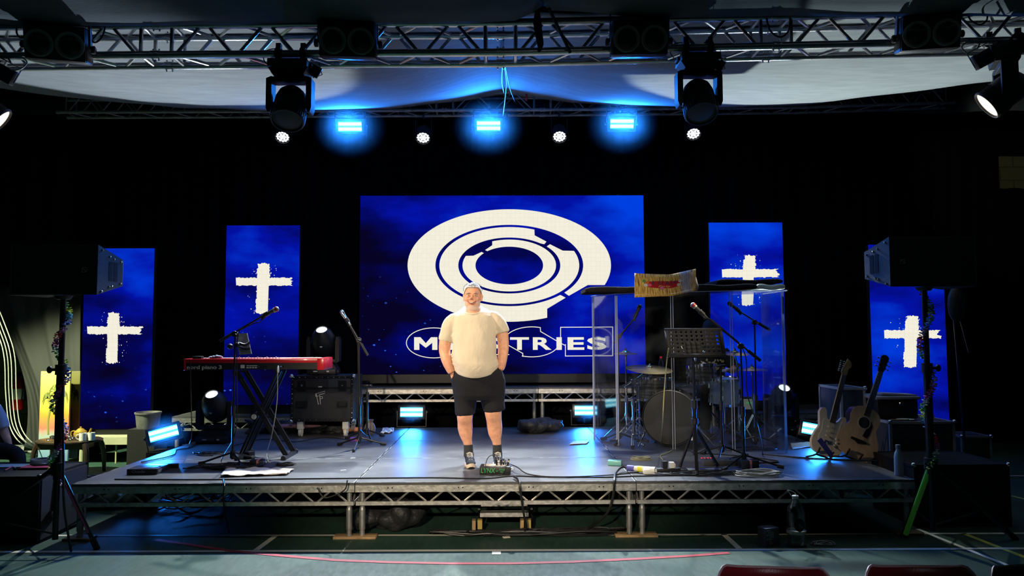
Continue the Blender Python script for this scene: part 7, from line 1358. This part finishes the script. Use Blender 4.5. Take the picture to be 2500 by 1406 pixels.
unit('power_strip', 'black power strip with plugs left of the music stand', 1630, 1156, .24, .07, .045, 'black', .1, 'power strip', parts=(('plug', (-.02, 0, .075), (.045, .045, .06), 'black'), ('plug', (.045, .0, .07), (.04, .045, .05), 'white'), ('plug', (.07, .02, .06), (.03, .03, .03), 'cream')))
unit('adapter_case', 'translucent cyan plastic case on the stage front in front of the shield', 1503, 1137, .13, .09, .045, 'cyanp', -.25, 'plastic case')
t = thing('cable_connector', 'pale grey cable connector with a blue end and yellow label, at the stage front', 'connector', D(1570, 1146)); q0 = D(1532, 1142, .035); q1 = D(1600, 1148, .035); d = (q1-q0)
mb = MB(); mb.cyl(q0+d*.25, q1, .024, .03, n=16); mb.box(q0+d*.8+Vector((0, 0, -.012)), (.12, .07, .045), bev=.008); mb.build('housing', 'whiteplastic', t); mb = MB(); mb.cyl(q0, q0+d*.25, .027, n=16); mb.build('blue_end', 'bluep', t); mb = MB(); mb.cyl(q0+d*.38, q0+d*.55, .0275, n=16); mb.build('yellow_label', 'yellow', t)
# stage box
p = D(1209, 1160); A = TR((p.x, p.y+.05, S), -.06); t = thing('stage_box', 'black stage box with green handwriting and many plugs at the front edge, by the man', 'stage box', p); mb = MB(); mb.box((0, .04, .036), (.275, .15, .07), T=A, bev=.005); mb.build('body', 'black', t)
mb = MB(); mb.box((.0, .055, .0715), (.2, .10, .003), T=A); mb.build('socket_panel', 'cream', t); mb = MB(); mb.text('LYNX', .125, .040, .001, A @ Matrix.Translation((-.062, -.0365, .038)), shear=.1); mb.text('-', .018, .004, .001, A @ Matrix.Translation((.018, -.0365, .034))); mb.text('STAGE', .052, .014, .001, A @ Matrix.Translation((.062, -.0365, .046))); mb.text('PRO', .030, .013, .001, A @ Matrix.Translation((.062, -.0365, .026))); mb.build('handwriting', 'green', t)
for i in range(6):
    mb = MB(); x = .012+.019*i; mb.cyl((x, .035+.03*(i % 2), .07), (x+.004*(i-2), .03+.03*(i % 2), .125), .0085, n=10, T=A); pl_ = mb.build('plug', ('satin', 'chrome', 'black')[i % 3], t)
    if i % 2: mb = MB(); mb.cyl((x+.003*(i-2), .03+.03*(i % 2), .098), (x+.004*(i-2), .03+.03*(i % 2), .112), .0092, n=10, T=A); mb.build('coloured_ring', ('whiteplastic', 'cream')[i//3], pl_)
mb = MB(); mb.tube([A @ V(q) for q in ((.03, .04, .12), (-.0, .03, .165), (-.06, .0, .15), (-.085, -.03, .08), (-.07, -.06, .02), (0, -.10, .008), (.07, -.08, .02), (.1, -.03, .08), (.07, .03, .125))], .0035, 6, smooth=6); mb.build('patch_cable', 'cable', t)
mb = MB(); mb.lathe([(.018, 0), (.014, .02), (0, .02)], c=(.14, .03, .035), axis=(1, -.2, 0), n=14, T=A); mb.build('end_socket', 'chrome', t)
mb = MB(); mb.cyl(D(1188, 1140, .012), D(1212, 1141, .012), .009, n=8); one('black_pen', mb, 'black', 'black pen lying on the stage behind the stage box', 'pen')
# cloths and papers
def sheet(lb, x0, y0, x1, y1, x2, y2, x3, y3, h, sd, m_='cream', name='crumpled_cloth', cat='cloth', n=26):
    a, b, c, d = D(x0, y0), D(x1, y1), D(x2, y2), D(x3, y3)
    def f_(u, v): p = (a*(1-u)+b*u)*(1-v)+(d*(1-u)+c*u)*v; return p+Vector((.01*noise.noise((u*9, v*4, sd)), .008*noise.noise((u*5, v*9, sd)), .006+h*abs(noise.noise((u*6+sd, v*3, 0)))+h*.5*abs(math.sin(u*7+v*4+sd))))
    mb = MB(); mb.grid(f_, n, 12); return one(name, mb, m_, lb, cat, solid=.003, smooth=70)
sheet('cream cloth spread on the stage front below the keyboard', 538, 1166, 700, 1161, 718, 1148, 552, 1143, .02, 1)
sheet('white paper on the stage left of the drum shield', 1390, 1086, 1432, 1084, 1440, 1077, 1400, 1079, .003, 3, 'white', 'paper_sheet', 'paper')
sheet('white tissue on the stage behind the slim boom stand', 930, 1060, 960, 1058, 962, 1048, 936, 1047, .03, 5, 'white', 'tissue', 'tissue')
sheet('white paper on the riser at the right behind the strobe', 1935, 1098, 1995, 1090, 1975, 1080, 1930, 1084, .004, 7, 'white', 'paper_sheet', 'paper')
unit('purple_box', 'small purple box at the foot of the slim boom stand', 861, 1078, .07, .05, .05, 'purple', .1, 'box', parts=(('side', (.038, 0, .025), (.012, .045, .045), 'red'),))
mb = MB(); p = D(858, 1055); mb.tube([p+Vector((-.15, -.03, .02)), p+Vector((-.05, 0, .035)), p+Vector((.06, .03, .03)), p+Vector((.12, .04, .06))], [.02, .035, .03, .02], 10, smooth=4); one('orange_cloth', mb, 'orange', 'rolled orange cloth behind the slim boom stand', 'cloth')
mb = MB(); p = W(903, 1038, 9.2); mb.ell((p.x, 9.2, S+.09), (.07, .07, .09)); mb.lathe([(.03, .17), (.05, .2)], (p.x, 9.2, S), n=16); one('canvas_bag', mb, mat('tan_canvas', (.25, .2, .13), .8), 'small tan and black bag by the leg of the large screen riser', 'bag')
# ================================================================ under and before the stage
sx = W(1232, 1280, 6.6); t = thing('step_unit', 'folding black step unit with pale treads and wooden ends under the stage front', 'steps', (sx.x, 6.6, 0)); x0, x1 = W(1172, 1250, 6.5).x, W(1290, 1250, 6.5).x
for (y, ya, yb) in ((6.5, 1262, 1252), (6.78, 1236, 1230)):
    zb_, zt_ = W(1232, ya, y).z, W(1232, yb, y).z; mb = MB(); mb.b2((x0, y, zb_), (x1, y+.1, zt_)); mb.build('tread', 'deckalu', t)
for x in (x0-.02, x1-.02):
    mb = MB(); mb.b2((x, 6.44, .0), (x+.04, 6.50, .125)); mb.build('wooden_end', mat('yellow_wood', (.45, .32, .08), .6), t); mb = MB(); mb.b2((x-.05, 6.53, .0), (x-.02, 6.60, .10)); mb.build('wooden_end', 'wood', t)
for x in (x0-.01, x1+.03): mb = MB(); mb.bar((x, 6.52, .02), (x, 6.95, .20), .02, .03); mb.bar((x, 6.95, .02), (x, 6.55, .20), .02, .03); mb.build('side_frame', 'satin', t)
mb = MB(); p = W(757, 1252, 7.6); mb.b2((p.x-.05, 7.55, .15), (p.x+.05, 7.6, .27)); mb.b2((p.x-.2, 7.601, 0), (p.x+.2, 7.9, .3)); one('socket_box', mb, 'darkgrey', 'dark box with a pale socket plate under the left deck', 'box')
# big water bottle and box
p = F(1945, 1331, 0); t = thing('large_water_bottle', 'large clear water bottle with a loop handle on the floor before the stage', 'bottle', p); rb = .075; hb = (W(0, 1222, p.y).z); 
def clearp():
    m_, nt, b = nm('clear_water_plastic'); nt.nodes.remove(b); o = nt.nodes['Material Output']; tr = nt.nodes.new('ShaderNodeBsdfTransparent'); gl = nt.nodes.new('ShaderNodeBsdfGlossy'); mx = nt.nodes.new('ShaderNodeMixShader'); tr.inputs[0].default_value = (.72, .78, .80, 1); gl.inputs['Roughness'].default_value = .08
    lw = nt.nodes.new('ShaderNodeLayerWeight'); lw.inputs[0].default_value = .35; nt.links.new(lw.outputs['Facing'], mx.inputs[0]); nt.links.new(tr.outputs[0], mx.inputs[1]); nt.links.new(gl.outputs[0], mx.inputs[2]); nt.links.new(mx.outputs[0], o.inputs[0]); return m_
pr = [(0, .006), (.06, 0), (.072, .012)]+[(rb-.004*(i % 2), .02+(hb-.15)*i/14) for i in range(15)]+[(.06, hb-.09), (.035, hb-.045), (.02, hb-.02), (.02, hb-.005)]
M['clearp'] = clearp(); mb = MB(); mb.lathe(pr, p, n=32); mb.build('bottle', 'clearp', t, smooth=60); mb = MB(); mb.lathe([(.024, hb-.022), (.026, hb), (.022, hb+.004), (0, hb+.004)], p, n=20); mb.build('cap', 'whiteplastic', t)
mb = MB(); mb.tube([p+Vector((.02, 0, hb-.02)), p+Vector((-.01, -.01, hb+.03)), p+Vector((-.06, 0, hb+.045)), p+Vector((-.045, 0, hb+.02)), p+Vector((-.02, 0, hb-.015))], .004, 6, smooth=5); mb.build('loop_handle', 'whiteplastic', t)
mb = MB(); mb.lathe([(rb*.7, .0), (rb*.7, .001)], (p.x, p.y-rb-.001, hb*.45), (0, -1, 0), 24); mb.v = [Vector((p.x+(v.x-p.x)*.8, v.y, v.z)) for v in mb.v]
for v in mb.v: v.y = p.y-math.sqrt(max(0, (rb+.002)**2-(v.x-p.x)**2))
mb.build('round_label', 'matte', t); mb = MB(); mb.lathe([(rb+.001, .10), (rb+.001, .125)], p, n=32); mb.build('bright_band', mat('silver_band', (.55, .5, .38), .3), t)
p = F(1888, 1334, 0); t = thing('patterned_carton', 'small dark patterned carton beside the large water bottle', 'box', p); A = TR((p.x, p.y, 0), .35); mb = MB(); mb.b2((-.07, 0, 0), (.06, .10, .145)); mb.v = [A @ v for v in mb.v]; mb.build('carton', 'darkgrey', t); g = random.Random(2); mb = MB()
for i in range(7):
    for j in range(5):
        if g.random() < .6: x = -.06+j*.014; z = .02+i*.017; mb.b2((x, -.001, z), (x+.009, -.0003, z+.012))
mb.v = [A @ v for v in mb.v]; mb.build('printed_marks', 'steel', t); mb = MB(); mb.b2((.0605, .01, .01), (.0615, .09, .135)); mb.v = [A @ v for v in mb.v]; mb.build('side_print', 'darkwood', t)
mb = tangle(F(2010, 1330, 0), .10, .05, 5, rc=.004, sd=30, h=.03); one('foil_scraps', mb, 'steel', 'twisted scraps on the floor right of the large water bottle', 'scrap')
mb = MB(); mb.box(F(1236, 1311, .004), (.06, .04, .006), rot=Matrix.Rotation(.3, 3, 'Z')); one('paper_scrap', mb, 'cream', 'scrap of paper on the floor below the step unit', 'scrap')
# board with netting under the right end
c = W(2110, 1215, 8.6); t = thing('netted_board', 'pale board behind black netting under the right end of the stage', 'board', (c.x, 8.6, 0)); mb = MB(); mb.b2((c.x-.17, 8.62, 0), (c.x+.17, 8.64, c.z+.12)); mb.build('board', 'pale', t); mb = MB(); g = random.Random(4)
for i in range(30): a_ = Vector((c.x+g.uniform(-.2, .2), 8.6, c.z+g.uniform(-.2, .13))); mb.cyl(a_, a_+Vector((g.uniform(-.12, .12), 0, g.uniform(-.12, .12))), .005, n=5)
mb.build('netting', 'matte', t)
# chairs in the front row
M['redplastic'] = mat('dark_red_plastic', (.16, .008, .014), .35, bump=.1, bscale=200); M['rim'] = mat('worn_pale_rim', (.42, .25, .28), .5)
CT = W(2232, 1379, 2.62).z
def chair(loc, label, rz=0):
    t = thing('plastic_chair', label, 'chair', (0, 0, 0), 'front row plastic chairs'); hw = .225
    def bf(u, v):
        x = (u*2-1); wd = hw*(.86+.14*math.sin(PI*min(1, v*1.1)))*(1-.0*v); top = CT+.018*abs(x)**3*(1 if abs(x) < .86 else 1)-.014*(1-x*x); top -= .06*max(0, (abs(x)-.80)/.2)**2
        z = .45+(top-.45)*v; return Vector((x*wd, -.02-.10*v-.05*(1-x*x)*(.3+.7*v)*-1+.035*x*x*-1, z))
    def flipy(p): return Vector((p.x, p.y, p.z))
    mb = MB(); mb.grid(lambda u, v: flipy(bf(u, v)), 28, 14); bk = mb.build('backrest', 'redplastic', t, solid=.006, smooth=80); mb = MB(); mb.tube([bf(i/30, 1)+Vector((0, 0, .001)) for i in range(31)], .0045, 6); mb.build('rim', 'rim', bk)
    def sf(u, v): x = u*2-1; return Vector((x*(.215+.01*v), -.03+.42*v, .452+.02*x*x-.012*math.sin(PI*v)-.05*max(0, v-.85)/.15))
    mb = MB(); mb.grid(sf, 16, 16); mb.build('seat', 'redplastic', t, solid=.006, smooth=80)
    for sx_ in (-1, 1):
        for y0_, y1_ in ((.02, -.12), (.34, .42)): mb = MB(); mb.tube([(sx_*.15, y0_, .43), (sx_*.19, (y0_+y1_)/2, .38), (sx_*.22, y1_, 0)], .011, 8, smooth=3); mb.build('leg', 'steel', t)
    t.location = loc; t.rotation_euler = (0, 0, rz); return t
cp_ = lambda x, y: (W(x, y, 2.62).x, 2.62+.1, W(x, y, 2.62).z-.875)
for x, y, rz, lb in ((1890, 1400, -.12, 'dark red plastic chair in the front row, leftmost of three, only its top showing'), (2232, 1396, -.03, 'dark red plastic chair in the front row, middle of three'), (2505, 1388, .12, 'dark red plastic chair in the front row, rightmost of three')):
    c = cp_(x, y); ch = chair((c[0], c[1], 0), lb, rz); print('CHAIR', c)
# ================================================================ local haze puffs, added and shaped to give the blue strobes a halo
def haze_mat(k):
    m_ = bpy.data.materials.new('glow_puff'); m_.use_nodes = True; nt = m_.node_tree; nt.nodes.clear(); N = nt.nodes.new; L = nt.links.new
    o_ = N('ShaderNodeOutputMaterial'); v_ = N('ShaderNodeVolumeScatter'); v_.inputs['Anisotropy'].default_value = .2; tc = N('ShaderNodeTexCoord'); g_ = N('ShaderNodeTexGradient'); g_.gradient_type = 'SPHERICAL'
    mp = N('ShaderNodeMapping'); mp.inputs['Location'].default_value = (-1, -1, -1); mp.inputs['Scale'].default_value = (2, 2, 2); L(tc.outputs['Generated'], mp.inputs[0]); L(mp.outputs[0], g_.inputs[0])
    p_ = N('ShaderNodeMath'); p_.operation = 'POWER'; p_.inputs[1].default_value = 2; L(g_.outputs[1], p_.inputs[0]); q_ = N('ShaderNodeMath'); q_.operation = 'MULTIPLY'; q_.inputs[1].default_value = k; L(p_.outputs[0], q_.inputs[0]); L(q_.outputs[0], v_.inputs['Density']); L(v_.outputs[0], o_.inputs['Volume']); return m_
hz_ = haze_mat(.9)
for x, y, Y, r, lb in ((855, 312, 9.35, (.5, .27, .42), 'added haze puff giving a blue glow around the left strobe of the back truss'), (1193, 310, 9.35, (.5, .27, .42), 'added haze puff giving a blue glow around the middle strobe of the back truss'), (1518, 305, 9.35, (.5, .27, .42), 'added haze puff giving a blue glow around the right strobe of the back truss'),
        (1005, 1003, 9.95, (.34, .22, .22), 'added haze puff giving a blue glow around the strobe left of the man'), (1430, 1000, 9.95, (.34, .22, .22), 'added haze puff giving a blue glow around the strobe left of the drum shield'), (402, 1052, 8.45, (.34, .22, .26), 'added haze puff giving a blue glow around the strobe at the left edge of the stage')):
    mb = MB(); mb.ell(W(x, y, Y), r, nu=20, nv=12); hz = mb.build('glow_puff', hz_); tag(hz, lb, 'haze', 'added haze puffs around the blue strobes', 'stuff')
